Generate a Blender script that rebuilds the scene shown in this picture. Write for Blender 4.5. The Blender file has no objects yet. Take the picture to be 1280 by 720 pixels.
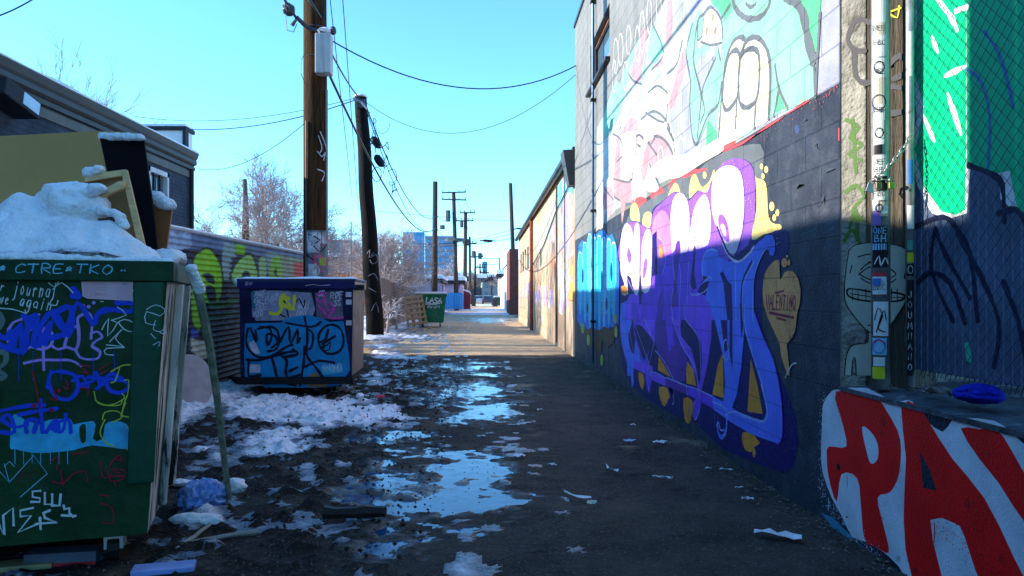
import bpy, math, random
import numpy as np
from mathutils import Vector, Matrix
from mathutils.geometry import tessellate_polygon
R = math.radians
random.seed(7)
SC = bpy.context.scene
COL = SC.collection
F = 924.0; VX = 602.0; VY = 371.0; CAM = Vector((0, 0, 1.22))

# ------------------------------------------------------------------ basics
def at(x, y, Y):
    """point at distance Y along the alley seen at pixel (x, y)"""
    return Vector(((x - VX) / F * Y, Y, CAM.z - (y - VY) / F * Y))

def tag(o, label=None, cat=None, group=None, kind=None):
    if label: o['label'] = label
    if cat: o['category'] = cat
    if group: o['group'] = group
    if kind: o['kind'] = kind
    return o

def empty(name, loc, label=None, cat=None, group=None, kind=None):
    o = bpy.data.objects.new(name, None); COL.objects.link(o)
    o.location = loc; o.empty_display_size = .1
    return tag(o, label, cat, group, kind)

def wloc(o):
    v = Vector(o.location)
    while o.parent: o = o.parent; v += Vector(o.location)
    return v

class MB:
    """collects shapes (world coordinates) and links them as one mesh"""
    def __init__(s): s.v = []; s.f = []; s.m = []; s.mats = []
    def mi(s, mat):
        if mat not in s.mats: s.mats.append(mat)
        return s.mats.index(mat)
    def face(s, pts, mat):
        n = len(s.v); s.v += [tuple(p) for p in pts]
        s.f.append(tuple(range(n, n + len(pts)))); s.m.append(s.mi(mat))
    def mesh(s, vs, fs, mat):
        n = len(s.v); s.v += [tuple(p) for p in vs]; k = s.mi(mat)
        for f in fs: s.f.append(tuple(i + n for i in f)); s.m.append(k)
    def box(s, a, b, mat, M=None):
        x0, y0, z0 = a; x1, y1, z1 = b
        vs = [Vector((x, y, z)) for x in (x0, x1) for y in (y0, y1) for z in (z0, z1)]
        if M: vs = [M @ v for v in vs]
        s.mesh(vs, [(0, 1, 3, 2), (4, 6, 7, 5), (0, 4, 5, 1), (2, 3, 7, 6), (0, 2, 6, 4), (1, 5, 7, 3)], mat)
    def tube(s, pts, rad, mat, n=8, cap=True):
        pts = [Vector(p) for p in pts]
        if not isinstance(rad, (list, tuple)): rad = [rad] * len(pts)
        vs = []; fs = []; prev = None
        for i, p in enumerate(pts):
            t = (pts[min(i + 1, len(pts) - 1)] - pts[max(i - 1, 0)]).normalized()
            if prev is None:
                a = Vector((0, 0, 1)) if abs(t.z) < .9 else Vector((1, 0, 0))
                u = t.cross(a).normalized()
            else:
                u = (prev - t * prev.dot(t)).normalized()
            prev = u; w = t.cross(u)
            for k in range(n):
                an = 2 * math.pi * k / n
                vs.append(p + (u * math.cos(an) + w * math.sin(an)) * rad[i])
        for i in range(len(pts) - 1):
            for k in range(n):
                a = i * n + k; b = i * n + (k + 1) % n
                fs.append((a, b, b + n, a + n))
        if cap:
            fs.append(tuple(range(n - 1, -1, -1))); L = (len(pts) - 1) * n; fs.append(tuple(range(L, L + n)))
        s.mesh(vs, fs, mat)
    def slab(s, pts, d, mat):
        """polygon pts (coplanar) extruded by vector d"""
        n = len(pts); pts = [Vector(p) for p in pts]; d = Vector(d)
        vs = pts + [p + d for p in pts]
        s.mesh(vs, [tuple(range(n)), tuple(range(2 * n - 1, n - 1, -1))] + [(i, i + n, (i + 1) % n + n, (i + 1) % n) for i in range(n)], mat)
    def blob(s, c, r, mat, seed=0, amp=.25, fr=2.0, n=16, flat=-9, ridge=False):
        c = Vector(c); rx, ry, rz = r; vs = []; fs = []
        for i in range(n + 1):
            th = math.pi * i / n
            for k in range(2 * n):
                ph = math.pi * k / n
                d = Vector((math.sin(th) * math.cos(ph), math.sin(th) * math.sin(ph), math.cos(th)))
                q = 1 + amp * (fbm3(d * fr + Vector((seed * 7.1, seed * 3.3, 0))) if not ridge else 1.1 - 3.2 * abs(fbm3(d * fr + Vector((seed * 7.1, seed * 3.3, 0)))) + .3 * fbm3(d * fr * 3))
                vs.append(c + Vector((d.x * rx * q, d.y * ry * q, max(d.z * rz * q, flat))))
        for i in range(n):
            for k in range(2 * n):
                a = i * 2 * n + k; b = i * 2 * n + (k + 1) % (2 * n)
                fs.append((a, a + 2 * n, b + 2 * n, b))
        s.mesh(vs, fs, mat)
    def build(s, name, parent=None, smooth=False, bevel=0, label=None, cat=None, group=None, kind=None, recalc=True):
        if not s.v: return None
        off = wloc(parent) if parent else Vector((0, 0, 0))
        if not parent and kind != 'structure':
            a = np.array(s.v); off = Vector(((a[:, 0].min() + a[:, 0].max()) / 2, (a[:, 1].min() + a[:, 1].max()) / 2, a[:, 2].min()))
        me = bpy.data.meshes.new(name)
        me.from_pydata([(v[0] - off.x, v[1] - off.y, v[2] - off.z) for v in s.v], [], s.f)
        for m in s.mats: me.materials.append(m)
        me.polygons.foreach_set('material_index', s.m)
        if smooth: me.polygons.foreach_set('use_smooth', [True] * len(s.f))
        if recalc and len(s.f) < 60000:
            import bmesh
            bm = bmesh.new(); bm.from_mesh(me); bmesh.ops.recalc_face_normals(bm, faces=bm.faces); bm.to_mesh(me); bm.free()
        me.update()
        o = bpy.data.objects.new(name, me); COL.objects.link(o)
        if parent: o.parent = parent
        else: o.location = off
        if bevel:
            b = o.modifiers.new('bevel', 'BEVEL'); b.width = bevel; b.segments = 2; b.limit_method = 'ANGLE'
        return tag(o, label, cat, group, kind)

def hsh(ix, iy, iz=0):
    n = (ix * 374761393 + iy * 668265263 + iz * 2147483647 * 3 + 1442695) & 0xffffffff
    n = ((n ^ (n >> 13)) * 1274126177) & 0xffffffff
    return ((n ^ (n >> 16)) & 0xffffffff) / 4294967295.0
def vn3(p):
    x, y, z = p; ix, iy, iz = math.floor(x), math.floor(y), math.floor(z)
    fx, fy, fz = x - ix, y - iy, z - iz
    fx = fx * fx * (3 - 2 * fx); fy = fy * fy * (3 - 2 * fy); fz = fz * fz * (3 - 2 * fz)
    r = 0
    for dx in (0, 1):
        for dy in (0, 1):
            for dz in (0, 1):
                w = (fx if dx else 1 - fx) * (fy if dy else 1 - fy) * (fz if dz else 1 - fz)
                r += w * hsh(ix + dx, iy + dy, iz + dz)
    return r * 2 - 1
def fbm3(p):
    return vn3(p) * .6 + vn3(p * 2.1) * .3 + vn3(p * 4.3) * .15
def vnoise(x, y, seed=0):
    """numpy value noise, 0..1"""
    xi = np.floor(x).astype(np.int64); yi = np.floor(y).astype(np.int64)
    fx = x - xi; fy = y - yi; fx = fx * fx * (3 - 2 * fx); fy = fy * fy * (3 - 2 * fy)
    def h(a, b):
        n = (a * 374761393 + b * 668265263 + seed * 982451653) & 0xffffffff
        n = ((n ^ (n >> 13)) * 1274126177) & 0xffffffff
        return ((n ^ (n >> 16)) & 0xffff) / 65535.0
    return (h(xi, yi) * (1 - fx) + h(xi + 1, yi) * fx) * (1 - fy) + (h(xi, yi + 1) * (1 - fx) + h(xi + 1, yi + 1) * fx) * fy
def fbm(x, y, seed=0, oct=4):
    r = 0; a = .5; t = 0
    for i in range(oct):
        r = r + a * vnoise(x * 2 ** i, y * 2 ** i, seed + i * 17); t += a; a *= .55
    return r / t

# ------------------------------------------------------------------ materials
def rgb(r, g, b):
    """sRGB 0-255 to linear"""
    f = lambda c: (c / 255) / 12.92 if c / 255 <= .04045 else ((c / 255 + .055) / 1.055) ** 2.4
    return (f(r), f(g), f(b))
MATS = {}
def mat(name, col, rough=.65, var=.18, scale=4, bump=.0, bscale=40, metal=0, col2=None, cmu=0, streak=None, speckle=0, coord='Object', spec=.14, stretch=None, grime=None):
    if name in MATS: return MATS[name]
    m = bpy.data.materials.new(name); m.use_nodes = True; MATS[name] = m
    nt = m.node_tree; N = nt.nodes; L = nt.links; P = N['Principled BSDF']
    P.inputs['Roughness'].default_value = rough; P.inputs['Metallic'].default_value = metal
    P.inputs['Specular IOR Level'].default_value = spec
    if coord == 'World':
        src = N.new('ShaderNodeNewGeometry').outputs['Position']
    else:
        src = N.new('ShaderNodeTexCoord').outputs['Object']
    if stretch:
        mp = N.new('ShaderNodeMapping'); mp.inputs['Scale'].default_value = stretch; L.new(src, mp.inputs[0]); vec = mp.outputs[0]
    else: vec = src
    no = N.new('ShaderNodeTexNoise'); no.inputs['Scale'].default_value = scale; no.inputs['Detail'].default_value = 6
    no.inputs['Roughness'].default_value = .62; L.new(vec, no.inputs['Vector'])
    cr = N.new('ShaderNodeValToRGB'); L.new(no.outputs['Fac'], cr.inputs[0])
    c1 = [max(0, c * (1 - var)) for c in col]; c2 = [min(1, c * (1 + var)) for c in (col2 or col)]
    cr.color_ramp.elements[0].position = .32; cr.color_ramp.elements[1].position = .68
    cr.color_ramp.elements[0].color = (*c1, 1); cr.color_ramp.elements[1].color = (*c2, 1)
    out = cr.outputs[0]
    def mix(a, b, fac, typ='MIX'):
        x = N.new('ShaderNodeMix'); x.data_type = 'RGBA'; x.blend_type = typ
        for s_, v in ((x.inputs[0], fac), (x.inputs[6], a), (x.inputs[7], b)):
            if hasattr(v, 'links') or hasattr(v, 'is_linked'): L.new(v, s_)
            elif isinstance(v, (int, float)): s_.default_value = v
            else: s_.default_value = (*v, 1)
        return x.outputs[2]
    def ramp(fac, a, b):
        r = N.new('ShaderNodeMapRange'); r.inputs[1].default_value = a; r.inputs[2].default_value = b; L.new(fac, r.inputs[0]); return r.outputs[0]
    if grime:   # patches of dirt / wear with a shape of their own
        gc, gs, lo, hi = grime
        g = N.new('ShaderNodeTexNoise'); g.inputs['Scale'].default_value = gs; g.inputs['Detail'].default_value = 9; g.inputs['Roughness'].default_value = .7
        L.new(vec, g.inputs['Vector']); out = mix(out, gc, ramp(g.outputs['Fac'], lo, hi))
    if streak:  # vertical drips of dirt
        gc, sc_ = streak
        mp = N.new('ShaderNodeMapping'); mp.inputs['Scale'].default_value = (sc_, sc_, sc_ * .06); L.new(src, mp.inputs[0])
        g = N.new('ShaderNodeTexNoise'); g.inputs['Scale'].default_value = 1; g.inputs['Detail'].default_value = 5; L.new(mp.outputs[0], g.inputs['Vector'])
        out = mix(out, gc, ramp(g.outputs['Fac'], .52, .75))
    if speckle:
        g = N.new('ShaderNodeTexNoise'); g.inputs['Scale'].default_value = 260; g.inputs['Detail'].default_value = 2; L.new(src, g.inputs['Vector'])
        r = N.new('ShaderNodeMapRange'); r.inputs[1].default_value = .3; r.inputs[2].default_value = .7; r.inputs[3].default_value = 1 - speckle; r.inputs[4].default_value = 1 + speckle; L.new(g.outputs['Fac'], r.inputs[0])
        x = N.new('ShaderNodeVectorMath'); x.operation = 'SCALE'; L.new(out, x.inputs[0]); L.new(r.outputs[0], x.inputs[3]); out = x.outputs[0]
    hgt = None
    if bump:
        b = N.new('ShaderNodeTexNoise'); b.inputs['Scale'].default_value = bscale; b.inputs['Detail'].default_value = 5; L.new(vec, b.inputs['Vector'])
        hgt = b.outputs['Fac']
    nrm = None
    if hgt:
        bp = N.new('ShaderNodeBump'); bp.inputs['Strength'].default_value = min(1, bump); bp.inputs['Distance'].default_value = .01 * max(1, bump)
        L.new(hgt, bp.inputs['Height']); nrm = bp.outputs[0]
    if cmu:     # concrete block courses, 0.4 x 0.2 m
        g = N.new('ShaderNodeNewGeometry'); sp = N.new('ShaderNodeSeparateXYZ'); L.new(g.outputs['Position'], sp.inputs[0])
        cb = N.new('ShaderNodeCombineXYZ')
        a = N.new('ShaderNodeMath'); a.operation = 'ADD'; a.inputs[1].default_value = 40 - 4.248; L.new(sp.outputs[1 if cmu == 1 else 0], a.inputs[0])
        c = N.new('ShaderNodeMath'); c.operation = 'ADD'; c.inputs[1].default_value = 20 - .137; L.new(sp.outputs[2], c.inputs[0])
        L.new(a.outputs[0], cb.inputs[0]); L.new(c.outputs[0], cb.inputs[1])
        br = N.new('ShaderNodeTexBrick'); br.inputs['Scale'].default_value = 1; br.inputs['Brick Width'].default_value = .4; br.inputs['Row Height'].default_value = .2
        br.inputs['Mortar Size'].default_value = .005; br.inputs['Mortar Smooth'].default_value = .25; br.offset = .5
        br.inputs['Color1'].default_value = (.9, .9, .9, 1); br.inputs['Color2'].default_value = (1, 1, 1, 1); br.inputs['Mortar'].default_value = (.55, .55, .6, 1)
        L.new(cb.outputs[0], br.inputs['Vector']); out = mix(out, br.outputs['Color'], .8, 'MULTIPLY')
        bp = N.new('ShaderNodeBump'); bp.invert = True; bp.inputs['Strength'].default_value = .9; bp.inputs['Distance'].default_value = .008
        L.new(br.outputs['Fac'], bp.inputs['Height'])
        if nrm: L.new(nrm, bp.inputs['Normal'])
        nrm = bp.outputs[0]
    L.new(out, P.inputs['Base Color'])
    if nrm: L.new(nrm, P.inputs['Normal'])
    return m

# ------------------------------------------------------------------ painting on surfaces (real paint layers on the wall itself)
class Plane:
    def __init__(s, O, U, N, V=(0, 0, 1)):
        s.O = Vector(O); s.U = Vector(U).normalized(); s.N = Vector(N).normalized(); s.V = Vector(V).normalized()
    def uv(s, x, y):
        d = Vector(((x - VX) / F, 1, -(y - VY) / F)); k = (s.O - CAM).dot(s.N) / d.dot(s.N); p = CAM + d * k - s.O
        return (p.dot(s.U), p.dot(s.V))
    def p3(s, u, v, off): return s.O + s.U * u + s.V * v + s.N * off
class Cyl:
    def __init__(s, cx, cy, r, z0=0): s.c = Vector((cx, cy, 0)); s.r = r; s.z0 = z0; s.a0 = math.atan2(-cy, -cx)
    def uv(s, x, y):
        dx = (x - VX) / F; a = dx * dx + 1; b = -(dx * s.c.x + s.c.y); c = s.c.x ** 2 + s.c.y ** 2 - s.r ** 2
        D = b * b - a * c
        k = (-b - math.sqrt(max(D, 0))) / a
        X, Y = dx * k, k; an = math.atan2(Y - s.c.y, X - s.c.x) - s.a0
        an = (an + math.pi) % (2 * math.pi) - math.pi
        return (an * s.r, CAM.z - (y - VY) / F * k)
    def p3(s, u, v, off):
        an = s.a0 + u / s.r; return Vector((s.c.x + math.cos(an) * (s.r + off), s.c.y + math.sin(an) * (s.r + off), v))

def cat(pts, n=4, closed=True):
    out = []; L = len(pts)
    rng = range(L) if closed else range(L - 1)
    for i in rng:
        if closed: p0, p1, p2, p3 = pts[i - 1], pts[i], pts[(i + 1) % L], pts[(i + 2) % L]
        else: p0, p1, p2, p3 = pts[max(i - 1, 0)], pts[i], pts[i + 1], pts[min(i + 2, L - 1)]
        for k in range(n):
            t = k / n; a = t * t; b = a * t
            out.append(tuple(.5 * (2 * p1[j] + (p2[j] - p0[j]) * t + (2 * p0[j] - 5 * p1[j] + 4 * p2[j] - p3[j]) * a + (3 * p1[j] - p0[j] - 3 * p2[j] + p3[j]) * b) for j in (0, 1)))
    if not closed: out.append(tuple(pts[-1]))
    return out

GL = {'A': [[(0, 0), (.45, 1), (.9, 0)], [(.2, .4), (.7, .4)]], 'B': [[(.1, 0), (.1, 1), (.6, .95), (.65, .7), (.1, .52), (.75, .45), (.75, .1), (.1, 0)]],
 'C': [[(.8, .85), (.45, 1), (.1, .6), (.15, .15), (.5, 0), (.8, .15)]], 'D': [[(.1, 0), (.1, 1), (.6, .9), (.8, .5), (.6, .1), (.1, 0)]],
 'E': [[(.75, 1), (.1, 1), (.1, 0), (.75, 0)], [(.1, .5), (.6, .5)]], 'F': [[(.75, 1), (.1, 1), (.1, 0)], [(.1, .5), (.6, .5)]],
 'G': [[(.8, .85), (.45, 1), (.1, .6), (.15, .15), (.5, 0), (.8, .15), (.8, .45), (.5, .45)]], 'H': [[(.1, 0), (.1, 1)], [(.75, 0), (.75, 1)], [(.1, .5), (.75, .5)]],
 'I': [[(.4, 0), (.4, 1)]], 'J': [[(.7, 1), (.7, .2), (.4, 0), (.1, .2)]], 'K': [[(.1, 0), (.1, 1)], [(.75, 1), (.1, .45), (.8, 0)]], 'L': [[(.1, 1), (.1, 0), (.75, 0)]],
 'M': [[(0, 0), (.15, 1), (.45, .3), (.75, 1), (.9, 0)]], 'N': [[(.1, 0), (.1, 1), (.75, 0), (.75, 1)]], 'O': [[(.45, 1), (.1, .7), (.1, .3), (.45, 0), (.8, .3), (.8, .7), (.45, 1)]],
 'P': [[(.1, 0), (.1, 1), (.7, .95), (.75, .6), (.1, .45)]], 'R': [[(.1, 0), (.1, 1), (.7, .95), (.7, .6), (.1, .5), (.8, 0)]], 'S': [[(.8, .85), (.4, 1), (.12, .75), (.7, .35), (.5, 0), (.05, .12)]],
 'T': [[(0, 1), (.85, 1)], [(.43, 1), (.43, 0)]], 'U': [[(.1, 1), (.1, .2), (.45, 0), (.78, .2), (.78, 1)]], 'V': [[(0, 1), (.42, 0), (.85, 1)]], 'W': [[(0, 1), (.2, 0), (.45, .7), (.7, 0), (.9, 1)]],
 'X': [[(0, 0), (.8, 1)], [(0, 1), (.8, 0)]], 'Y': [[(0, 1), (.42, .5), (.85, 1)], [(.42, .5), (.42, 0)]], 'Z': [[(0, 1), (.8, 1), (0, 0), (.8, 0)]], '3': [[(.05, .9), (.6, 1), (.65, .65), (.25, .52), (.75, .4), (.6, 0), (0, .1)]],
 '*': [[(.1, .2), (.4, .9), (.7, .2), (0, .65), (.8, .65), (.1, .2)]], 'a': [[(.6, .5), (.3, .6), (.1, .3), (.3, 0), (.6, .2), (.6, .5), (.65, 0)]],
 'g': [[(.6, .5), (.3, .6), (.1, .3), (.3, 0), (.6, .2), (.6, .5), (.6, -.3), (.3, -.45), (.1, -.3)]], 'i': [[(.3, .55), (.3, 0)], [(.3, .8), (.31, .82)]], 'r': [[(.1, .55), (.15, 0)], [(.14, .35), (.35, .58), (.55, .5)]],
 'o': [[(.35, .58), (.1, .3), (.35, 0), (.6, .3), (.35, .58)]], 'u': [[(.1, .55), (.15, .05), (.4, 0), (.58, .5), (.62, 0)]], 'n': [[(.1, 0), (.1, .55)], [(.1, .35), (.35, .58), (.55, .4), (.58, 0)]],
 'e': [[(.1, .3), (.55, .32), (.4, .58), (.15, .45), (.12, .12), (.35, 0), (.6, .1)]], 'l': [[(.3, 1), (.3, 0)]], 't': [[(.3, .95), (.32, .05), (.5, 0)], [(.05, .6), (.6, .62)]], 'v': [[(0, .55), (.28, 0), (.58, .58)]], 's': [[(.5, .5), (.25, .58), (.12, .42), (.48, .2), (.3, 0), (.05, .08)]],
 'm': [[(.05, 0), (.08, .55), (.3, .5), (.32, 0), (.36, .5), (.62, .5), (.66, 0)]], 'j': [[(.4, .55), (.4, -.3), (.15, -.4)], [(.4, .8), (.41, .82)]], 'y': [[(.08, .55), (.3, .05)], [(.6, .55), (.2, -.4)]], 'f': [[(.55, .9), (.35, .95), (.28, .6), (.28, -.2)], [(.1, .5), (.5, .5)]], 'w': [[(0, .55), (.15, 0), (.32, .45), (.5, 0), (.65, .55)]],
 'k': [[(.1, 0), (.1, 1)], [(.5, .6), (.1, .3), (.55, 0)]], 'p': [[(.1, .55), (.1, -.4)], [(.1, .45), (.4, .58), (.58, .3), (.35, 0), (.1, .12)]], 'c': [[(.55, .48), (.3, .58), (.1, .3), (.3, 0), (.55, .1)]], 'h': [[(.1, 0), (.1, 1)], [(.1, .4), (.35, .58), (.55, .4), (.58, 0)]], '.': [[(.1, 0), (.12, .02)]], ' ': []}

class Paint:
    def __init__(s, surf, base=.0006, step=.00004): s.S = surf; s.o = base; s.st = step; s.mb = MB(); s.fl = 0
    def _emit(s, uv, mat, off):
        tris = tessellate_polygon([[Vector((a, b, 0)) for a, b in uv]])
        V = [s.S.p3(a, b, off) for a, b in uv]; F_ = []
        for t in tris:
            (a, b), (c, d), (e, f) = (uv[i] for i in t)
            ar = (c - a) * (f - b) - (e - a) * (d - b)
            n = (V[t[1]] - V[t[0]]).cross(V[t[2]] - V[t[0]])
            outw = s.S.N if hasattr(s.S, 'N') else (V[t[0]] - Vector((s.S.c.x, s.S.c.y, V[t[0]].z)))
            if abs(ar) < 1e-12: continue
            F_.append(t if n.dot(outw) > 0 else (t[0], t[2], t[1]))
        s.mb.mesh(V, F_, mat)
    def fill(s, px, mat, sm=4):
        if sm: px = cat(px, sm)
        s.o += s.st; s._emit([s.S.uv(*p) for p in px], mat, s.o)
    def filluv(s, uv, mat, sm=0):
        if sm: uv = cat(uv, sm)
        s.o += s.st; s._emit(uv, mat, s.o)
    def rectuv(s, u0, v0, u1, v1, mat, n=6):
        s.o += s.st; V = []; 
        for i in range(n + 1):
            u = u0 + (u1 - u0) * i / n; V += [s.S.p3(u, v0, s.o), s.S.p3(u, v1, s.o)]
        s.mb.mesh(V, [(2 * i, 2 * i + 2, 2 * i + 3, 2 * i + 1) for i in range(n)], mat)
    def strokeuv(s, uv, w, mat, sm=0, taper=False):
        if sm: uv = cat(uv, sm, False)
        s.o += s.st; n = len(uv); V = []; Fs = []; d0 = s.o
        for i in range(n):
            a = uv[max(i - 1, 0)]; b = uv[min(i + 1, n - 1)]; dx, dy = b[0] - a[0], b[1] - a[1]; L = math.hypot(dx, dy) or 1
            h = w / 2 * (.86 + .28 * vn3(Vector((uv[i][0] * 31, uv[i][1] * 31, 2)))) * ((.25 + .75 * math.sin(math.pi * min(1, max(0, (i + .3) / (n - .4))))) if taper else 1)
            nx, ny = -dy / L * h, dx / L * h; o = d0 + i * 1.5e-6
            V += [s.S.p3(uv[i][0] + nx, uv[i][1] + ny, o), s.S.p3(uv[i][0] - nx, uv[i][1] - ny, o)]
        for i in range(n - 1): Fs.append((2 * i, 2 * i + 1, 2 * i + 3, 2 * i + 2))
        s.mb.mesh(V, Fs, mat)
        s.o = d0 + n * 1.5e-6
        if not taper:
            for (e, q) in ((0, 1), (n - 1, n - 2)):
                cx, cy = uv[e]; an = math.atan2(cy - uv[q][1], cx - uv[q][0])
                s.o += 1.5e-6
                pts = [(cx + math.cos(an + t) * w / 2, cy + math.sin(an + t) * w / 2) for t in [math.pi * (k / 6 - .5) for k in range(7)]]
                s._emit(pts, mat, s.o)
    def stroke(s, px, w, mat, sm=4, closed=False, taper=False):
        if closed: px = cat(px, sm or 1); px = px + [px[0]]
        elif sm: px = cat(px, sm, False)
        s.strokeuv([s.S.uv(*p) for p in px], w, mat, 0, taper)
    def spray(s, x0, y0, x1, y1, sp, n, mat, rnd=None, r=.004):
        rnd = rnd or random.Random(int(x0 * 7 + y0)); s.o += s.st
        for k in range(n):
            t = rnd.random(); u, v = s.S.uv(x0 + (x1 - x0) * t, y0 + (y1 - y0) * t); u += rnd.gauss(0, sp); v += rnd.gauss(0, sp); q = r * rnd.uniform(.4, 1.3); s.o += 2e-7
            s._emit([(u + q * math.cos(j * math.pi / 3), v + q * math.sin(j * math.pi / 3)) for j in range(6)], mat, s.o)
    def drips(s, pts, mat, w=.006, rnd=None):
        rnd = rnd or random.Random(len(pts) + 5)
        for (x, y, L) in pts:
            u, v = s.S.uv(x, y); s.strokeuv([(u, v), (u + rnd.uniform(-.003, .003), v - L * .5), (u + rnd.uniform(-.004, .004), v - L)], w * rnd.uniform(.6, 1.2), mat)
    def dot(s, x, y, r, mat):
        u, v = s.S.uv(x, y); s.o += s.st
        s._emit([(u + r * math.cos(k * math.pi / 6), v + r * math.sin(k * math.pi / 6)) for k in range(12)], mat, s.o)
    def oval(s, x, y, rx, ry, mat, n=16):
        s.fill([(x + rx * math.cos(2 * math.pi * k / n), y + ry * math.sin(2 * math.pi * k / n)) for k in range(n)], mat, 0)
    def text(s, x0, y0, x1, y1, txt, h, w, mat, slant=.15, jit=.06, sm=2, rnd=None):
        """hand lettering from pixel (x0,y0) to (x1,y1) along the baseline; h in px"""
        rnd = rnd or random.Random(len(txt) * 31 + int(x0)); n = len(txt)
        ex, ey = (x1 - x0) / n, (y1 - y0) / n; L = math.hypot(ex, ey) or 1; nx, ny = ey / L, -ex / L
        if ny > 0 and abs(nx) < .7: nx, ny = -nx, -ny
        for i, ch in enumerate(txt):
            for st in GL.get(ch, GL.get(ch.upper(), [])):
                P = []
                for (a, b) in st:
                    a = a * .92 + b * slant + rnd.uniform(-jit, jit); b = b + rnd.uniform(-jit, jit)
                    P.append((x0 + ex * (i + a) + nx * h * b, y0 + ey * (i + a) + ny * h * b))
                s.stroke(P, w, mat, sm)
    def build(s, name, parent, label=None): return s.mb.build(name, parent, label=label, recalc=False)
def CR(x0, y0, k): return lambda *p: [(x0 + a / k, y0 + b / k) for a, b in p]

# ------------------------------------------------------------------ world, sun, camera
def setup():
    SUN_EL = 20.6
    w = bpy.data.worlds.new("World"); SC.world = w; w.use_nodes = True; nt = w.node_tree
    bg = nt.nodes['Background']; sky = nt.nodes.new('ShaderNodeTexSky'); sky.sky_type = 'NISHITA'; sky.sun_disc = False
    sky.sun_elevation = R(SUN_EL); sky.sun_rotation = R(270); sky.altitude = 1600; sky.air_density = 1.0; sky.dust_density = .5; sky.ozone_density = 1.0
    tn = nt.nodes.new('ShaderNodeMix'); tn.data_type = 'RGBA'; tn.blend_type = 'MULTIPLY'; tn.inputs[0].default_value = 1
    tn.inputs[7].default_value = SKY_TINT
    nt.links.new(sky.outputs[0], tn.inputs[6]); nt.links.new(tn.outputs[2], bg.inputs[0]); bg.inputs[1].default_value = SKY_STR
    l = bpy.data.lights.new('sun', 'SUN'); l.energy = SUN_STR; l.angle = R(.5); l.color = (1, .91, .76)
    o = bpy.data.objects.new('sun', l); COL.objects.link(o)
    d = Vector((-math.cos(R(SUN_EL)), .06, math.sin(R(SUN_EL))))
    o.rotation_euler = d.to_track_quat('Z', 'Y').to_euler(); o.location = (-20, 0, 20)
    c = bpy.data.cameras.new('camera'); c.sensor_width = 36; c.lens = 36 * F / 1280; c.clip_end = 6000; c.clip_start = .05
    c.shift_x = (640 - VX) / 1280; c.shift_y = -(360 - VY) / 1280
    co = bpy.data.objects.new('camera', c); COL.objects.link(co); co.location = CAM; co.rotation_euler = (R(90), 0, 0); SC.camera = co
    SC.view_settings.view_transform = 'Standard'; SC.view_settings.look = 'None'; SC.view_settings.gamma = 1; SC.view_settings.exposure = EXPO
    SC.cycles.use_denoising = True; SC.cycles.max_bounces = 6; SC.cycles.diffuse_bounces = 4
SKY_TINT = (.67, 1.30, 1.72, 1); SKY_STR = .15; SUN_STR = 4.4; EXPO = 1.12
# ------------------------------------------------------------------ ground
def gz(y):
    ks = [(-60, 0), (5, 0), (9, .05), (15, .16), (19, .14), (24, .06), (37, -.04), (4000, -.04)]
    for (a, b), (c, d) in zip(ks, ks[1:]):
        if y <= c: t = (y - a) / (c - a); t = max(0, t); t = t * t * (3 - 2 * t); return b + (d - b) * t
    return -.04
def gpt(x, y):
    """ground point seen at pixel"""
    z = 0
    for _ in range(12):
        Y = (CAM.z - z) * F / (y - VY); z = gz(Y)
    return ((x - VX) / F * Y, Y)
def gxyz(x, y, dz=0):
    X, Y = gpt(x, y); return Vector((X, Y, gz(Y) + dz))

def ell_mask(X, Y, items):
    m = np.full(X.shape, -9.0)
    for (x0, x1, y0, y1, s) in items:
        cx = (x0 + x1) / 2; c = gpt(cx, (y0 + y1) / 2); a = gpt(x0, (y0 + y1) / 2); b = gpt(x1, (y0 + y1) / 2)
        n = gpt(cx, y1); f = gpt(cx, y0)
        rx = abs(b[0] - a[0]) / 2; cy = (n[1] + f[1]) / 2; ry = abs(f[1] - n[1]) / 2
        # lean along the line of sight
        sx = (f[0] - n[0]) / (f[1] - n[1] + 1e-9)
        d = np.sqrt(((X - (c[0] + (Y - cy) * sx)) / rx) ** 2 + ((Y - cy) / ry) ** 2)
        m = np.maximum(m, (1 - d) * s)
    return m
PUD = [(530, 625, 443, 462, 1), (505, 640, 468, 502, 1.3), (560, 650, 495, 530, 1), (435, 555, 528, 560, 1.2), (420, 660, 588, 655, 1.5), (520, 650, 560, 615, 1.2), (452, 494, 574, 596, 1),
       (450, 500, 600, 622, .9), (430, 520, 640, 700, .6), (585, 640, 398, 405, 1), (470, 560, 452, 462, .6), (640, 700, 395, 401, .8)]
SNOW = [(225, 530, 488, 545, 2.6), (225, 440, 520, 592, 1.9), (200, 330, 455, 500, 1.4), (440, 500, 420, 448, 1.5), (470, 560, 412, 424, 1), (440, 500, 455, 480, 1.1), (440, 540, 430, 447, .9),
        (562, 600, 632, 720, .95), (610, 690, 628, 680, .75), (150, 340, 675, 730, .9), (205, 300, 640, 668, .9), (300, 470, 640, 700, .55), (620, 660, 535, 580, .5), (395, 560, 395, 412, 1.2), (360, 470, 540, 620, .5),
        (545, 680, 386.5, 389.5, 1.6), (555, 690, 391, 394, 1.5), (550, 660, 380.5, 383.2, 1.5), (450, 545, 402, 412, 1.5), (570, 650, 398, 402, .9), (380, 470, 470, 500, .8)]
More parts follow.
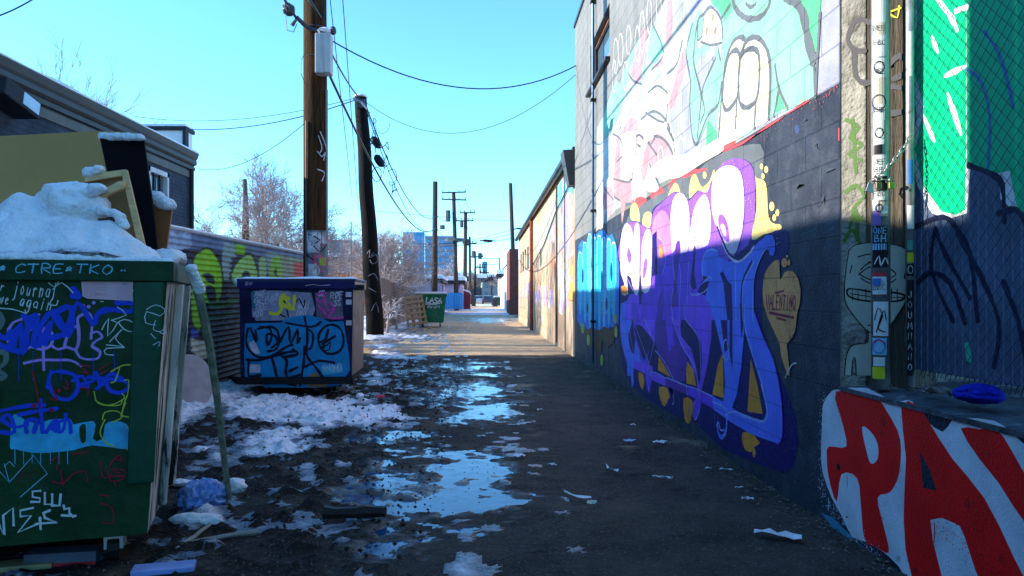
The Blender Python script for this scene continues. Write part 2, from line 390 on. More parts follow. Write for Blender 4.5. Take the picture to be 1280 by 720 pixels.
def build_ground():
    xs = list(np.arange(-3.6, 2.05, .024)); 
    xl = [-4000, -1500, -500, -200, -80, -40, -20, -12, -8, -6, -5, -4.3, -3.9]; xr = [2.2, 2.6, 3.2, 4, 6, 10, 20, 50, 200, 800, 4000]
    ys = [-4000, -800, -200, -60, -20, -8, -4, -2, 0, 1, 1.4] + list(np.arange(1.7, 9, .024)); y = 9.0; st = .024
    while y < 45: ys.append(y); st *= 1.012; y += st
    while y < 4000: ys.append(y); y = y * 1.05
    ys.append(4500)
    XA = np.array(xl + xs + xr); YA = np.array(ys); X, Y = np.meshgrid(XA, YA)
    base = np.vectorize(gz)(YA)[:, None] + 0 * X
    fade = np.clip(1 - (Y - 9) / 30, .15, 1) * (np.abs(X + .8) < 3.0) * (Y > 1) + .0
    n1 = fbm(X * 1.7, Y * 1.7, 3); n2 = fbm(X * 9, Y * 9, 5, 5); n3 = fbm(X * 30, Y * 30, 9, 3)
    pm = ell_mask(X, Y, PUD) + (fbm(X * 3.0, Y * 3.6, 21, 5) - .5) * 2.5 + (fbm(X * 14, Y * 22, 23, 3) - .5) * .8 - .16
    pud = np.clip(pm * 2.5 + .3, 0, 1)
    left = np.clip((-.35 - X + (n1 - .5) * 1.2) / .5, 0, 1) * np.clip((16 - Y) / 3, 0.2, 1)     # muddy, trampled side
    fringe = np.clip(pm + .9, 0, 1) * .5
    rough = np.clip(left * .9 + fringe * .5 + .12, 0, 1)
    mudm = rough * np.clip(n2 * 1.9 - .25, 0, 1)
    H = base + fade * ((n1 - .5) * .045 + (n2 - .5) * .05 * (.25 + rough) + (n3 - .5) * .012 * (.4 + rough) - pud * .022 + np.clip(n2 - .55, 0, 1) * .09 * rough)
    H = H + np.clip((-1.9 - X) / 1.2, 0, 1) * .07 * (Y > 3) * (Y < 60)
    # level skirt against the wall foot
    sm = ell_mask(X, Y, SNOW)
    sn = sm + (fbm(X * 4.0, Y * 3.6, 31, 5) - .5) * 2.6 + (fbm(X * 16, Y * 14, 37, 4) - .5) * 1.4 - .80
    sn = np.where(Y > 45, ell_mask(X, Y, SNOW[15:18]) + (fbm(X * .5, Y * .3, 3) - .5) * 1.2, sn)
    verge = np.clip((-2.7 - X) / .5, 0, 1) * (Y > 4.7) * (Y < 120) * (fbm(X * 1.3, Y * .8, 8) * 1.7 - .6) * 1.7
    sn = np.maximum(sn, verge)
    scat = (fbm(X * 13, Y * 12, 77, 4) - .76) * 5 * np.clip(left + fringe, 0, 1)                      # small scattered bits
    sn = np.maximum(sn, scat)
    sn = np.where(pm > .1, np.minimum(sn, -.05), sn)
    sn = np.where((Y > 2.4) & (X > .6) & (Y < 14), np.minimum(sn, -1), sn)
    b_ = sn.copy(); b_[1:-1, 1:-1] = (sn[1:-1, 1:-1] * 2 + sn[:-2, 1:-1] + sn[2:, 1:-1] + sn[1:-1, :-2] + sn[1:-1, 2:]) / 6; b2 = b_.copy(); b2[1:-1, 1:-1] = (b_[1:-1, 1:-1] + b_[:-2, :-2] + b_[2:, 2:] + b_[:-2, 2:] + b_[2:, :-2]) / 5; sn = np.where(Y < 30, b2, sn)
    ny, nx = X.shape
    idx = np.arange(ny * nx).reshape(ny, nx)
    fs = np.stack([idx[:-1, :-1], idx[:-1, 1:], idx[1:, 1:], idx[1:, :-1]], -1).reshape(-1, 4)
    def mk(name, Z, faces, m, kind, attrs={}):
        me = bpy.data.meshes.new(name); V = np.stack([X, Y, Z], -1).reshape(-1, 3)
        used = np.zeros(len(V), bool); used[faces.ravel()] = True; rem = np.cumsum(used) - 1; Fc = rem[faces]; V = V[used]
        me.vertices.add(len(V)); me.vertices.foreach_set('co', V.ravel().astype(np.float32))
        me.loops.add(Fc.size); me.loops.foreach_set('vertex_index', Fc.ravel().astype(np.int32))
        me.polygons.add(len(Fc)); me.polygons.foreach_set('loop_start', np.arange(0, Fc.size, 4, dtype=np.int32)); 
        me.polygons.foreach_set('use_smooth', np.ones(len(Fc), bool))
        me.update(calc_edges=True)
        for k, a in attrs.items():
            at_ = me.attributes.new(k, 'FLOAT', 'POINT'); at_.data.foreach_set('value', a.reshape(-1)[used].astype(np.float32))
        me.materials.append(m); o = bpy.data.objects.new(name, me); COL.objects.link(o)
        return tag(o, kind=kind)
    zone = np.clip((Y - 15.2) / .8, 0, 1)  # tan past the shadow edge: dirt plus sunlight put into the colour
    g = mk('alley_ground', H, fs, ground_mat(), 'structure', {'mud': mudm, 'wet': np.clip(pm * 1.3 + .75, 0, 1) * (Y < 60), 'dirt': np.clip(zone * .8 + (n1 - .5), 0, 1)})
    # melt water lying in the hollows
    wf = fs[(np.max(pm.reshape(-1)[fs], 1) > -.25) & (Y.reshape(-1)[fs[:, 0]] > 1.5) & (Y.reshape(-1)[fs[:, 0]] < 40) & (np.abs(X.reshape(-1)[fs[:, 0]]) < 3)]
    mk('meltwater', base - .013 * np.ones_like(X), wf, water_mat(), 'structure')
    # snow
    n4 = fbm(X * 55, Y * 55, 41, 3); hh = np.clip(sn, 0, 1) ** .6 * .022 + np.clip(sn, 0, 2) * (n2 * .028) + np.clip(sn * 2, 0, 1) * ((n3 - .4) * .03 + (n4 - .4) * .018)
    hh = hh * np.clip(sn * 3.5, 0, 1); Z = H + np.where(sn > 0, hh + .001, -.012)
    sf = fs[(np.max(sn.reshape(-1)[fs], 1) > 0) & (Y.reshape(-1)[fs[:, 0]] > 1.5) & (Y.reshape(-1)[fs[:, 0]] < 160) & (np.abs(X.reshape(-1)[fs[:, 0]]) < 13)]
    s = mk('snow_patches', Z, sf, snow_ground_mat(), 'stuff', {'sn': np.clip(sn, 0, 1)}); tag(s, 'old trodden snow lying in ragged patches along the left of the alley', 'snow')

def ground_mat():
    m = bpy.data.materials.new('wet_asphalt'); m.use_nodes = True; nt = m.node_tree; N = nt.nodes; L = nt.links; P = N['Principled BSDF']; P.inputs['Specular IOR Level'].default_value = .22
    tc = N.new('ShaderNodeTexCoord').outputs['Object']
    def noise(s, d=6, r=.6):
        n = N.new('ShaderNodeTexNoise'); n.inputs['Scale'].default_value = s; n.inputs['Detail'].default_value = d; n.inputs['Roughness'].default_value = r; L.new(tc, n.inputs['Vector']); return n.outputs['Fac']
    def mr(f, a, b, c=0, d=1):
        n = N.new('ShaderNodeMapRange'); n.inputs[1].default_value = a; n.inputs[2].default_value = b; n.inputs[3].default_value = c; n.inputs[4].default_value = d; L.new(f, n.inputs[0]); return n.outputs[0]
    def mix(a, b, f, t='MIX'):
        x = N.new('ShaderNodeMix'); x.data_type = 'RGBA'; x.blend_type = t
        for s_, v in ((x.inputs[0], f), (x.inputs[6], a), (x.inputs[7], b)):
            if hasattr(v, 'is_linked'): L.new(v, s_)
            elif isinstance(v, (int, float)): s_.default_value = v
            else: s_.default_value = (*v, 1)
        return x.outputs[2]
    def attr(n):
        a = N.new('ShaderNodeAttribute'); a.attribute_name = n; return a.outputs['Fac']
    c = mix((.018, .016, .015), (.088, .068, .052), mr(noise(1.3, 9, .72), .36, .66))
    
    vo = N.new('ShaderNodeTexVoronoi'); vo.feature = 'DISTANCE_TO_EDGE'; vo.inputs['Scale'].default_value = .8
    vm = N.new('ShaderNodeVectorMath'); vm.operation = 'ADD'; dn = N.new('ShaderNodeTexNoise'); dn.inputs['Scale'].default_value = 2.5; dn.inputs['Detail'].default_value = 6; L.new(tc, dn.inputs['Vector']); L.new(tc, vm.inputs[0]); L.new(dn.outputs['Color'], vm.inputs[1]); L.new(vm.outputs[0], vo.inputs['Vector'])
    c = mix(c, (.66, .47, .28), mr(attr('dirt'), .2, .6, 0, .95))  # tan dirt with the sunlit brightness painted in
    c = mix(c, (.006, .006, .006), mr(vo.outputs['Distance'], .0, .012, .85, 0))
    c = mix(c, (.009, .0065, .005), attr('mud'))
    c = mix(c, (.20, .16, .12), mr(noise(60, 3), .57, .70, 0, .7))            # gravel bits
    c = mix(c, (.008, .008, .008), mr(noise(90, 3), .55, .70, 0, .8))
    c = mix(c, (.35, .33, .3), mr(noise(28, 2), .74, .8, 0, .5))
    wet = attr('wet'); c = mix(c, (.005, .0045, .005), mr(wet, .3, 1, 0, .75))
    L.new(c, P.inputs['Base Color'])
    r = mr(wet, .3, 1, .85, .10); L.new(mr(wet, .3, 1, .22, .7), P.inputs['Specular IOR Level']); L.new(r, P.inputs['Roughness'])
    b = N.new('ShaderNodeBump'); b.inputs['Distance'].default_value = .012; b.inputs['Strength'].default_value = .8; L.new(noise(70, 6, .7), b.inputs['Height'])
    b2 = N.new('ShaderNodeBump'); b2.inputs['Distance'].default_value = .03; b2.inputs['Strength'].default_value = .6; L.new(noise(14, 6, .7), b2.inputs['Height']); L.new(b.outputs[0], b2.inputs['Normal'])
    L.new(b2.outputs[0], P.inputs['Normal'])
    return m
def snow_ground_mat():
    m = MATS['snow_dirty'].copy(); nt = m.node_tree; N = nt.nodes; L = nt.links; P = N['Principled BSDF']
    a = N.new('ShaderNodeAttribute'); a.attribute_name = 'sn'; n = N.new('ShaderNodeTexNoise'); n.inputs['Scale'].default_value = 25; n.inputs['Detail'].default_value = 6
    ad = N.new('ShaderNodeMath'); ad.operation = 'MULTIPLY_ADD'; ad.inputs[1].default_value = .35; L.new(n.outputs['Fac'], ad.inputs[0]); L.new(a.outputs['Fac'], ad.inputs[2])
    r = N.new('ShaderNodeMapRange'); r.inputs[1].default_value = .18; r.inputs[2].default_value = .42; L.new(ad.outputs[0], r.inputs[0])
    x = N.new('ShaderNodeMix'); x.data_type = 'RGBA'; L.new(r.outputs[0], x.inputs[0]); x.inputs[6].default_value = (.09, .10, .13, 1); old = P.inputs['Base Color'].links[0].from_socket; L.new(old, x.inputs[7]); L.new(x.outputs[2], P.inputs['Base Color'])
    r2 = N.new('ShaderNodeMapRange'); r2.inputs[1].default_value = .15; r2.inputs[2].default_value = .5; r2.inputs[3].default_value = .25; r2.inputs[4].default_value = .65; L.new(ad.outputs[0], r2.inputs[0]); L.new(r2.outputs[0], P.inputs['Roughness'])
    return m
def water_mat():
    m = bpy.data.materials.new('meltwater'); m.use_nodes = True; nt = m.node_tree; N = nt.nodes; L = nt.links; P = N['Principled BSDF']
    P.inputs['Base Color'].default_value = (.010, .045, .12, 1); P.inputs['Roughness'].default_value = .06; P.inputs['IOR'].default_value = 1.33; P.inputs['Specular IOR Level'].default_value = .9
    tc = N.new('ShaderNodeTexCoord').outputs['Object']
    n = N.new('ShaderNodeTexNoise'); n.inputs['Scale'].default_value = 9; n.inputs['Detail'].default_value = 5; L.new(tc, n.inputs['Vector'])
    b = N.new('ShaderNodeBump'); b.inputs['Distance'].default_value = .004; b.inputs['Strength'].default_value = .35; L.new(n.outputs['Fac'], b.inputs['Height']); L.new(b.outputs[0], P.inputs['Normal'])
    r = N.new('ShaderNodeMapRange'); r.inputs[1].default_value = .4; r.inputs[2].default_value = .65; r.inputs[3].default_value = .04; r.inputs[4].default_value = .22; L.new(n.outputs['Fac'], r.inputs[0]); L.new(r.outputs[0], P.inputs['Roughness'])
    return m

# ------------------------------------------------------------------ common materials
snow = mat('snow', (.86, .83, .84), rough=.55, var=.08, scale=14, bump=1.6, bscale=42, spec=.3)
mat('snow_dirty', (.78, .76, .80), rough=.6, var=.14, scale=8, bump=1.2, bscale=45, spec=.3, grime=((.10, .08, .06), 11, .52, .70))
steel = mat('galvanised', (.42, .43, .44), rough=.45, metal=.7, var=.15, scale=20)
black_rub = mat('black_rubber', (.012, .012, .013), rough=.5)
wire_m = mat('wire_black', (.012, .012, .02), rough=.4)
# PALETTE of paints: name, colour
def P_(name, r, g, b, rough=.5, cmu=0, var=.1, bump=.15): return mat('paint_' + name, (r, g, b), rough=rough, var=var, scale=9, cmu=cmu, bump=bump, bscale=120, spec=.14)
# ================================================================== RIGHT: graffiti building
WX = 1.862
def W(name, r, g, b): return mat('wallpaint_' + name, (r, g, b), rough=.6, var=.2, scale=3.5, cmu=1, bump=.7, bscale=90, coord='World', grime=(tuple(c * .72 + .012 for c in (r, g, b)), 11, .55, .72))
def right_building():
    gb = empty('graffiti_building', (WX, 14.74, 0), 'grey block building with murals, forming the near right wall of the alley', 'building')
    grey = mat('grey_render', (.22, .225, .22), rough=.8, var=.12, scale=1.2, cmu=1, coord='World', bump=.4, bscale=60, streak=((.16, .17, .18), 5))
    dark = mat('dark_block_paint', (.034, .042, .064), rough=.6, var=.35, scale=3.5, cmu=1, coord='World', bump=.5, bscale=70, grime=((.085, .095, .115), 9, .5, .78))
    conc = mat('rough_concrete', (.22, .21, .19), rough=.95, var=.3, scale=9, bump=1.5, bscale=45)
    Z1 = 6.58; Y0, Y1 = 3.84, 14.74; zb = 2.337; D = 9
    wy0, wy1, wz0, wz1 = 10.75, 12.65, 4.79, 5.5
    mb = MB()
    def q(y0, y1, z0, z1, m, x=WX): mb.face([(x, y0, z0), (x, y1, z0), (x, y1, z1), (x, y0, z1)], m)
    q(Y0, Y1, -.3, zb, dark)
    for a, b, c, d in ((Y0, wy0, zb, Z1), (wy1, Y1, zb, Z1), (wy0, wy1, zb, wz0), (wy0, wy1, wz1, Z1)): q(a, b, c, d, grey)
    rv = .16
    mb.face([(WX, wy1, wz0), (WX + rv, wy1, wz0), (WX + rv, wy1, wz1), (WX, wy1, wz1)], grey)
    mb.face([(WX, wy0, wz0), (WX, wy0, wz1), (WX + rv, wy0, wz1), (WX + rv, wy0, wz0)], grey)
    mb.face([(WX, wy0, wz0), (WX + rv, wy0, wz0), (WX + rv, wy1, wz0), (WX, wy1, wz0)], grey)
    mb.face([(WX, wy0, wz1), (WX, wy1, wz1), (WX + rv, wy1, wz1), (WX + rv, wy0, wz1)], grey)
    mb.face([(WX, Y1, -.3), (WX + D, Y1, -.3), (WX + D, Y1, Z1), (WX, Y1, Z1)], grey)
    mb.face([(WX, Y0, -.3), (WX, Y0, Z1), (WX + D, Y0, Z1), (WX + D, Y0, -.3)], conc)
    mb.face([(WX, Y0, Z1), (WX, Y1, Z1), (WX + D, Y1, Z1), (WX + D, Y0, Z1)], grey)
    mb.face([(WX + D, Y0, -.3), (WX + D, Y0, Z1), (WX + D, Y1, Z1), (WX + D, Y1, -.3)], grey)
    mb.build('wall', gb, recalc=False)
    c = MB(); c.box((WX - .03, Y0, Z1), (WX + .25, Y1 + .03, Z1 + .07), mat('dark_flashing', (.05, .06, .07), metal=.4, rough=.4)); c.build('parapet_cap', gb, bevel=.005)
    w = MB(); fm = mat('window_frame_dark', (.035, .025, .02), rough=.4); cop = mat('copper_frame', (.35, .16, .09), rough=.4)
    X = WX + .09
    for (a, b, c_, d) in ((wy0, wy1, wz0, wz0 + .05), (wy0, wy1, wz1 - .09, wz1), (wy0, wy0 + .06, wz0, wz1), (wy1 - .06, wy1, wz0, wz1)):
        w.box((X, a, c_), (X + .06, b, d), fm)
    w.box((X - .012, wy0, wz1 - .055), (X - .002, wy1, wz1 - .035), cop); w.box((X - .012, wy1 - .04, wz0), (X - .002, wy1 - .02, wz1 - .06), cop)
    wo = w.build('window', gb)
    g = MB(); g.box((X + .03, wy0 + .06, wz0 + .05), (X + .036, wy1 - .06, wz1 - .09), mat('window_glass', (.08, .14, .2), rough=.04, spec=1, var=0)); g.build('pane', wo)
    s = MB(); s.box((WX - .07, wy0 - .05, wz0 - .13), (WX + .02, wy1 + .12, wz0 - .085), fm); s.build('sill', wo)
    d = MB(); yd = 12.03
    d.tube([(WX - .05, yd, .15), (WX - .05, yd, 6.5)], .022, mat('blue_pipe', (.05, .10, .18), rough=.35, metal=.3), 10)
    for z in (.8, 2.6, 4.4, 6.0): d.box((WX - .09, yd - .05, z), (WX + .01, yd + .05, z + .04), fm)
    d.build('downpipe', gb, smooth=False)

    # ---- paint layers
    S = Plane((WX, 0, CAM.z), (0, 1, 0), (-1, 0, 0))
    # background washes of upper wall
    A = CR(760, 200, 3.6); B = CR(760, 380, 3.273); T = CR(700, 0, 3.272); T2 = CR(840, 0, 3.2727); D1 = CR(770, 270, 5.54); D2 = CR(770, 380, 4.8); U1 = CR(700, 160, 4.5); U0 = CR(700, 0, 4.5); U2 = CR(700, 300, 4.5)
    white = W('white', .66, .66, .64); pink = W('pink', .58, .28, .31); mint = W('mint', .24, .55, .40); green = W('green', .10, .48, .24); lilac = W('lilac', .34, .36, .55); red = W('red', .75, .09, .10)
    black = W('black', .02, .02, .028); grey2 = W('grey', .36, .38, .38); cream = W('cream', .66, .64, .46); yellow = W('yellow', .80, .64, .22); cyan = W('cyan', .02, .52, .68); blue = W('blue', .03, .16, .55)
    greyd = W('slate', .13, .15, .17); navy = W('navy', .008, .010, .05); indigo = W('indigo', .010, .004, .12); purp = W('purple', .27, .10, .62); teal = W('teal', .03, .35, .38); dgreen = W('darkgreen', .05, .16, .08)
    orange = W('orange', .88, .30, .03); peri = W('periwinkle', .13, .20, .98); lpur = W('midpurple', .20, .06, .72); dpur = W('deeppurple', .14, .03, .36); mag = W('magenta', .66, .22, .72); pinkw = W('pinkwhite', .82, .66, .80); vio = W('violet', .30, .09, .85); salmon = W('salmon', .60, .22, .12); lil2 = W('lilacline', .40, .35, .80); brown = W('brown', .12, .06, .03); lime = W('lime', .35, .45, .08)
    # --- upper creature wall piece
    p = Paint(S, .0006)
    lil = [(846, 205), (838, 150), (845, 60), (848, -60), (1049, -160), (1049, 103), (1020, 120)]
    p.fill([(745, 290), (746, 160), (800, 70), (858, -60), (1049, -160), (1049, 104), (960, 155), (880, 203), (820, 232), (770, 262)], W('offwhite', .40, .45, .43), 0)
    p.fill([(848, 200), (852, 120), (862, 40), (866, -60), (1049, -160), (1049, 104), (1000, 131), (960, 155), (905, 186)], lilac, 0)
    # grey drips / ghost ovals
    for (x, y, rx, ry) in ((847, 150, 8, 28), (851, 20, 8, 22), (833, 190, 7, 18), (820, 150, 5, 15), (800, 240, 9, 18), (757, 250, 6, 30), (771, 230, 4, 20)):
        p.oval(x, y, rx, ry, grey2)
    # old wild-style letters in pink, white and mint
    p.fill(T((340, 470), (350, 380), (400, 330), (440, 360), (500, 180), (520, 160), (515, 240), (480, 370), (455, 450), (465, 330), (440, 430), (420, 520), (360, 470)), white, 2)
    p.fill(T((445, 430), (500, 215), (515, 200), (510, 300), (470, 420), (455, 445)), pink, 2)
    p.fill(T((440, 0), (460, 0), (462, 110), (440, 190), (432, 150)), pink, 0)
    p.fill(T((180, 640), (250, 520), (330, 480), (420, 470), (470, 560), (478, 700), (440, 620), (400, 560), (370, 560), (340, 640), (330, 760), (250, 800), (180, 800)), white, 2)
    p.fill(T((245, 550), (290, 480), (320, 500), (310, 560), (260, 570)), pink, 2)
    p.fill(T((330, 700), (355, 600), (385, 560), (420, 560), (470, 640), (480, 720), (430, 660), (400, 650), (380, 680), (370, 620), (345, 720)), pink, 2)
    p.fill(T((200, 640), (220, 560), (245, 600), (230, 700), (205, 760)), pink, 2)
    p.fill(T((240, 380), (275, 250), (340, 130), (352, 170), (350, 280), (330, 340), (290, 300), (255, 420)), mint, 2)
    p.fill(T((285, 290), (300, 250), (340, 110), (355, 130), (350, 200), (330, 330), (300, 320)), pink, 2)
    p.fill(T((360, 240), (375, 90), (420, 170), (425, 230), (390, 260)), mint, 0)
    p.fill(T((170, 520), (190, 440), (230, 330), (255, 380), (250, 460), (215, 520), (190, 560)), mint, 2)
    p.fill(T((395, 280), (415, 220), (430, 240), (420, 270)), pink, 0)
    for st in (T((370, 80), (425, 215), (375, 285)), T((360, 380), (400, 350), (440, 380)), T((440, 430), (425, 500), (350, 460)), T((330, 490), (380, 455), (425, 480), (455, 540), (470, 620)), T((360, 610), (400, 555), (430, 590), (460, 660)),
               T((340, 640), (365, 585), (385, 640)), T((215, 560), (240, 600), (235, 690)), T((250, 520), (245, 550), (330, 600)), T((280, 300), (300, 330), (335, 345)), T((500, 170), (480, 260), (440, 300))):
        p.stroke(st, .035, greyd, 3)
    for (x, y, rx, ry) in ((770, 70, 3, 22), (776, 62, 3, 20), (786, 50, 3, 18), (797, 55, 3, 22), (803, 40, 3, 26), (768, 95, 2.5, 20), (782, 95, 3, 18), (812, 20, 3, 22), (824, 10, 3, 18), (836, 165, 3, 16), (842, 190, 3, 13), (852, 185, 3, 14), (795, 195, 3, 16), (803, 205, 3, 14), (826, 195, 3, 12)):
        p.stroke([(x + rx * math.cos(k * .7), y + ry * math.sin(k * .7)) for k in range(9)], .028, white, 2, closed=True)
    # lower letters: pink / white below
    p.fill(U1((215, 300), (225, 120), (260, 60), (300, 40), (330, 120), (330, 200), (300, 350), (260, 460), (240, 560), (215, 540)), white, 2)
    p.fill(U1((240, 430), (245, 350), (290, 330), (300, 400), (285, 500), (260, 460)), pink, 2)
    p.fill(U1((300, 280), (320, 60), (300, 50), (360, 60), (350, 250), (410, 290), (420, 200), (440, 60), (430, 20), (400, 300), (405, 420), (370, 430), (350, 540), (340, 400), (305, 385)), pink, 1)
    p.fill(U1((340, 40), (380, 20), (430, 20), (420, 180), (395, 300), (345, 290)), white, 1)
    p.fill(U1((460, 280), (470, 180), (495, 80), (540, 150), (560, 200), (555, 290), (520, 230), (500, 190), (480, 290)), pink, 2)
    p.fill(U1((530, 50), (560, 30), (620, 90), (650, 190), (650, 240), (620, 170), (580, 100)), pink, 2)
    p.fill(U1((470, 320), (505, 210), (560, 340), (540, 360), (500, 360)), white, 0)
    for st in (U1((430, 45), (450, 40), (470, 60)), U1((300, 35), (340, 60), (360, 130)), U1((300, 285), (380, 305), (400, 290)), U1((305, 385), (340, 410)), U1((370, 430), (400, 425)), U1((495, 80), (545, 150)), U1((505, 205), (560, 320)), U1((530, 45), (580, 60), (630, 130), (655, 230)), U1((605, 0), (640, 70)), U1((245, 330), (275, 370), (300, 400)), U1((320, 190), (350, 160))):
        p.stroke(st, .04, greyd, 3)
    # mint figure
    body = T2((60, 210), (85, 100), (110, 40), (130, 60), (160, 30), (215, 80), (245, 20), (260, -60), (300, -110), (420, -110), (470, -40), (530, 40), (560, 130), (580, 240), (590, 390), (540, 420), (430, 470), (345, 520), (320, 545), (205, 600), (200, 560), (150, 490), (110, 585), (85, 560), (75, 430), (80, 330))
    p.fill(T2((140, 610), (145, 500), (195, 470), (200, 585)), green, 0)
    p.fill(T2((500, -40), (560, -60), (610, -60), (608, 60), (600, 180), (590, 215), (565, 150), (540, 40)), green, 2)
    p.fill(body, mint, 1)
    p.fill(T2((160, 0), (250, -60), (255, 20), (215, 75), (190, 40)), green, 2)
    p.fill(T2((425, 460), (440, 370), (485, 440)), green, 0)
    p.fill(T2((100, 270), (150, 205), (180, 240), (135, 330), (125, 385)), lilac, 2)
    p.stroke(T2((245, -30), (260, 30), (290, 65), (325, 78), (370, 65), (400, 20), (405, -30)), .05, greyd, 4)
    p.stroke(T2((305, 15), (325, 30), (345, 15)), .03, greyd, 3)
    # cream knees
    p.fill(T2((190, 600), (205, 400), (220, 260), (250, 175), (280, 155), (310, 160), (350, 155), (385, 190), (400, 250), (405, 350), (398, 490), (340, 520)), cream, 2)
    K = .045
    p.stroke(T2((190, 600), (205, 400), (220, 260), (250, 175), (280, 152), (300, 160)), K, greyd); p.stroke(T2((285, 220), (310, 165), (350, 153), (385, 190), (402, 250), (405, 350), (398, 480)), K, greyd)
    p.stroke(T2((265, 205), (280, 235), (275, 320), (268, 400), (230, 450), (210, 420), (215, 320), (235, 230)), K, greyd, closed=True)
    p.stroke(T2((320, 200), (355, 215), (360, 300), (350, 400), (315, 438), (280, 420), (275, 320), (285, 230)), K, greyd, closed=True)
    for st in (T2((268, 405), (262, 520)), T2((345, 420), (340, 520)), T2((425, 270), (440, 360), (475, 440)), T2((420, 470), (440, 370)), T2((85, 100), (65, 180), (60, 230), (78, 330), (75, 430), (85, 560), (100, 590), (115, 560), (150, 470), (190, 430), (205, 340)),
               T2((105, 90), (90, 220), (95, 280), (120, 380), (115, 470), (105, 560)), T2((180, 240), (135, 340), (125, 390), (135, 450), (120, 500)), T2((105, 170), (110, 80), (130, 60), (160, 30), (200, 90)), T2((240, 20), (200, 80)), T2((530, 40), (555, 130), (580, 240), (590, 385)), T2((505, -30), (545, 60), (560, 160)), T2((608, 60), (600, 200), (590, 390))):
        p.stroke(st, K * .8, greyd, 3)
    p.stroke(T2((470, -20), (520, 20), (548, 90), (556, 150), (580, 240)), .09, greyd, 3)
    # pizza slice
    p.fill(T2((125, 150), (135, 60), (165, 30), (205, 85), (208, 160), (200, 245), (190, 180), (178, 190), (170, 245), (160, 180), (140, 170), (115, 200), (105, 165)), W('palepink', .80, .60, .60), 0)
    for a in ((145, 125), (180, 125), (170, 70)): p.dot(*T2(a)[0], .035, salmon)
    for st in (T2((105, 165), (125, 150), (135, 60), (165, 30), (205, 85), (208, 155)), T2((120, 170), (160, 185), (205, 175)), T2((168, 180), (170, 245)), T2((190, 180), (200, 245))): p.stroke(st, .025, greyd, 2)
    # white haze then red spatter edge
    p.fill([(812, 214), (832, 196), (870, 190), (900, 172), (905, 188), (880, 203), (850, 222), (822, 222)], white, 3)
    p.fill([(915, 184), (940, 171), (960, 160), (975, 150), (1008, 125), (1012, 127), (985, 143), (960, 157), (930, 180), (914, 187)], red, 1)
    p.build('upper_mural', gb, 'faded pastel mural with a mint green figure and pink letters')

    # --- lower wall: slate haze then the purple piece
    p = Paint(S, .0009)
    p.fill([(785, 312), (782, 285), (790, 262), (812, 250), (826, 235), (850, 222), (868, 218), (882, 204), (905, 190), (940, 180), (955, 190), (940, 260), (860, 300)], greyd, 2)
    for pts in ([(792, 258), (795, 248), (803, 246), (809, 250), (802, 256), (796, 262)], [(813, 246), (817, 238), (826, 234), (831, 240), (822, 243), (816, 248)], [(836, 236), (841, 222), (850, 212), (858, 216), (864, 208), (872, 212), (880, 210), (884, 212), (872, 216), (858, 222), (848, 222), (841, 232)], [(898, 189), (904, 178), (920, 175), (916, 184), (905, 190)]):
        p.fill(pts, red, 2)
    yel = [U1((395, 500), (400, 440), (425, 420), (440, 450), (450, 520), (420, 530)), U1((465, 560), (470, 490), (500, 470), (520, 500), (505, 580), (480, 590)), U1((605, 400), (620, 350), (650, 310), (675, 350), (665, 400), (630, 430)),
           A((365, 155), (375, 80), (395, 65), (415, 110), (430, 120), (460, 90), (475, 45), (482, 60), (470, 140), (440, 180), (385, 190)), A((640, 60), (650, 40), (668, 80), (700, 90), (715, 130), (722, 250), (745, 285), (775, 290), (778, 312), (700, 335), (640, 350))]
    for y_ in yel: p.fill(y_, yellow, 3)
    for (x, y, r) in ((958, 212, 3), (952, 208, 2.5), (954, 220, 2.5), (965, 258, 4), (972, 266, 3), (968, 272, 3), (881, 219, 3), (846, 234, 3), (822, 271, 3), (806, 285, 2.5)): p.oval(x, y, r * .8, r * 1.5, yellow, 10)
    # indigo outline mass
    ind = [(772, 330), (775, 295), (783, 280), (796, 276), (812, 285), (816, 262), (828, 252), (842, 240), (852, 242), (860, 250), (873, 238), (886, 242), (891, 222), (905, 203), (925, 198), (942, 210), (946, 260), (940, 300), (970, 288), (984, 290), (986, 312), (974, 335), (956, 350), (952, 400), (962, 440), (980, 480), (994, 520), (997, 560), (985, 590), (962, 585), (915, 566), (898, 556), (870, 530), (845, 520), (820, 505), (800, 492), (782, 470), (774, 430), (768, 380)]
    p.fill(ind, indigo, 3)
    up = [(774, 325), (777, 296), (784, 280), (796, 277), (812, 286), (817, 264), (828, 253), (842, 241), (852, 243), (861, 251), (873, 239), (884, 240), (891, 222), (905, 203), (925, 198), (942, 212), (944, 262), (938, 300), (928, 312), (900, 330), (850, 335), (800, 345)]
    p.fill(up, purp, 3)
    # orange infill (drips and negative spaces)
    for o_ in (B((205, 270), (208, 215), (240, 260), (258, 300)), B((322, 325), (320, 225), (350, 270), (362, 335)), B((428, 370), (450, 250), (470, 200), (474, 385)), B((572, 440), (585, 225), (612, 330), (634, 450)), B((140, 110), (165, 140), (175, 160), (160, 150)), B((125, 250), (120, 210), (140, 255)),
               B((222, 40), (225, 0), (238, 50), (235, 85))): p.fill(o_, orange, 0)
    for o_ in (B((125, 280), (145, 290), (148, 330), (140, 350), (128, 320)), B((210, 340), (245, 345), (248, 385), (232, 420), (215, 390)), B((310, 385), (345, 395), (345, 450), (332, 490), (315, 470)), B((552, 525), (590, 530), (612, 555), (622, 570), (600, 585), (588, 605), (565, 600), (552, 570))): p.fill(o_, orange, 2)
    for (x, y, r) in ((943, 566, 3), (938, 552, 2.5), (836, 495, 2), (862, 523, 2)): p.oval(x, y, r * .7, r * 2, orange, 10)
    # --- letters, back to front
    # first blue-violet stem at left
    p.fill(D2((30, 0), (90, 0), (95, 120), (75, 180), (85, 260), (110, 300), (120, 200), (150, 330), (175, 365), (120, 360), (105, 400), (108, 470), (95, 500), (90, 430), (80, 430), (68, 400), (70, 350), (45, 280), (30, 180)), peri, 2)
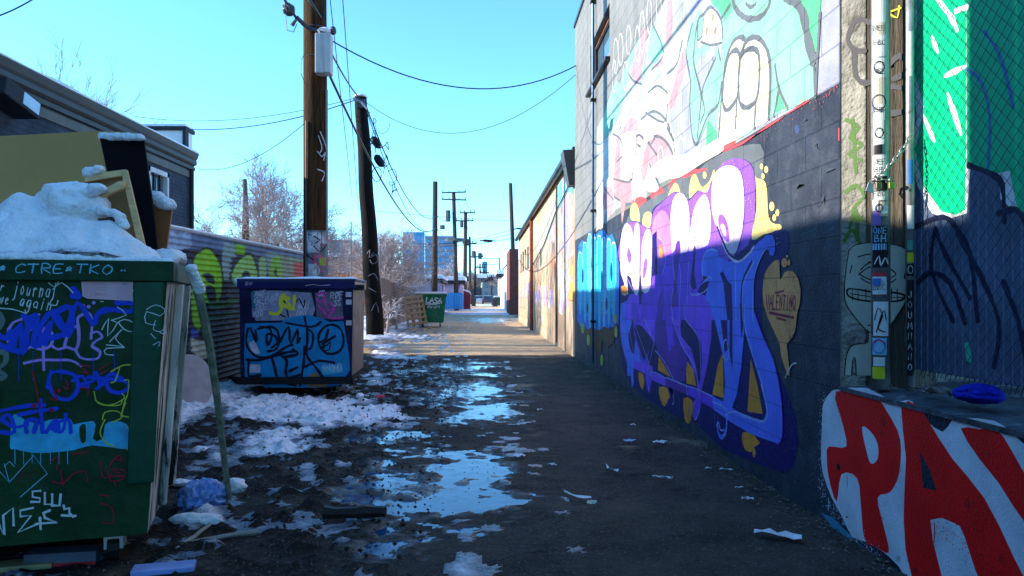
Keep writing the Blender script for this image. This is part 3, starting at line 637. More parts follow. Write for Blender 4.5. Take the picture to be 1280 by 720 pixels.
    p.fill(D1((60, 720), (70, 600), (100, 540), (160, 540), (165, 720)), vio, 0)
    # deep purple second letter
    p.fill(D2((95, 0), (240, 0), (235, 250), (215, 210), (190, 330), (215, 430), (235, 405), (340, 465), (350, 610), (345, 560), (350, 470), (300, 455), (300, 490), (215, 450), (205, 530), (190, 520), (175, 440), (165, 400), (115, 385), (120, 345), (160, 360), (110, 180)), lpur, 0)
    p.fill(D2((110, 150), (150, 130), (210, 200), (205, 260), (180, 320), (165, 330)), indigo, 2)
    p.fill(D2((135, 30), (150, 10), (235, 20), (238, 110), (205, 195), (150, 120)), vio, 1)
    # third dark purple letter
    p.fill(D2((240, 0), (350, 0), (420, 250), (430, 330), (415, 460), (380, 470), (370, 500), (350, 460), (325, 430), (250, 290), (235, 200)), dpur, 1)
    p.fill(D2((300, 0), (330, 0), (350, 240), (320, 300), (300, 120)), lpur, 1)
    # base bar, segments
    p.fill(B((105, 228), (185, 255), (180, 300), (105, 262)), vio, 0)
    p.fill(B((180, 280), (235, 303), (235, 335), (180, 310)), vio, 0); p.fill(B((235, 303), (328, 338), (328, 372), (235, 335)), dpur, 0); p.fill(B((328, 335), (432, 378), (430, 427), (328, 372)), lpur, 0)
    # fourth: big violet with S curve
    p.fill(A((300, 380), (470, 380), (420, 430), (430, 520), (370, 560), (400, 600), (440, 610), (460, 720), (290, 720), (270, 560)), vio, 1)
    p.fill(B((255, 0), (425, 0), (425, 130), (410, 240), (385, 350), (365, 470), (350, 450), (350, 400), (372, 380), (362, 300), (330, 220), (300, 170), (268, 80)), vio, 1)
    p.fill(B((310, 0), (325, 0), (320, 60), (355, 110), (378, 150), (385, 230), (375, 330), (362, 260), (340, 180), (300, 130), (300, 60)), indigo, 2)
    p.fill(B((352, 400), (380, 395), (378, 430), (362, 472), (352, 460)), lpur, 2)
    # pink-white upper lobes
    p.fill(D1((30, 300), (35, 160), (55, 75), (80, 50), (110, 90), (120, 150), (130, 70), (150, 50), (165, 100), (165, 300), (160, 520), (130, 540), (105, 430), (75, 420), (85, 540), (40, 540), (60, 470), (35, 400)), pinkw, 2)
    p.fill(D1((175, 260), (190, 150), (215, 95), (240, 110), (250, 200), (245, 420), (232, 520), (180, 520)), pinkw, 2)
    p.fill(D1((185, 430), (195, 320), (210, 290), (220, 330), (205, 420)), purp, 2)
    p.fill(D1((78, 270), (85, 220), (105, 260), (105, 320), (90, 330)), purp, 2)
    p.fill(D1((40, 540), (36, 490), (60, 480), (80, 500), (78, 545)), orange, 1)
    p.fill(D1((250, 180), (258, 60), (280, 0), (320, -40), (365, 0), (385, 120), (390, 260), (340, 280), (320, 180), (290, 150), (285, 260), (255, 400)), mag, 2)
    p.fill(D1((255, 130), (285, 100), (288, 400), (262, 480), (245, 420)), indigo, 0)  # indigo strip paints in a narrow upright cast shadow
    p.fill(D1((300, 280), (300, 200), (320, 200), (328, 260), (320, 300)), orange, 1)
    p.fill(D1((390, 250), (380, 60), (385, -60), (410, -140), (450, -160), (490, -120), (512, 0), (500, 240), (450, 260), (430, 170), (412, 260)), pinkw, 2)
    p.fill(D1((505, 240), (515, 100), (540, -40), (580, -120), (620, -150), (650, -80), (660, 60), (640, 200), (560, 230), (548, 200), (535, 240)), pinkw, 2)
    # violet shade parts under the lobes
    p.fill(D1((255, 420), (290, 400), (340, 280), (395, 255), (430, 200), (440, 260), (540, 240), (640, 205), (680, 230), (600, 330), (600, 460), (560, 540), (480, 720), (170, 720), (180, 540), (235, 525)), lpur, 0)
    p.fill(D1((430, 620), (425, 480), (435, 330), (450, 230), (440, 170), (415, 200), (405, 330), (400, 480), (380, 620)), dpur, 2)
    p.fill(D1((520, 480), (540, 260), (552, 200), (552, 260), (545, 400), (560, 500)), indigo, 2)
    p.fill(D1((480, 720), (485, 560), (560, 520), (620, 560), (700, 720)), vio, 0)
    p.fill(D1((280, 720), (300, 560), (330, 490), (335, 600), (320, 720)), dpur, 1)
    for st in (D1((30, 300), (35, 160), (55, 75), (80, 50), (110, 90), (122, 150), (132, 70), (152, 48), (167, 100), (165, 300), (160, 520)), D1((40, 350), (75, 420), (130, 540)), D1((78, 300), (70, 240), (90, 220), (112, 290), (95, 330)), D1((150, 330), (150, 420), (135, 430), (122, 410)), D1((182, 520), (178, 260), (190, 150), (215, 92), (244, 110), (252, 200)),
               D1((252, 180), (258, 60), (280, 0)), D1((295, 150), (330, 190), (345, 280), (345, 330)), D1((345, 330), (330, 380), (320, 410)), D1((400, 500), (385, 600), (400, 720)), D1((440, 330), (450, 420), (445, 560), (440, 720)), D1((505, 320), (500, 440), (495, 600)), D1((390, 250), (395, 330), (410, 440)), D1((515, 470), (520, 540), (570, 545), (620, 520), (660, 470)), D1((605, 440), (600, 330), (640, 240), (700, 250))):
        p.stroke(st, .016, lil2, 3)
    for st in (B((55, 40), (52, 120), (70, 210), (82, 260), (80, 290), (92, 290)), B((95, 0), (90, 100), (105, 200), (100, 250)), B((105, 0), (115, 90), (150, 190), (170, 245), (175, 290)), B((150, 60), (175, 120), (190, 150), (180, 200), (165, 270), (165, 330), (172, 365)), B((180, 300), (182, 278), (235, 303), (235, 330)), B((195, 190), (235, 240), (265, 300), (268, 300)), B((262, 50), (280, 110), (310, 180), (350, 240), (368, 300), (372, 370)),
               B((315, 0), (318, 60), (360, 115), (378, 170), (382, 330)), B((328, 372), (330, 336), (430, 378)), B((358, 405), (350, 420), (352, 460), (362, 472), (378, 430)), B((268, 370), (272, 400), (265, 410)), B((240, 300), (325, 336))):
        p.stroke(st, .014, lil2, 3)
    # big blue letter
    p.fill(B((550, -60), (600, -60), (600, 30), (620, 90), (645, 150), (680, 230), (705, 340), (716, 440), (716, 540), (700, 572), (650, 555), (585, 530), (500, 480), (432, 430), (432, 378), (475, 400), (520, 432), (560, 455), (610, 474), (640, 475), (652, 440), (630, 330), (592, 210), (562, 110), (550, 0)), peri, 1)
    p.fill(B((415, 0), (430, -40), (470, -40), (555, -60), (560, 120), (548, 260), (530, 370), (505, 440), (478, 460), (470, 430), (475, 390), (482, 330), (475, 220), (440, 70)), peri, 1)
    p.stroke(B((488, 440), (488, 500), (480, 535), (466, 545), (453, 525), (452, 490)), .045, peri, 3)
    p.stroke(B((560, -20), (565, 100), (596, 210), (634, 330), (656, 440), (642, 480), (600, 476), (540, 452)), .012, W('paleblue', .35, .42, .85), 3)
    p.fill(B((463, 60), (445, 0), (490, 0), (492, 140), (498, 180), (480, 200), (475, 150)), indigo, 1)
    p.fill(B((500, -60), (512, -60), (512, 270), (500, 200)), indigo, 0); p.fill(B((540, -60), (555, -60), (556, 100), (548, 140)), indigo, 0)
    p.fill(A((430, 520), (425, 470), (440, 420), (465, 402), (495, 410), (510, 440), (545, 455), (600, 450), (640, 420), (680, 370), (720, 338), (745, 340), (756, 370), (756, 410), (745, 432), (730, 425), (728, 405), (712, 402), (690, 440), (665, 510), (655, 600), (655, 650), (500, 640), (550, 560), (520, 500), (470, 540), (425, 558), (455, 528)), peri, 1)
    p.fill(A((460, 540), (500, 490), (540, 600), (545, 720), (510, 720), (440, 620)), peri, 0)
    p.fill(A((520, 530), (560, 560), (565, 720), (540, 720)), indigo, 0)
    for st in (A((655, 720), (655, 600), (665, 510), (690, 440), (712, 402)), A((430, 520), (425, 470), (440, 420), (465, 402), (495, 410)), A((425, 558), (460, 525), (470, 540)), B((475, 170), (480, 150), (490, 150), (496, 210), (488, 232), (475, 215)), B((485, 455), (520, 440), (600, 470), (640, 478), (655, 440), (630, 330)), B((446, 500), (455, 485), (463, 515), (478, 515)), B((432, 400), (475, 420), (490, 450), (485, 520), (468, 545)), A((610, 720), (612, 560), (660, 460)), A((580, 720), (575, 480))):
        p.stroke(st, .016, W('paleblue', .35, .42, .85), 3)
    p.stroke(A((606, 720), (606, 560), (650, 460)), .03, indigo, 3)
    # white lobe with spiral
    p.fill(A((470, 120), (485, 60), (520, 30), (560, 25), (597, 50), (612, 110), (617, 200), (610, 300), (592, 380), (572, 425), (545, 410), (520, 350), (488, 290), (470, 220)), pinkw, 3)
    p.fill(A((500, 290), (502, 250), (520, 245), (540, 280), (550, 340), (545, 370), (520, 350)), purp, 2)
    p.fill(A((512, 310), (512, 290), (525, 290), (535, 320), (532, 345)), pinkw, 2)
    p.stroke(A((495, 300), (530, 390), (560, 440), (610, 435), (650, 400)), .03, indigo, 3); p.stroke(A((520, 380), (545, 430), (590, 458), (640, 420), (660, 390)), .022, pinkw, 3)
    # pale outline on the tall leg
    p.stroke(B((600, 30), (640, 140), (680, 230), (705, 340), (716, 440), (716, 540), (700, 572)), .014, lpur, 3)
    # orange heart with signature
    V_ = CR(940, 320, 6)
    p.fill(V_((215, 660), (180, 580), (130, 470), (95, 360), (88, 240), (105, 130), (150, 60), (190, 30), (215, 50), (218, 180), (250, 125), (300, 110), (345, 150), (372, 250), (365, 360), (345, 440), (335, 540), (310, 610), (270, 660), (275, 720), (290, 900), (255, 840), (225, 740)), W('orange_b', .86, .34, .11), 2)
    for (x, y, rx, ry) in ((250, 50, 22, 36), (285, 50, 12, 24), (270, 2, 8, 10)): p.oval(*V_((x, y))[0], rx / 6, ry / 6, W('orange_b', .86, .34, .11), 12)
    r2 = W('signred', .30, .01, .05)
    x0, y0 = V_((112, 395))[0]; x1, y1 = V_((338, 400))[0]
    p.text(x0, y0, x1, y1, 'VALENTINO', 17, .014, r2, slant=.05, jit=.05)
    p.stroke(V_((185, 278), (245, 262)), .016, r2, 0); p.stroke(V_((140, 425), (320, 462)), .02, r2, 0); p.stroke(V_((195, 465), (262, 482)), .018, r2, 0)
    p.stroke([(983, 472), (991, 456), (997, 454)], .012, white, 2)
    rr = random.Random(8)
    for (a, b, c, d, mt, n) in ((992, 330, 992, 590, indigo, 260), (880, 560, 985, 598, indigo, 160), (780, 300, 905, 200, purp, 160), (905, 200, 975, 300, yellow, 120), (985, 330, 960, 300, indigo, 90), (905, 500, 975, 545, peri, 60), (780, 460, 870, 540, navy, 120), (965, 340, 1000, 420, W('orange_b', .86, .34, .11), 90), (915, 184, 1048, 106, red, 130), (790, 262, 905, 192, red, 90)):
        p.spray(a, b, c, d, .035, n, mt, rr, .0035)
    p.drips([(800 + k * 13 + rr.uniform(-4, 4), 470 + k * 7, rr.uniform(.05, .16)) for k in range(9)], lpur, .008); p.drips([(905 + k * 8, 300 + k, rr.uniform(.05, .12)) for k in range(3)], purp, .006)
    for (x, y) in ((1010, 150), (1030, 250), (1020, 180), (1000, 230), (1038, 210), (1015, 270)): p.fill([(x + rr.uniform(-7, 7), y + rr.uniform(-9, 9)) for _ in range(3)] + [(x, y)], W('blockpatch', .055, .065, .085), 0)
    # ---- blue letters at the far end
    S2 = U2
    p.fill([(722, 400), (722, 330), (724, 306), (729, 300), (733, 304), (736, 292), (742, 287), (745, 294), (750, 289), (757, 288), (761, 296), (766, 292), (771, 304), (775, 335), (774, 405), (768, 412), (764, 408), (758, 420), (752, 415), (745, 428), (738, 412), (730, 415)], W('cobalt', .02, .17, .66), 1)
    for (x, yt, yb) in ((726, 318, 392), (732, 306, 400), (738, 296, 408), (744, 300, 415), (750, 298, 410), (756, 300, 408), (762, 302, 405), (768, 306, 398)):
        p.fill([(x - 2.4, yt + 6), (x - 1, yt), (x + 1.6, yt + 2), (x + 2.2, (yt + yb) / 2), (x + 1, yb), (x - 1.6, yb - 8)], cyan if (x // 6) % 3 else W('aqua', .10, .62, .80), 2)
        p.stroke([(x - 2.8, yb - 14), (x - 2.9, yt + 8), (x - .5, yt - 3), (x + 2.6, yt + 5), (x + 2.8, (yt + yb) / 2)], .03, W('skywhite', .45, .75, .85), 2)
    for (x, y, r_) in ((729, 345, 9), (741, 330, 12), (741, 368, 8), (753, 352, 14), (765, 340, 12), (759, 380, 8), (735, 385, 6)): p.oval(x, y, 1.5, r_, W('deepblue', .01, .04, .22), 8)
    p.fill([(728, 405), (735, 412), (742, 408), (748, 414), (756, 408), (764, 412), (773, 402), (768, 428), (760, 434), (754, 424), (750, 446), (744, 430), (738, 436), (733, 422)], brown, 1)
    p.drips([(733, 425, .2), (739, 436, .15), (745, 440, .25), (752, 440, .2), (760, 434, .2), (768, 425, .25), (771, 410, .2)], W('cobalt', .02, .17, .66), .03)
    for (x, y) in ((729, 410), (736, 425), (770, 398), (771, 415), (753, 450)): p.oval(x, y, 2, 7, lime)
    p.build('lower_mural', gb, 'purple, blue and pink lettering mural over dark blocks')
    # grey patches & small marks on the block course
    p = Paint(S, .0006); 
    p.oval(*CR(940, 80, 6)((338, 490))[0], 3, 6, W('markblue', .05, .08, .2), 8)
    p.fill([(1048, 160), (1049.5, 160), (1049.5, 176), (1048, 176)], red, 0)
    p.build('paint_marks', gb)
    return gb

def pillar_and_gate():
    """end wall of the building, low wall, chain-link gate"""
    gbp = empty('block_pier', (2.0, 3.84, 0), 'rough concrete and timber pier with a painted one-eyed face, at the mural wall end', 'pier')
    conc = mat('pier_concrete', (.30, .29, .25), rough=.95, var=.3, scale=7, bump=2.2, bscale=38, grime=((.12, .12, .1), 6, .5, .7))
    wood = mat('pier_timber', (.105, .088, .066), rough=.85, var=.45, scale=3, bump=1.5, bscale=20, stretch=(9, 9, .7), grime=((.05, .04, .03), 2, .5, .7))
    A0 = Vector((1.866, 3.845, 0)); A1 = Vector((2.06, 3.55, 0)); du = (A1 - A0).normalized(); nn_ = Vector((du.y, -du.x, 0)); LL = (A1 - A0).length
    def strip(mb, a, b, out, mt):
        P0 = A0 + du * a + nn_ * out; P1 = A0 + du * b + nn_ * out; B0 = A0 + du * a - nn_ * .25; B1 = A0 + du * b - nn_ * .25
        if a == 0: B0 = Vector((1.868, 4.0, 0))
        V = [Vector((q.x, q.y, z)) for q in (P0, P1, B1, B0) for z in (.4, 5.5)]; mb.mesh(V, [(0, 2, 3, 1), (2, 4, 5, 3), (4, 6, 7, 5), (6, 0, 1, 7), (1, 3, 5, 7), (0, 6, 4, 2)], mt)
    m = MB(); strip(m, 0, .135, 0, conc); m.build('concrete_face', gbp, bevel=.008)
    m = MB()
    for a, b, d in ((.138, .205, -.004), (.208, .27, -.009), (.273, LL, -.003)): strip(m, a, b, d, wood)
    m.build('timber_boards', gbp, bevel=.004)
    S = Plane((A0.x, A0.y, CAM.z), du, nn_); p = Paint(S, .0012)
    g = P_('moss', .07, .16, .03); bk = P_('blackline', .012, .012, .012); dg = P_('fadegrey', .05, .05, .06)
    for st in ([(1058, 150), (1074, 160), (1062, 172), (1078, 182), (1060, 192), (1076, 200)], [(1066, 150), (1070, 215)], [(1058, 240), (1070, 232), (1080, 246), (1066, 262), (1078, 275)], [(1062, 285), (1070, 262), (1072, 300)], [(1056, 300), (1066, 288), (1078, 310)]): p.stroke(st, .022, g, 3)
    for st in ([(1066, 30), (1060, 50), (1068, 62), (1080, 64)], [(1066, 30), (1075, 24), (1087, 28)], [(1068, 64), (1070, 95), (1082, 104), (1092, 100)], [(1112, 80), (1124, 70), (1134, 78), (1130, 92), (1118, 98)], [(1113, 142), (1126, 140)], [(1116, 108), (1128, 110)]): p.stroke(st, .03, dg, 3)
    for st in ([(1112, 15), (1126, 10)], [(1113, 18), (1122, 22), (1124, 8)]): p.stroke(st, .012, P_('yellowtag', .5, .5, .02), 2)
    # face
    E = CR(1040, 280, 3.273); sk = P_('bone', .44, .46, .36)
    face = E((70, 110), (100, 85), (180, 75), (270, 88), (310, 120), (312, 230), (305, 310), (270, 370), (230, 425), (190, 445), (150, 440), (110, 400), (60, 330), (52, 270), (58, 190))
    p.fill(E((148, 430), (190, 445), (225, 425), (235, 480), (235, 620), (100, 620), (98, 550), (85, 560), (82, 618), (52, 618), (60, 540), (80, 500), (110, 490), (145, 485)), sk, 1)
    p.fill(face, sk, 3)
    q = lambda pts, w=.007: p.stroke(pts, w, bk, 3)
    q(face + [face[0]], .006); q(E((112, 205), (150, 178), (190, 172), (230, 180), (262, 205), (230, 225), (190, 232), (150, 225)) + E((112, 205))); q(E((118, 188), (150, 160), (190, 155))); q(E((108, 135), (140, 125), (175, 122))); q(E((150, 158), (170, 152)))
    q(E((120, 222), (150, 240), (190, 245), (240, 240), (262, 225))); q(E((75, 200), (82, 170))); q(E((300, 220), (305, 190)), .012)
    q(E((62, 275), (70, 265), (110, 268), (190, 282), (250, 280), (295, 290), (297, 302), (270, 315), (190, 318), (110, 310), (70, 295), (62, 280)), .010)
    q(E((75, 285), (190, 300), (295, 300)), .005)
    for x in (85, 108, 140, 168, 245, 268): q(E((x, 266), (x, 312)), .005)
    q(E((150, 415), (190, 405)), .006); q(E((52, 618), (60, 540), (80, 500), (110, 490), (145, 485), (150, 440)), .006); q(E((82, 618), (85, 560), (96, 548), (100, 618)), .006)
    p.build('face_painting', gbp)

    # low wall
    lw = empty('low_wall', (WX, 2, 0), 'low block wall painted with big red letters edged in white, below the fence', 'wall')
    dk = mat('lowwall_navy', (.02, .024, .045), rough=.6, var=.3, scale=4, bump=.8, bscale=60)
    cop = mat('coping', (.06, .07, .085), rough=.5, var=.5, scale=9, bump=1.2, bscale=30, grime=((.30, .36, .38), 5, .55, .7))
    m = MB(); zt = .7545
    m.box((WX, -2.5, -.3), (2.72, 3.838, zt - .02), dk); m.build('wall', lw, recalc=True)
    m = MB(); m.mesh([(WX - .008, -2.5, zt - .02), (WX - .008, 3.836, zt - .02), (WX - .008, 3.836, zt), (WX - .008, -2.5, zt), (WX + .12, -2.5, zt + .02), (WX + .12, 3.755, zt + .02), (2.72, -2.5, zt + .045), (2.72, 3.755, zt + .045), (2.72, -2.5, zt - .02), (2.72, 3.836, zt - .02)],
                     [(0, 1, 2, 3), (3, 2, 5, 4), (4, 5, 7, 6), (6, 7, 9, 8), (0, 3, 4, 6, 8), (1, 9, 7, 5, 2), (0, 8, 9, 1)], cop)
    m.build('coping', lw)
    S = Plane((WX, 0, CAM.z), (0, 1, 0), (-1, 0, 0)); p = Paint(S, .001)
    H = CR(980, 280, 1.636); wh = mat('paint_whitelow', (.66, .68, .74), rough=.6, var=.18, scale=5, bump=.35, bscale=90, grime=((.10, .11, .14), 9, .60, .74)); rd = mat('paint_redlow', (.90, .008, .008), rough=.55, var=.15, scale=5, bump=.35, bscale=90, grime=((.16, .01, .012), 10, .58, .72)); 
    p.fill(H((78, 420), (80, 370), (95, 345), (110, 338), (170, 335), (215, 360), (240, 362), (262, 362), (290, 400), (325, 425), (345, 400), (362, 396), (430, 402), (470, 430), (520, 480), (560, 540), (640, 640), (640, 800), (330, 800), (235, 700), (205, 672), (170, 650), (140, 640), (120, 600), (98, 560), (80, 510), (76, 470)), wh, 2)
    p.fill(H((107, 343), (180, 348), (212, 385), (238, 440), (236, 510), (218, 548), (192, 560), (205, 620), (215, 672), (188, 660), (165, 645), (158, 580), (150, 520), (118, 512), (108, 568), (92, 520), (88, 480), (92, 455), (128, 455), (118, 400)), rd, 3)
    p.fill(H((160, 415), (178, 425), (192, 450), (192, 480), (178, 490), (168, 460)), wh, 3)
    p.fill(H((240, 372), (272, 370), (300, 410), (345, 480), (410, 560), (470, 680), (520, 800), (425, 780), (370, 640), (350, 612), (300, 605), (318, 700), (330, 770), (262, 722), (245, 600), (250, 480)), rd, 2)
    p.fill(H((278, 465), (298, 500), (312, 545), (285, 540)), dk, 0)
    p.fill(H((362, 418), (400, 420), (435, 418), (470, 470), (520, 560), (600, 700), (560, 660), (500, 620), (440, 530), (400, 480)), rd, 2)
    p.fill(H((76, 590), (100, 600), (150, 650), (205, 690), (130, 660)), P_('cyanspray', .05, .25, .38), 1)
    p.dot(*H((112, 497))[0], .02, bk); rr = random.Random(4)
    p.spray(*H((80, 360))[0], *H((78, 560))[0], .02, 260, wh, rr, .003); p.spray(*H((80, 560))[0], *H((200, 690))[0], .025, 240, wh, rr, .003); p.spray(*H((110, 340))[0], *H((150, 520))[0], .02, 160, rd, rr, .003); p.spray(*H((300, 600))[0], *H((500, 760))[0], .03, 160, rd, rr, .003); p.spray(*H((180, 340))[0], *H((240, 500))[0], .015, 120, rd, rr, .003)
    p.drips([(*H(c)[0], L) for c, L in (((172, 655), .06), ((200, 668), .1), ((282, 730), .07), ((130, 515), .05), ((308, 612), .08), ((450, 640), .1))], rd, .007); p.drips([(*H(c)[0], L) for c, L in (((92, 560), .07), ((150, 640), .08), ((340, 720), .1))], wh, .008)
    for c in ((150, 400), (200, 600), (300, 560), (420, 470), (130, 600), (230, 420), (380, 600)):
        x, y = H(c)[0]; p.fill([(x + rr.uniform(-3, 3), y + rr.uniform(-3, 3)) for _ in range(4)], dk, 0)
    p.build('red_lettering', lw, 'big red letters on a white outline')

    # chain-link fence with slats
    fx = 2.08; gt = empty('chainlink_fence', (fx, 2, .8), 'chain-link fence with blue slats and a green and white graffiti bubble', 'fence')
    slat = mat('slat_blue', (.085, .115, .19), rough=.5, var=.3, scale=3, bump=.3, bscale=30)
    m = MB(); y = -1.5
    while y < 3.56:
        m.box((fx, y, .872), (fx + .006, y + .043, 3.6), slat); y += .05
    sl = m.build('slats', gt)
    S = Plane((fx, 0, CAM.z), (0, 1, 0), (-1, 0, 0)); p = Paint(S, .0012)
    G = CR(1000, 0, 2.25); gr = P_('signalgreen', .0, .50, .22); gw = P_('slatwhite', .70, .72, .72); dkg = P_('darkgreenslat', .0, .28, .14); lb = P_('lineblue', .04, .18, .36); nv = P_('slatnavy', .01, .015, .05)
    p.fill(G((310, -200), (640, -200), (640, 560), (600, 590), (565, 560), (560, 500), (480, 470), (470, 600), (420, 615), (370, 600), (330, 520), (310, 420), (330, 330), (310, 200)), gw, 1)
    p.fill(G((325, -150), (330, 60), (318, 190), (350, 300), (325, 420), (345, 520), (400, 595), (440, 605), (465, 590), (468, 420), (468, -150)), gr, 0)
    p.fill(G((468, -200), (760, -200), (760, 560), (650, 600), (612, 590), (590, 480), (540, 490), (470, 462)), gr, 0)
    for st in (G((340, -60), (420, 40), (445, 90)), G((370, 100), (390, 150)), G((405, 215), (470, 185)), G((345, 320), (380, 400)), G((415, 260), (455, 380))): p.stroke(st, .034, gw, 4, taper=True)
    p.stroke(G((520, 90), (560, 150), (585, 230), (600, 300)), .02, lb, 3); p.stroke(G((470, 195), (510, 230), (535, 330), (530, 470)), .02, lb, 3); p.stroke(G((440, 30), (470, 20)), .03, gw, 2)
    for st in (G((475, 465), (540, 490), (570, 520), (575, 620)), G((320, 640), (400, 610), (440, 640), (480, 720), (500, 900)), G((560, 600), (610, 590), (640, 640)), G((380, 650), (370, 760), (430, 900))): p.stroke(st, .03, nv, 3)
    Hh = H
    for st in (Hh((275, 120), (300, 100), (340, 120), (370, 200)), Hh((355, 20), (400, 100), (440, 200), (430, 290)), Hh((310, 10), (330, 60), (380, 150)), Hh((450, 120), (480, 200), (500, 300))): p.stroke(st, .03, nv, 3)
    p.stroke(Hh((375, 250), (380, 275)), .035, P_('mintdrip', .05, .5, .3), 0)
    p.build('slat_graffiti', sl)
    # wire mesh
    m = MB(); wm = mat('chain_wire', (.012, .03, .05), rough=.5); pitch = .062; y0, y1, z0, z1 = 1.0, 3.60, .865, 3.3; r = .0013
    k = y0 - (z1 - z0)
    while k < y1:
        for sgn in (1, -1):
            a0 = k if sgn == 1 else k + (z1 - z0)
            # line y = a0 + sgn*(z-z0)
            za, zb = z0, z1; ya, yb = a0, a0 + sgn * (z1 - z0)
            def clip(yv): return z0 + (yv - a0) * sgn
            if ya < y0: za = clip(y0); ya = y0
            if ya > y1: za = clip(y1); ya = y1
            if yb < y0: zb = clip(y0); yb = y0
            if yb > y1: zb = clip(y1); yb = y1
            if zb - za > .02:
                m.tube([(fx - .010 - .002 * sgn, ya, za), (fx - .010 - .002 * sgn, yb, zb)], r, wm, 4, False)
        k += pitch
    m.build('wire_mesh', gt, recalc=False)
    m = MB(); z = .86; rr = random.Random(3)
    y = 1.3
    while y < 3.5:                                   # cut wire ends hanging below
        m.tube([(fx - .012, y, .88), (fx - .014, y + .012, .855 - rr.random() * .02), (fx - .02, y + .02, .86)], .0018, wm, 4, False); y += .031
    m.build('wire_ends', gt, recalc=False)

    # stickered steel post
    def post(name, cx, cy, r, z0, z1, label, stick):
        e = empty(name, (cx, cy, z0), label, 'post')
        b = MB(); b.tube([(cx, cy, z0), (cx, cy, z1)], r, mat('post_steel', (.36, .37, .38), rough=.4, metal=.5, var=.2, scale=15, grime=((.12, .1, .09), 12, .55, .7)), 28); b.build('pole', e, smooth=True)
        p = Paint(Cyl(cx, cy, r), .0006, .00006); stick(p); p.build('stickers', e)
        return e
    whs = P_('sticker_white', .72, .72, .70); kb = P_('sticker_black', .015, .015, .02); bl = P_('sticker_blue', .06, .18, .5); pur = P_('sticker_purple', .32, .18, .5); ye = P_('sticker_yellow', .6, .6, .03); rdS = P_('sticker_red', .5, .05, .06); grn = P_('sticker_green', .1, .35, .25); sky = P_('sticker_sky', .25, .5, .7); cre = P_('sticker_cream', .55, .5, .42)
    def st1(p):
        def s(x0, y0, x1, y1, m_):
            a = p.S.uv(x0, y0); b = p.S.uv(x1, y1); p.rectuv(a[0], b[1], b[0], a[1], m_); 
        s(1091, 0, 1107, 28, whs); s(1092, 30, 1106, 44, cre); s(1091, 46, 1108, 70, whs); s(1091, 75, 1108, 97, whs); s(1091, 99, 1108, 130, cre); s(1092, 132, 1106, 150, whs); s(1092, 150, 1105, 180, whs); s(1093, 182, 1103, 192, kb)
        s(1091, 195, 1108, 220, whs); s(1096, 221, 1109, 238, kb); s(1093, 240, 1108, 250, whs); s(1091, 250, 1098, 264, whs); s(1100, 252, 1110, 270, cre); s(1091, 264, 1101, 281, pur); s(1091, 283, 1109, 303, kb)
        s(1091, 303, 1110, 318, kb); s(1091, 305, 1108, 312, sky); s(1091, 318, 1109, 334, kb); s(1091, 340, 1107, 346, rdS); s(1091, 346, 1108, 368, whs); s(1092, 377, 1110, 420, whs); s(1091, 422, 1108, 444, sky); s(1092, 446, 1106, 458, whs); s(1091, 458, 1106, 474, ye)
        p.text(1092, 292, 1109, 292, 'ONE', 8, .006, sky, 0, .02, 1); p.text(1093, 302, 1109, 302, 'BH', 8, .006, sky, 0, .02, 1)
        for y in (38, 56, 92, 140, 205, 215, 245, 356, 362): p.text(1092, y, 1107, y, random.Random(y).choice(['BB', 'EBO', 'RIS', 'NEE', 'BBC']), 6, .003, kb, 0, .08, 1)
        for cyy, rr_ in ((84, 6), (128, 8), (166, 5), (433, 7), (260, 4)):
            p.stroke([(1099 + rr_ * math.cos(t * .9), cyy + rr_ * 1.2 * math.sin(t * .9)) for t in range(8)], .005, kb if cyy < 400 else bl, 2)
        for st in ([(1094, 400), (1098, 385), (1103, 395), (1098, 410), (1106, 415)], [(1096, 415), (1104, 388), (1107, 400)], [(1094, 330), (1099, 320), (1101, 332), (1106, 322), (1109, 330)]): p.stroke(st, .005, kb if st[0][1] > 390 else whs, 3)
        s(1092, 348, 1101, 357, bl); p.oval(1105, 262, 4, 6, whs, 12); p.stroke([(1093, 428), (1099, 424), (1106, 430)], .007, rdS, 2)
    post('steel_post', 1.917, 3.55, .0415, .78, 3.5, 'thick steel post covered in stickers, standing before the painted face', st1)
    def st2(p):
        def s(x0, y0, x1, y1, m_):
            a = p.S.uv(x0, y0); b = p.S.uv(x1, y1); p.rectuv(a[0], b[1], b[0], a[1], m_)
        s(1134, 40, 1141, 95, whs); s(1134, 200, 1141, 230, bl); s(1134, 257, 1142, 286, whs); s(1134, 300, 1141, 312, grn); s(1134, 316, 1142, 328, ye); s(1134, 330, 1142, 345, kb); s(1134, 350, 1142, 470, kb)
        p.stroke([(1138 + 3 * math.cos(t), 337 + 5 * math.sin(t)) for t in range(7)], .003, whs, 2)
        for i, ch in enumerate('JOUMNANO'): p.text(1135, 372 + i * 13, 1141, 372 + i * 13, ch, 8, .003, whs, 0, .03, 1)
    post('fence_post', 2.028, 3.50, .019, .78, 3.5, 'thin steel end post of the chain-link fence, with stickers', st2)
    # chain
    ch = MB(); a = at(1091, 222, 3.49); b = at(1139, 170, 3.475); mid = at(1112, 214, 3.44); n = 13; pts = []
    for i in range(n):
        t = i / (n - 1); pts.append(a * (1 - t) ** 2 + mid * 2 * t * (1 - t) + b * t * t)
    cm = mat('chain_steel', (.45, .42, .38), rough=.35, metal=.8, var=.3, scale=30)
    for i in range(n - 1):
        p0, p1 = pts[i], pts[i + 1]; c = (p0 + p1) / 2; t = (p1 - p0).normalized(); L = (p1 - p0).length * .72
        s_ = t.cross(Vector((0, 1, 0))).normalized() if i % 2 else Vector((0, 1, 0)).cross(t).cross(t).normalized()
        ring = [c + t * L * math.cos(k * math.pi / 6) + s_ * .0085 * math.sin(k * math.pi / 6) for k in range(13)]
        ch.tube(ring, .0032, cm, 6, False)
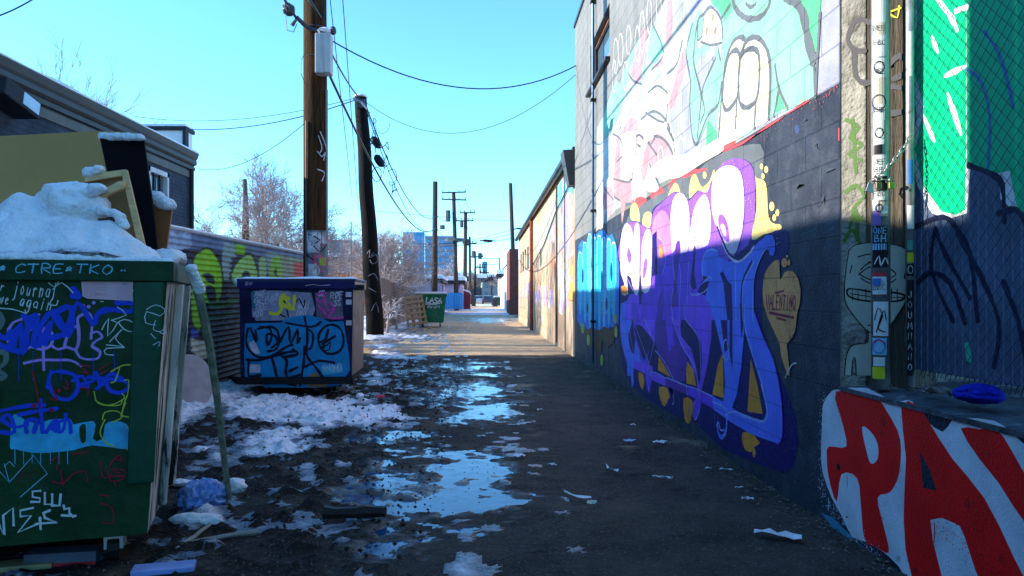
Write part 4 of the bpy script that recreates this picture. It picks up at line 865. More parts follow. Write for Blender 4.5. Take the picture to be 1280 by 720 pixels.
    for k in range(14):                                   # loops round the big post
        an0 = k / 14 * 2 * math.pi; c = Vector((1.917 + .049 * math.cos(an0), 3.55 + .049 * math.sin(an0), 1.77 + .01 * math.sin(an0 * 2)))
        t = Vector((-math.sin(an0), math.cos(an0), 0)); s_ = Vector((0, 0, 1)) if k % 2 else Vector((math.cos(an0), math.sin(an0), 0))
        ch.tube([c + t * .015 * math.cos(j * math.pi / 5) + s_ * .007 * math.sin(j * math.pi / 5) for j in range(11)], .003, cm, 6, False)
    ch.build('chain', None, smooth=True, label='steel chain looped round the stickered post and tied to the fence post', cat='chain')
    def padlock(x, y, Y, col, label):
        e = empty('padlock', at(x, y, Y), label, 'padlock'); c = at(x, y, Y); m = MB(); mm = mat('lock_' + label.split()[0], col, rough=.3, metal=.8)
        m.box(c + Vector((-.013, -.008, -.03)), c + Vector((.013, .008, 0)), mm); m.build('lock_body', e, bevel=.003)
        m = MB(); m.tube([c + Vector((-.009, 0, 0)), c + Vector((-.009, 0, .014)), c + Vector((-.004, 0, .021)), c + Vector((.004, 0, .021)), c + Vector((.009, 0, .014)), c + Vector((.009, 0, 0))], .003, cm, 6); m.build('shackle', e, smooth=True)
    padlock(1114, 228, 3.46, (.55, .38, .10), 'brass padlock hanging on the chain right of the stickered post')
    padlock(1098, 228, 3.47, (.40, .28, .18), 'bronze padlock hanging in front of the stickered post')
    m = MB(); c = at(1086, 228, 3.48); m.slab([c, c + Vector((.024, 0, -.008)), c + Vector((.02, 0, -.05)), c + Vector((-.014, 0, -.04))], (0, .003, 0), P_('tagwhite', .7, .68, .62)); m.build('paper_tag', None, label='small white tag hanging from the chain, left of the padlocks', cat='tag')
    # things on the ledge
    m = MB(); c = at(1222, 495, 2.93); cl = mat('cobalt_cloth', (.010, .016, .34), rough=.9, var=.35, scale=20, bump=2.5, bscale=22)
    m.blob(c + Vector((0, 0, .004)), (.085, .11, .034), cl, 3, .24, 1.6, 34); m.blob(c + Vector((-.01, -.02, .022)), (.065, .08, .030), cl, 5, .3, 2.0, 30)
    m.build('crumpled_cap', None, smooth=True, label='crumpled bright blue cloth cap lying on the wall ledge', cat='cap')
    m = MB(); c = at(1165, 489, 3.2); cg = mat('dead_leaves', (.16, .14, .12), rough=.9, var=.5, scale=30, bump=1.5, bscale=30); rr = random.Random(5)
    for i in range(46):
        d = Vector((rr.gauss(0, .045), rr.gauss(0, .07), abs(rr.gauss(0, .010)) - .004)); u = Vector((rr.uniform(-1, 1), rr.uniform(-1, 1), rr.uniform(-.4, .4))).normalized() * .02; v = u.cross(Vector((rr.uniform(-.5, .5), 0, 1))).normalized() * .011
        q_ = c + d; m.slab([q_ - u, q_ + v, q_ + u, q_ - v], (0, 0, .0015), cg)
    m.build('leaf_litter', None, label='little heap of dead grey leaves and scraps on the wall ledge', cat='debris', kind='stuff')
# ================================================================== garage beyond the mural building
def garage():
    GX = 1.875; Y0, Y1 = 14.75, 37.4; ztop = 4.12
    g = empty('garage_building', (GX, 15, 0), 'long low workshop with a sunlit pastel graffiti wall beyond the mural building', 'building')
    wm = mat('stucco_cream', (.44, .26, .14), col2=(.48, .36, .26), rough=.85, var=.1, scale=.9, coord='World', bump=.5, bscale=30, streak=((.40, .30, .24), 4), grime=((.34, .18, .10), .7, .62, .72))
    br = mat('garage_dark', (.07, .07, .07), rough=.5); rust = mat('rusty_pipe', (.26, .07, .04), rough=.7, var=.4, scale=14, bump=.6)
    wins = [(27.6 + i * 1.75, 28.6 + i * 1.75) for i in range(5)]; wz0, wz1 = 2.35, 3.25
    m = MB(); edges = [Y0] + [v for w in wins for v in w] + [Y1]
    def q(y0, y1, z0, z1, mm, x=GX): m.face([(x, y0, z0), (x, y1, z0), (x, y1, z1), (x, y0, z1)], mm)
    q(Y0, Y1, -.4, wz0, wm); q(Y0, Y1, wz1, ztop, wm)
    for i in range(0, len(edges), 2): q(edges[i], edges[i + 1], wz0, wz1, wm)
    for a, b in wins:
        m.face([(GX, b, wz0), (GX + .12, b, wz0), (GX + .12, b, wz1), (GX, b, wz1)], wm); m.face([(GX, a, wz0), (GX + .12, a, wz0), (GX + .12, b, wz0), (GX, b, wz0)], wm)
        m.face([(GX, a, wz1), (GX + .12, a, wz1), (GX + .12, b, wz1), (GX, b, wz1)], wm)
    m.face([(GX, Y1, -.4), (GX + 8, Y1, -.4), (GX + 8, Y1, ztop), (GX, Y1, ztop)], wm)
    m.face([(GX, Y0, ztop), (GX + 8, Y0, ztop), (GX + 8, Y1, ztop), (GX, Y1, ztop)], br)
    m.build('wall', g, recalc=False)
    for a, b in wins:
        w = MB(); w.box((GX + .06, a, wz0), (GX + .09, a + .05, wz1), br); w.box((GX + .06, b - .05, wz0), (GX + .09, b, wz1), br); w.box((GX + .06, a, wz1 - .05), (GX + .09, b, wz1), br); w.box((GX + .06, a, wz0), (GX + .09, b, wz0 + .05), br); w.box((GX + .06, (a + b) / 2 - .02, wz0), (GX + .085, (a + b) / 2 + .02, wz1), br)
        wo = w.build('window', g); p = MB(); p.box((GX + .10, a, wz0), (GX + .108, b, wz1), mat('window_dusty', (.10, .13, .16), rough=.15, spec=1, var=.3, scale=2)); p.build('pane', wo)
    m = MB()
    m.tube([(GX - .12, Y0 + .1, ztop - .02), (GX - .12, Y1, ztop - .02)], .085, mat('gutter_dark', (.045, .05, .055), rough=.4, metal=.4, var=.3, scale=2), 10)
    m.box((GX - .06, Y0, ztop + .03), (GX + .3, Y1 + .1, ztop + .10), br)
    m.build('gutter', g, smooth=False)
    m = MB(); m.mesh([Vector((GX - .25, Y0 + .01, 4.16)), Vector((GX, Y0 + .01, 4.16)), Vector((GX, Y0 + .01, 3.45)), Vector((GX - .13, Y0 + .01, 3.45)), Vector((GX - .25, Y0 + .55, 4.16)), Vector((GX, Y0 + .55, 4.16)), Vector((GX, Y0 + .35, 3.45)), Vector((GX - .13, Y0 + .35, 3.45))],
        [(0, 1, 2, 3), (7, 6, 5, 4), (0, 4, 5, 1), (3, 2, 6, 7), (0, 3, 7, 4), (1, 5, 6, 2)], br); m.build('hopper', g, bevel=.01)
    m = MB(); m.tube([(GX - .06, 27.0, -.1), (GX - .06, 27.0, 4.0)], .06, rust, 8); m.tube([(GX - .03, 18.2, .1), (GX - .03, 18.2, 4.0)], .022, br, 6); m.build('downpipe', g)
    m = MB(); m.tube([(GX - .03, 27.0, 2.45), (GX - .1, 26.0, 2.3), (GX - .03, 22, 2.75), (GX - .03, 18.3, 3.35), (GX - .03, 15.2, 3.6)], .015, wire_m, 5); m.build('conduit', g)
    # paint washes
    S = Plane((GX, 0, CAM.z), (0, 1, 0), (-1, 0, 0)); p = Paint(S, .002)
    def w(n, r, gg, b): return mat('wash_' + n, (r, gg, b), rough=.8, var=.35, scale=1.6, coord='World', bump=.3, bscale=30, grime=((.42, .33, .26), 1.3, .48, .60))
    wc = w('cyan', .10, .50, .62); wpk = w('pink', .60, .28, .30); wg = w('grey', .30, .32, .28); wpu = w('mauve', .42, .30, .62); wo_ = w('ochre', .75, .38, .06); ww = w('chalk', .72, .68, .66); wr = w('brick', .46, .17, .10); wb = w('charcoal', .10, .10, .10)
    p.fill([(697, 235), (706, 220), (717, 215), (717, 250), (712, 275), (703, 290), (698, 280)], wc, 2)
    p.fill([(700, 262), (712, 240), (717, 255), (717, 330), (710, 370), (702, 340)], wpk, 2)
    p.fill([(710, 325), (717, 318), (717, 352), (713, 360)], wr, 1); p.fill([(712, 335), (717, 330), (717, 345), (712, 350)], wo_, 1); p.fill([(713, 352), (717, 350), (717, 378), (713, 378)], wo_, 0)
    p.fill([(668, 290), (680, 272), (694, 250), (694, 280), (684, 300), (672, 318)], wg, 2); p.fill([(698, 300), (704, 290), (707, 330), (706, 380), (699, 390)], ww, 2)
    for (x, y, rx, ry) in ((672, 330, 1.5, 14), (676, 322, 1.5, 12), (681, 318, 2, 16), (687, 310, 2, 18), (692, 312, 1.8, 16), (703, 320, 2, 22), (709, 300, 2, 20)): p.oval(x, y, rx, ry, wg if x % 2 else wb, 10)
    for (x, y, rx, ry) in ((655, 365, 1.4, 9), (660, 360, 1.6, 9), (670, 372, 1.5, 9), (675, 368, 1.8, 12), (682, 368, 2, 12), (689, 372, 2.4, 11), (703, 382, 2.4, 10)): p.oval(x, y, rx, ry, wpu, 10)
    for x in (671, 677, 683, 689): p.stroke([(x, 350), (x + 1.5, 335), (x + 2.5, 352), (x + 4, 338)], .05, wb, 2)
    for x in (673, 680, 687, 701, 708): p.stroke([(x, 385), (x + 1.5, 366), (x + 3, 384)], .05, wpu, 2)
    p.stroke([(711, 375), (717, 376)], .04, wr, 0); rr = random.Random(21); wl = [wc, wpk, wg, wpu, ww, wr, w('salmon', .55, .33, .24), w('sand', .50, .40, .30), w('dust', .33, .30, .28)]
    for k in range(70):
        x = rr.uniform(651, 716); Yk = GX * F / (x - VX); yt = VY - 2.4 / Yk * F * rr.uniform(-.1, .85); hh = F / Yk * rr.uniform(.15, .6); ww_ = rr.uniform(.6, 2.2) * (x - 640) / 50
        P = [(x + ww_ * math.cos(t) * rr.uniform(.6, 1.2), yt + hh * math.sin(t) * rr.uniform(.7, 1.1)) for t in [q * .7 for q in range(9)]]
        if k % 3: p.stroke(P[:rr.randint(4, 7)], rr.uniform(.03, .10), rr.choice(wl), 2)
        else: p.fill(P, rr.choice(wl), 2)
    p.build('faded_graffiti', g, 'washed out pastel graffiti')

def brick_node(m, w, h, ms=.006, mc=(.6, .6, .6, 1)):
    for n in m.node_tree.nodes:
        if n.type == 'TEX_BRICK': n.inputs['Brick Width'].default_value = w; n.inputs['Row Height'].default_value = h; n.inputs['Mortar Size'].default_value = ms; n.inputs['Mortar'].default_value = mc
    return m

def left_building():
    e = empty('grey_house', (-6.15, 12, 0), 'dark grey brick building with a stepped cornice behind the corrugated fence', 'building')
    wall = brick_node(mat('slate_brick', (.05, .066, .09), rough=.8, var=.3, scale=3, bump=.5, cmu=1, coord='World'), .22, .075)
    trim = mat('cornice_grey', (.075, .078, .08), rough=.55, var=.12, scale=3); tan = mat('frieze_tan', (.13, .125, .11), rough=.6); dk = mat('cornice_dark', (.03, .03, .035))
    YE = 15.65; X = -6.15; zt = 4.26
    m = MB(); wy0, wy1, wz0, wz1 = 13.62, 14.5, 2.45, 3.64
    def q(y0, y1, z0, z1): m.face([(X, y0, z0), (X, y1, z0), (X, y1, z1), (X, y0, z1)], wall)
    q(8.5, wy0, 0, 4.1); q(wy1, YE, 0, 4.1); q(wy0, wy1, 0, wz0); q(wy0, wy1, wz1, 4.1)
    for (a, b) in ((wy1, wy1),): m.face([(X, a, wz0), (X - .12, a, wz0), (X - .12, a, wz1), (X, a, wz1)], wall)
    m.face([(X, YE, 0), (X - 9, YE, 0), (X - 9, YE, 4.1), (X, YE, 4.1)], wall); m.face([(X - 9, 8, 4.1), (X - 9, YE, 4.1), (X, YE, 4.1), (X, 8, 4.1)], dk); m.face([(X, 8, 0), (X - 9, 8, 0), (X - 9, 8, 4.1), (X, 8, 4.1)], wall); m.face([(X - 9, 8, 0), (X - 9, YE, 0), (X - 9, YE, 4.1), (X - 9, 8, 4.1)], wall)
    m.build('wall', e, recalc=False)
    m = MB(); pr = [(0, 3.90), (.05, 3.90), (.05, 3.97), (.02, 3.97), (.02, 3.99), (.085, 4.03), (.085, 4.10), (.07, 4.115), (.10, 4.15), (.13, 4.24), (.13, zt), (-.3, zt), (-.3, 3.9)]
    for a, b in zip(pr, pr[1:]):
        m.face([(X + a[0], 8, a[1]), (X + a[0], YE + .1, a[1]), (X + b[0], YE + .1, b[1]), (X + b[0], 8, b[1])], trim if a[1] != 3.97 else dk)
    m.face([(X + a, YE + .1, b) for a, b in pr], trim); m.face([(X + a, 8, b) for a, b in pr], trim); m.build('cornice', e, recalc=False)
    m = MB(); m.box((X, 8, 3.72), (X + .03, YE, 3.86), tan); m.build('frieze', e)
    m = MB(); m.tube([(X + .06, YE - .12, 0), (X + .06, YE - .12, 3.9)], .045, dk, 10); m.build('downpipe', e)
    wf = mat('white_frame', (.6, .6, .6), rough=.5); m = MB()
    for a, b in (((X - .08, wy0, wz1 - .09), (X + .02, wy1, wz1)), ((X - .08, wy0, wz0), (X + .02, wy0 + .07, wz1)), ((X - .08, wy1 - .07, wz0), (X + .02, wy1, wz1)), ((X - .08, wy0, wz0), (X + .05, wy1, wz0 + .06))): m.box(a, b, wf)
    for yy in (.35, .65): m.box((X - .06, wy0 + (wy1 - wy0) * yy, wz0), (X - .02, wy0 + (wy1 - wy0) * yy + .03, wz1), dk)
    m.box((X - .06, wy0, 3.05), (X - .02, wy1, 3.08), dk)
    w = m.build('window', e); m = MB(); m.box((X - .09, wy0, wz0), (X - .085, wy1, wz1), mat('window_glass', (.08, .14, .2), rough=.04, spec=1, var=0)); m.build('pane', w)
    m = MB(); rr = random.Random(2)
    n = 60; prof = [(-.3, 0), (-.3, .05), (.02, .055), (.10, .045), (.135, .01), (.13, -.004)]
    V = []; Fs = []
    for i in range(n + 1):
        y = 8 + (YE + .1 - 8) * i / n; k = .6 + .7 * (vn3(Vector((y * 1.5, 3, 1))) * .5 + .5)
        V += [(X + a, y, zt + .002 + b * k) for a, b in prof]
    for i in range(n):
        for j in range(5): a = i * 6 + j; Fs.append((a, a + 1, a + 7, a + 6))
    Fs += [tuple(range(6)), tuple(range(n * 6, n * 6 + 6))]
    m.mesh(V, Fs, MATS['snow']); m.build('roof_snow', e, smooth=True)
    # flood light
    fl = empty('wall_floodlight', (X, 9.6, 3.7), 'box shaped floodlight with pale lens mounted on the grey building', 'lamp')
    m = MB(); Mx = Matrix.Translation((X + .18, 9.55, 3.70)) @ Matrix.Rotation(R(-12), 4, 'X')
    m.box((-.17, -.55, -.12), (.17, .18, .11), dk, Mx); m.build('housing', fl, bevel=.015)
    m = MB(); m.box((.172, -.2, -.08), (.18, .14, .08), mat('lens', (.35, .45, .55), rough=.2, spec=1), Mx); m.build('lens', fl)
    # neighbour nearer the camera (its roof shades the alley), and white building further on
    n_ = empty('brick_neighbour', (-6.2, 0, 0), 'dark brick building beside the grey one, nearer the camera', 'building')
    m = MB(); m.box((-15, -22, 0), (-6.07, 8.45, 4.63), brick_node(mat('dark_red_brick', (.16, .07, .05), rough=.85, var=.3, cmu=1, coord='World'), .22, .075)); m.build('wall', n_); m = MB(); m.box((-15, -22, 4.64), (-6.07, 3.42, 8.2), MATS['dark_red_brick']); m.build('upper_storey', n_); m = MB(); m.box((-6.065, 3.5, 4.5), (-6.05, 8.445, 4.625), trim); m.build('parapet', n_)  # upper box is unseen, added to shade the slat fence
    w_ = empty('white_building', (-8, 19, 0), 'white rendered building with a black parapet cap just beyond the grey one', 'building')
    a = at(193, 161, 19); b = at(231, 161, 19); m = MB(); m.box((a.x - 3, 19, 0), (b.x, 19.5, a.z - .04), mat('white_render', (.72, .72, .72), rough=.8, var=.06)); m.build('wall', w_)
    m = MB(); m.box((a.x - 3.05, 18.95, a.z - .04), (b.x + .05, 19.55, a.z + .06), dk); m.box((b.x - .02, 18.9, a.z - .45), (b.x + .06, 19.1, a.z - .04), dk); m.build('parapet_cap', w_); m = MB(); m.box((a.x - 3.05, 18.97, a.z + .06), (b.x + .03, 19.5, a.z + .12), MATS['snow']); m.build('roof_snow', w_)

def pip(px, py, poly):
    ins = np.zeros(px.shape, bool); n = len(poly)
    for i in range(n):
        x1, y1 = poly[i]; x2, y2 = poly[(i + 1) % n]
        if y1 == y2: continue
        c = ((y1 > py) != (y2 > py)) & (px < (x2 - x1) * (py - y1) / (y2 - y1) + x1); ins ^= c
    return ins
def corrugated_fence():
    X = -3.35; ys = np.arange(4.9, 14.7, .03); zs = np.arange(.0, 1.93, .0115); YY, ZZ = np.meshgrid(ys, zs)
    XX = X + .016 * np.sin(ZZ * 2 * np.pi / .068) + (fbm(YY * 1.1, ZZ * 1.5, 4) - .5) * .05
    ZT = ZZ * (1.0 + (YY - 8) * .006)
    px = VX + XX / YY * F; py = VY - (ZT - CAM.z) / YY * F
    C = CR(200, 270, 3.13)
    col = np.zeros(YY.shape + (4,), np.float32); col[..., 3] = 1
    n = fbm(YY * 2.2, ZZ * 2.2, 12); nn = fbm(YY * 12, ZZ * 9, 14)
    col[..., :3] = np.array([.020, .022, .035]) + np.clip(nn - .58, 0, 1)[..., None] * np.array([.4, .5, .7])
    def put(poly, c, sm=3, nz=.25, thr=-1):
        m = pip(px + (nn - .5) * 2, py + (nn - .5) * 2, cat(poly, sm) if sm else poly)
        if thr > 0: m &= n > thr
        col[m, :3] = np.array(c) * (1 - nz + 2 * nz * nn[m][:, None])
    put(C((0, 60), (130, 80), (300, 110), (570, 160), (570, 195), (300, 150), (130, 140), (0, 130)), (.10, .16, .28), 0, .5)
    put(C((20, 60), (120, 78), (125, 130), (60, 150), (20, 130)), (.30, .42, .60), 0, .6)
    put(C((250, 110), (400, 140), (480, 160), (480, 250), (250, 260), (240, 190)), (.22, .33, .34), 0, .5, .42)
    put(C((460, 160), (568, 175), (568, 260), (460, 260)), (.22, .28, .20), 0, .5)
    put(C((522, 190), (568, 192), (568, 262), (525, 258)), (.46, .07, .06), 1)
    lg = (.20, .48, .015)
    put(C((122, 200), (135, 165), (160, 140), (188, 132), (216, 150), (240, 195), (250, 290), (240, 340), (215, 385), (170, 400), (135, 360), (125, 280)), (.01, .012, .02), 2, .1)
    put(C((130, 200), (142, 165), (168, 145), (192, 140), (214, 162), (236, 210), (242, 290), (228, 340), (200, 350), (165, 340), (140, 300)), lg, 2)
    put(C((165, 240), (190, 232), (212, 250), (212, 275), (190, 270), (178, 255)), (.01, .015, .03), 2, .1)
    put(C((180, 285), (215, 290), (220, 340), (190, 345)), (.012, .015, .02), 2, .1)
    put(C((275, 270), (280, 220), (300, 180), (335, 148), (362, 155), (380, 195), (388, 250), (380, 290)), (.012, .015, .03), 2, .1)
    put(C((284, 262), (290, 215), (310, 185), (340, 158), (358, 165), (372, 200), (378, 260)), (.26, .50, .12), 2)
    put(C((318, 250), (330, 225), (348, 225), (352, 255)), (.01, .012, .02), 2, .1)
    put(C((295, 118), (335, 126), (330, 160), (296, 158)), lg, 0); put(C((388, 180), (402, 165), (415, 180), (415, 260), (392, 262)), (.26, .50, .2), 2)
    put(C((430, 250), (435, 190), (455, 165), (472, 180), (476, 255)), lg, 2); put(C((443, 230), (455, 205), (462, 250)), (.01, .012, .02), 0)
    put(C((120, 290), (145, 310), (160, 340), (150, 390), (170, 430), (150, 460), (130, 430), (122, 360)), (.16, .40, .03), 1, .4)
    put(C((180, 350), (300, 330), (305, 350), (210, 380)), (.04, .14, .03), 0, .6); put(C((160, 400), (300, 380), (300, 400), (180, 425)), (.03, .10, .05), 0, .6)
    put(C((120, 490), (180, 500), (200, 560), (160, 570), (125, 540)), (.42, .48, .40), 1, .3)
    put(C((105, 560), (135, 570), (140, 640), (130, 690), (105, 700)), (.02, .33, .30), 1, .3)
    put(C((120, 450), (150, 455), (150, 480), (122, 490)), (.05, .10, .4), 1)
    me = bpy.data.meshes.new('corrugated_sheet'); V = np.stack([XX - 0, YY, ZT + .03], -1).reshape(-1, 3); ny, nx = YY.shape
    idx = np.arange(ny * nx).reshape(ny, nx); fs = np.stack([idx[:-1, :-1], idx[:-1, 1:], idx[1:, 1:], idx[1:, :-1]], -1).reshape(-1, 4)
    e = empty('corrugated_fence', (X, 9, 0), 'corrugated metal fence with lime green bubble graffiti behind the two dumpsters', 'fence')
    V = V - np.array(wloc(e))
    me.from_pydata(V.tolist(), [], fs.tolist()); me.polygons.foreach_set('use_smooth', [True] * len(fs))
    ca = me.color_attributes.new('paint', 'FLOAT_COLOR', 'POINT'); ca.data.foreach_set('color', col.reshape(-1))
    m = mat('corrugated_paint', (.5, .5, .5), rough=.45, var=.1, bump=.2, spec=.12); nt = m.node_tree; a = nt.nodes.new('ShaderNodeAttribute'); a.attribute_name = 'paint'
    nt.links.new(a.outputs['Color'], nt.nodes['Principled BSDF'].inputs['Base Color']); me.materials.append(m); me.update()
    o = bpy.data.objects.new('sheet', me); COL.objects.link(o); o.parent = e
    so = o.modifiers.new('t', 'SOLIDIFY'); so.thickness = .004
    mb = MB(); pts = [(X, y, (1.93 * (1.0 + (y - 8) * .006)) + .035) for y in np.arange(4.9, 14.8, .5)]; mb.tube(pts, .022, mat('rail_grey', (.33, .34, .36), rough=.5), 8); mb.build('top_rail', e)
    mb = MB(); mb.tube([(X + .0, y, p_[2] + .02) for y, p_ in zip(np.arange(4.9, 14.8, .5), pts)], .016, MATS['snow'], 6); mb.build('snow_line', e, smooth=True)
    for y in (7.2, 9.6, 12.0, 14.4):
        mb = MB(); mb.box((X - .1, y - .04, 0), (X - .03, y + .04, 1.95), mat('rail_grey', (.33, .34, .36))); mb.build('post', e)

# ================================================================== dumpsters
def dumpster(name, F0, th, w, d, z0, z1, tap, body_m, label, side_m=None, rim_m=None, ftap=0, group=None, casters=True, g0=0, pocket=True):
    M = Matrix.Translation((F0[0], F0[1], 0)) @ Matrix.Rotation(R(th), 4, 'Z')
    e = empty(name, M @ Vector((-w / 2, d / 2, g0)), label, 'dumpster', group)
    side_m = side_m or body_m; rim_m = rim_m or body_m; t = .03
    o = [(-w, 0, z1), (0, 0, z1), (0, d, z1), (-w, d, z1), (-w + tap, ftap, z0), (-tap, ftap, z0), (-tap, d - ftap, z0), (-w + tap, d - ftap, z0)]
    i = [(-w + t, t, z1), (-t, t, z1), (-t, d - t, z1), (-w + t, d - t, z1), (-w + t + tap, t + ftap, z0 + .1), (-t - tap, t + ftap, z0 + .1), (-t - tap, d - t - ftap, z0 + .1), (-w + t + tap, d - t - ftap, z0 + .1)]
    T = lambda L: [M @ Vector(p) for p in L]
    m = MB(); m.mesh(T(o + i), [(0, 1, 5, 4), (2, 3, 7, 6), (3, 0, 4, 7), (4, 5, 6, 7), (8, 12, 13, 9), (9, 13, 14, 10), (10, 14, 15, 11), (11, 15, 12, 8), (12, 15, 14, 13), (0, 8, 9, 1), (1, 9, 10, 2), (2, 10, 11, 3), (3, 11, 8, 0)], body_m)
    m.mesh(T([o[1], o[2], o[6], o[5]]), [(0, 1, 2, 3)], side_m); m.build('body', e, recalc=False)
    m = MB(); rz = .085; rp = .022
    for a, b in (((-w - rp, -rp, z1 - rz), (rp, 0.0, z1 + .006)), ((0.001, 0.001, z1 - rz), (rp, d, z1 + .006)), ((-w - rp, .001, z1 - rz), (-w - .001, d, z1 + .006)), ((-w - rp, d + .001, z1 - rz), (rp, d + rp, z1 + .006))): m.box(a, b, rim_m, M)
    m.build('rim', e, bevel=.006)
    if casters:
        cp = None
        for (x, y) in ((-.25, .2), (-w + .25, .2), (-.25, d - .2), (-w + .25, d - .2)):
            if cp is None:
                c = MB(); rr = min(.07, (z0 - g0) / 2); P0 = M @ Vector((x, y, g0 + rr))
                ax = M.to_3x3() @ Vector((1, 0, 0)); c.tube([P0 - ax * .025, P0 + ax * .025], rr, black_rub, 14)
                c.box((x - .04, y - .05, g0 + rr), (x + .04, y + .05, z0 - .001), MATS['galvanised'], M); cp = c.build('caster', e)
            else:
                c2 = cp.copy(); COL.objects.link(c2); c2.parent = e; c2.location = cp.location + M.to_3x3() @ Vector((x + .25, y - .2, 0))
    return e, M

def green_dumpster():
    gm = mat('green_enamel', (.007, .042, .014), rough=.5, var=.35, scale=3, bump=2.2, bscale=5, streak=((.006, .02, .011), 7), grime=((.055, .022, .012), 6, .60, .72), spec=.15)
    sm = mat('chipped_white', (.62, .57, .50), rough=.7, var=.35, scale=5, bump=.8, bscale=12, stretch=(3, 3, .5), grime=((.012, .015, .02), 3.2, .50, .56), streak=((.06, .12, .10), 9))
    F0 = (-1.396, 3.30); w, d = 2.0, 1.15
    e, M = dumpster('green_dumpster', F0, 17, w, d, .17, 1.372, .09, gm, 'big dark green dumpster heaped with snow and boards, covered in marker tags', sm, gm)
    m = MB(); pm = mat('green_post', (.008, .06, .028), rough=.42, var=.3, scale=3, bump=.3, bscale=20, streak=((.01, .05, .035), 9))
    m.mesh([M @ Vector(p) for p in ((-.14, -.022, 1.285), (-.02, -.022, 1.285), (-.06, -.022, .40), (-.17, -.022, .40), (-.14, -.001, 1.285), (-.02, -.001, 1.285), (-.06, -.001, .40), (-.17, -.001, .40))], [(0, 1, 2, 3), (4, 7, 6, 5), (0, 4, 5, 1), (3, 2, 6, 7), (0, 3, 7, 4), (1, 5, 6, 2)], pm); m.build('corner_post', e, bevel=.006)
    m = MB(); m.box((-1.2, -.05, .76), (-.66, -.001, .84), gm, M); m.build('fork_pocket', e, bevel=.01)
    for y in (.35, .75):
        m = MB(); m.mesh([M @ Vector(p) for p in ((.001, y, 1.28), (.03, y, 1.28), (-.05, y, .2), (-.085, y, .2), (.001, y + .06, 1.28), (.03, y + .06, 1.28), (-.05, y + .06, .2), (-.085, y + .06, .2))], [(0, 1, 2, 3), (4, 7, 6, 5), (0, 4, 5, 1), (3, 2, 6, 7), (0, 3, 7, 4), (1, 5, 6, 2)], sm); m.build('side_rib', e, bevel=.005)
    th = R(17); N = Vector((math.sin(th), -math.cos(th), 0)); U = Vector((math.cos(th), math.sin(th), 0)); O = Vector((F0[0], F0[1], CAM.z))
    # tags on the rim
    p = Paint(Plane(O + N * .023, U, N), .0008); lb = P_('tag_skyblue', .16, .50, .62); wt = P_('tag_white', .55, .62, .62); ub = P_('tag_ultramarine', .012, .05, .55); li = P_('tag_lilac', .42, .24, .66); rdm = P_('tag_red', .30, .012, .03); yl = P_('tag_yellow', .45, .50, .05); ic = P_('tag_iceblue', .05, .36, .58, var=.3); gy = P_('tag_grey', .12, .16, .14)
    p.text(0, 339, 8, 339, '*', 8, .006, lb, jit=.02); p.text(18, 341, 82, 341, 'CTRE', 11, .006, lb); p.text(82, 340, 92, 340, '*', 8, .006, lb); p.text(94, 341, 142, 343, 'TKO', 11, .006, lb); p.oval(153, 339.5, .1, .1, lb); p.dot(152, 338, .004, lb); p.dot(156, 338, .004, lb)
    p.build('rim_tag', e)
    p = Paint(Plane(O, U, N), .0012)
    K = CR(0, 320, 3.6); Q = CR(0, 500, 3.272)
    p.fill(Q((40, 190), (50, 70), (70, 60), (100, 80), (130, 90), (160, 100), (200, 80), (290, 80), (300, 100), (380, 85), (390, 120), (380, 160), (420, 160), (430, 100), (470, 85), (520, 100), (530, 140), (555, 160), (555, 195), (500, 200), (380, 185), (300, 205), (200, 215), (130, 215), (60, 200)), ic, 2)
    p.fill(Q((325, 110), (350, 100), (350, 170), (330, 170)), gm, 2); p.fill(Q((395, 90), (420, 120), (400, 170), (385, 150)), gm, 2)
    for x in (60, 95, 130, 165, 205, 240, 275): p.stroke(Q((x, 100), (x + 2, 260)), .004, ic, 0)
    # lilac throw-up
    for st in (K((40, 330), (60, 300), (95, 285)), K((40, 330), (35, 380), (60, 420), (110, 420), (150, 400), (160, 360), (150, 330), (120, 340), (110, 380)), K((175, 265), (170, 300), (180, 340)), K((150, 410), (190, 420), (230, 400), (235, 350), (205, 320), (190, 350)), K((230, 400), (260, 420), (300, 410), (340, 420), (355, 380), (350, 320), (320, 330), (300, 370), (290, 410)), K((340, 420), (360, 455), (400, 465), (440, 460), (450, 430), (415, 405), (435, 380), (460, 365), (440, 340), (410, 350)), K((410, 370), (415, 300), (405, 260), (385, 255)), K((355, 330), (350, 280), (375, 262)), K((110, 482), (180, 468), (250, 468), (320, 470), (365, 495)), K((195, 400), (198, 510))):
        p.stroke(st, .013, li, 3)
    for c in ((375, 225), (400, 228), (422, 210)): p.dot(*K(c)[0], .008, li)
    # ultramarine tags
    for st in (K((0, 360), (30, 370), (60, 330), (40, 410), (0, 400)), K((60, 410), (90, 300), (110, 440), (130, 300), (170, 270), (150, 400), (190, 380), (230, 290), (200, 400), (180, 330), (240, 250), (310, 360), (320, 230), (240, 260)), K((250, 280), (300, 330), (350, 210), (420, 310), (440, 260), (500, 240), (590, 250), (600, 210), (530, 210)), K((20, 410), (90, 430), (110, 420)), K((110, 270), (150, 320), (200, 370), (300, 350)), K((330, 150), (360, 185), (330, 180))):
        p.stroke(st, .028, ub, 3)
    for st in (K((230, 520), (220, 570), (250, 630), (310, 645), (350, 600), (340, 540), (280, 520), (230, 530), (215, 590)), K((330, 560), (370, 540), (400, 590), (360, 580), (420, 560), (430, 520), (450, 580), (430, 600), (470, 570)), K((460, 570), (500, 530), (560, 560), (580, 590), (540, 615), (490, 600), (480, 550)), K((400, 545), (560, 560))): p.stroke(st, .017, ub, 3)
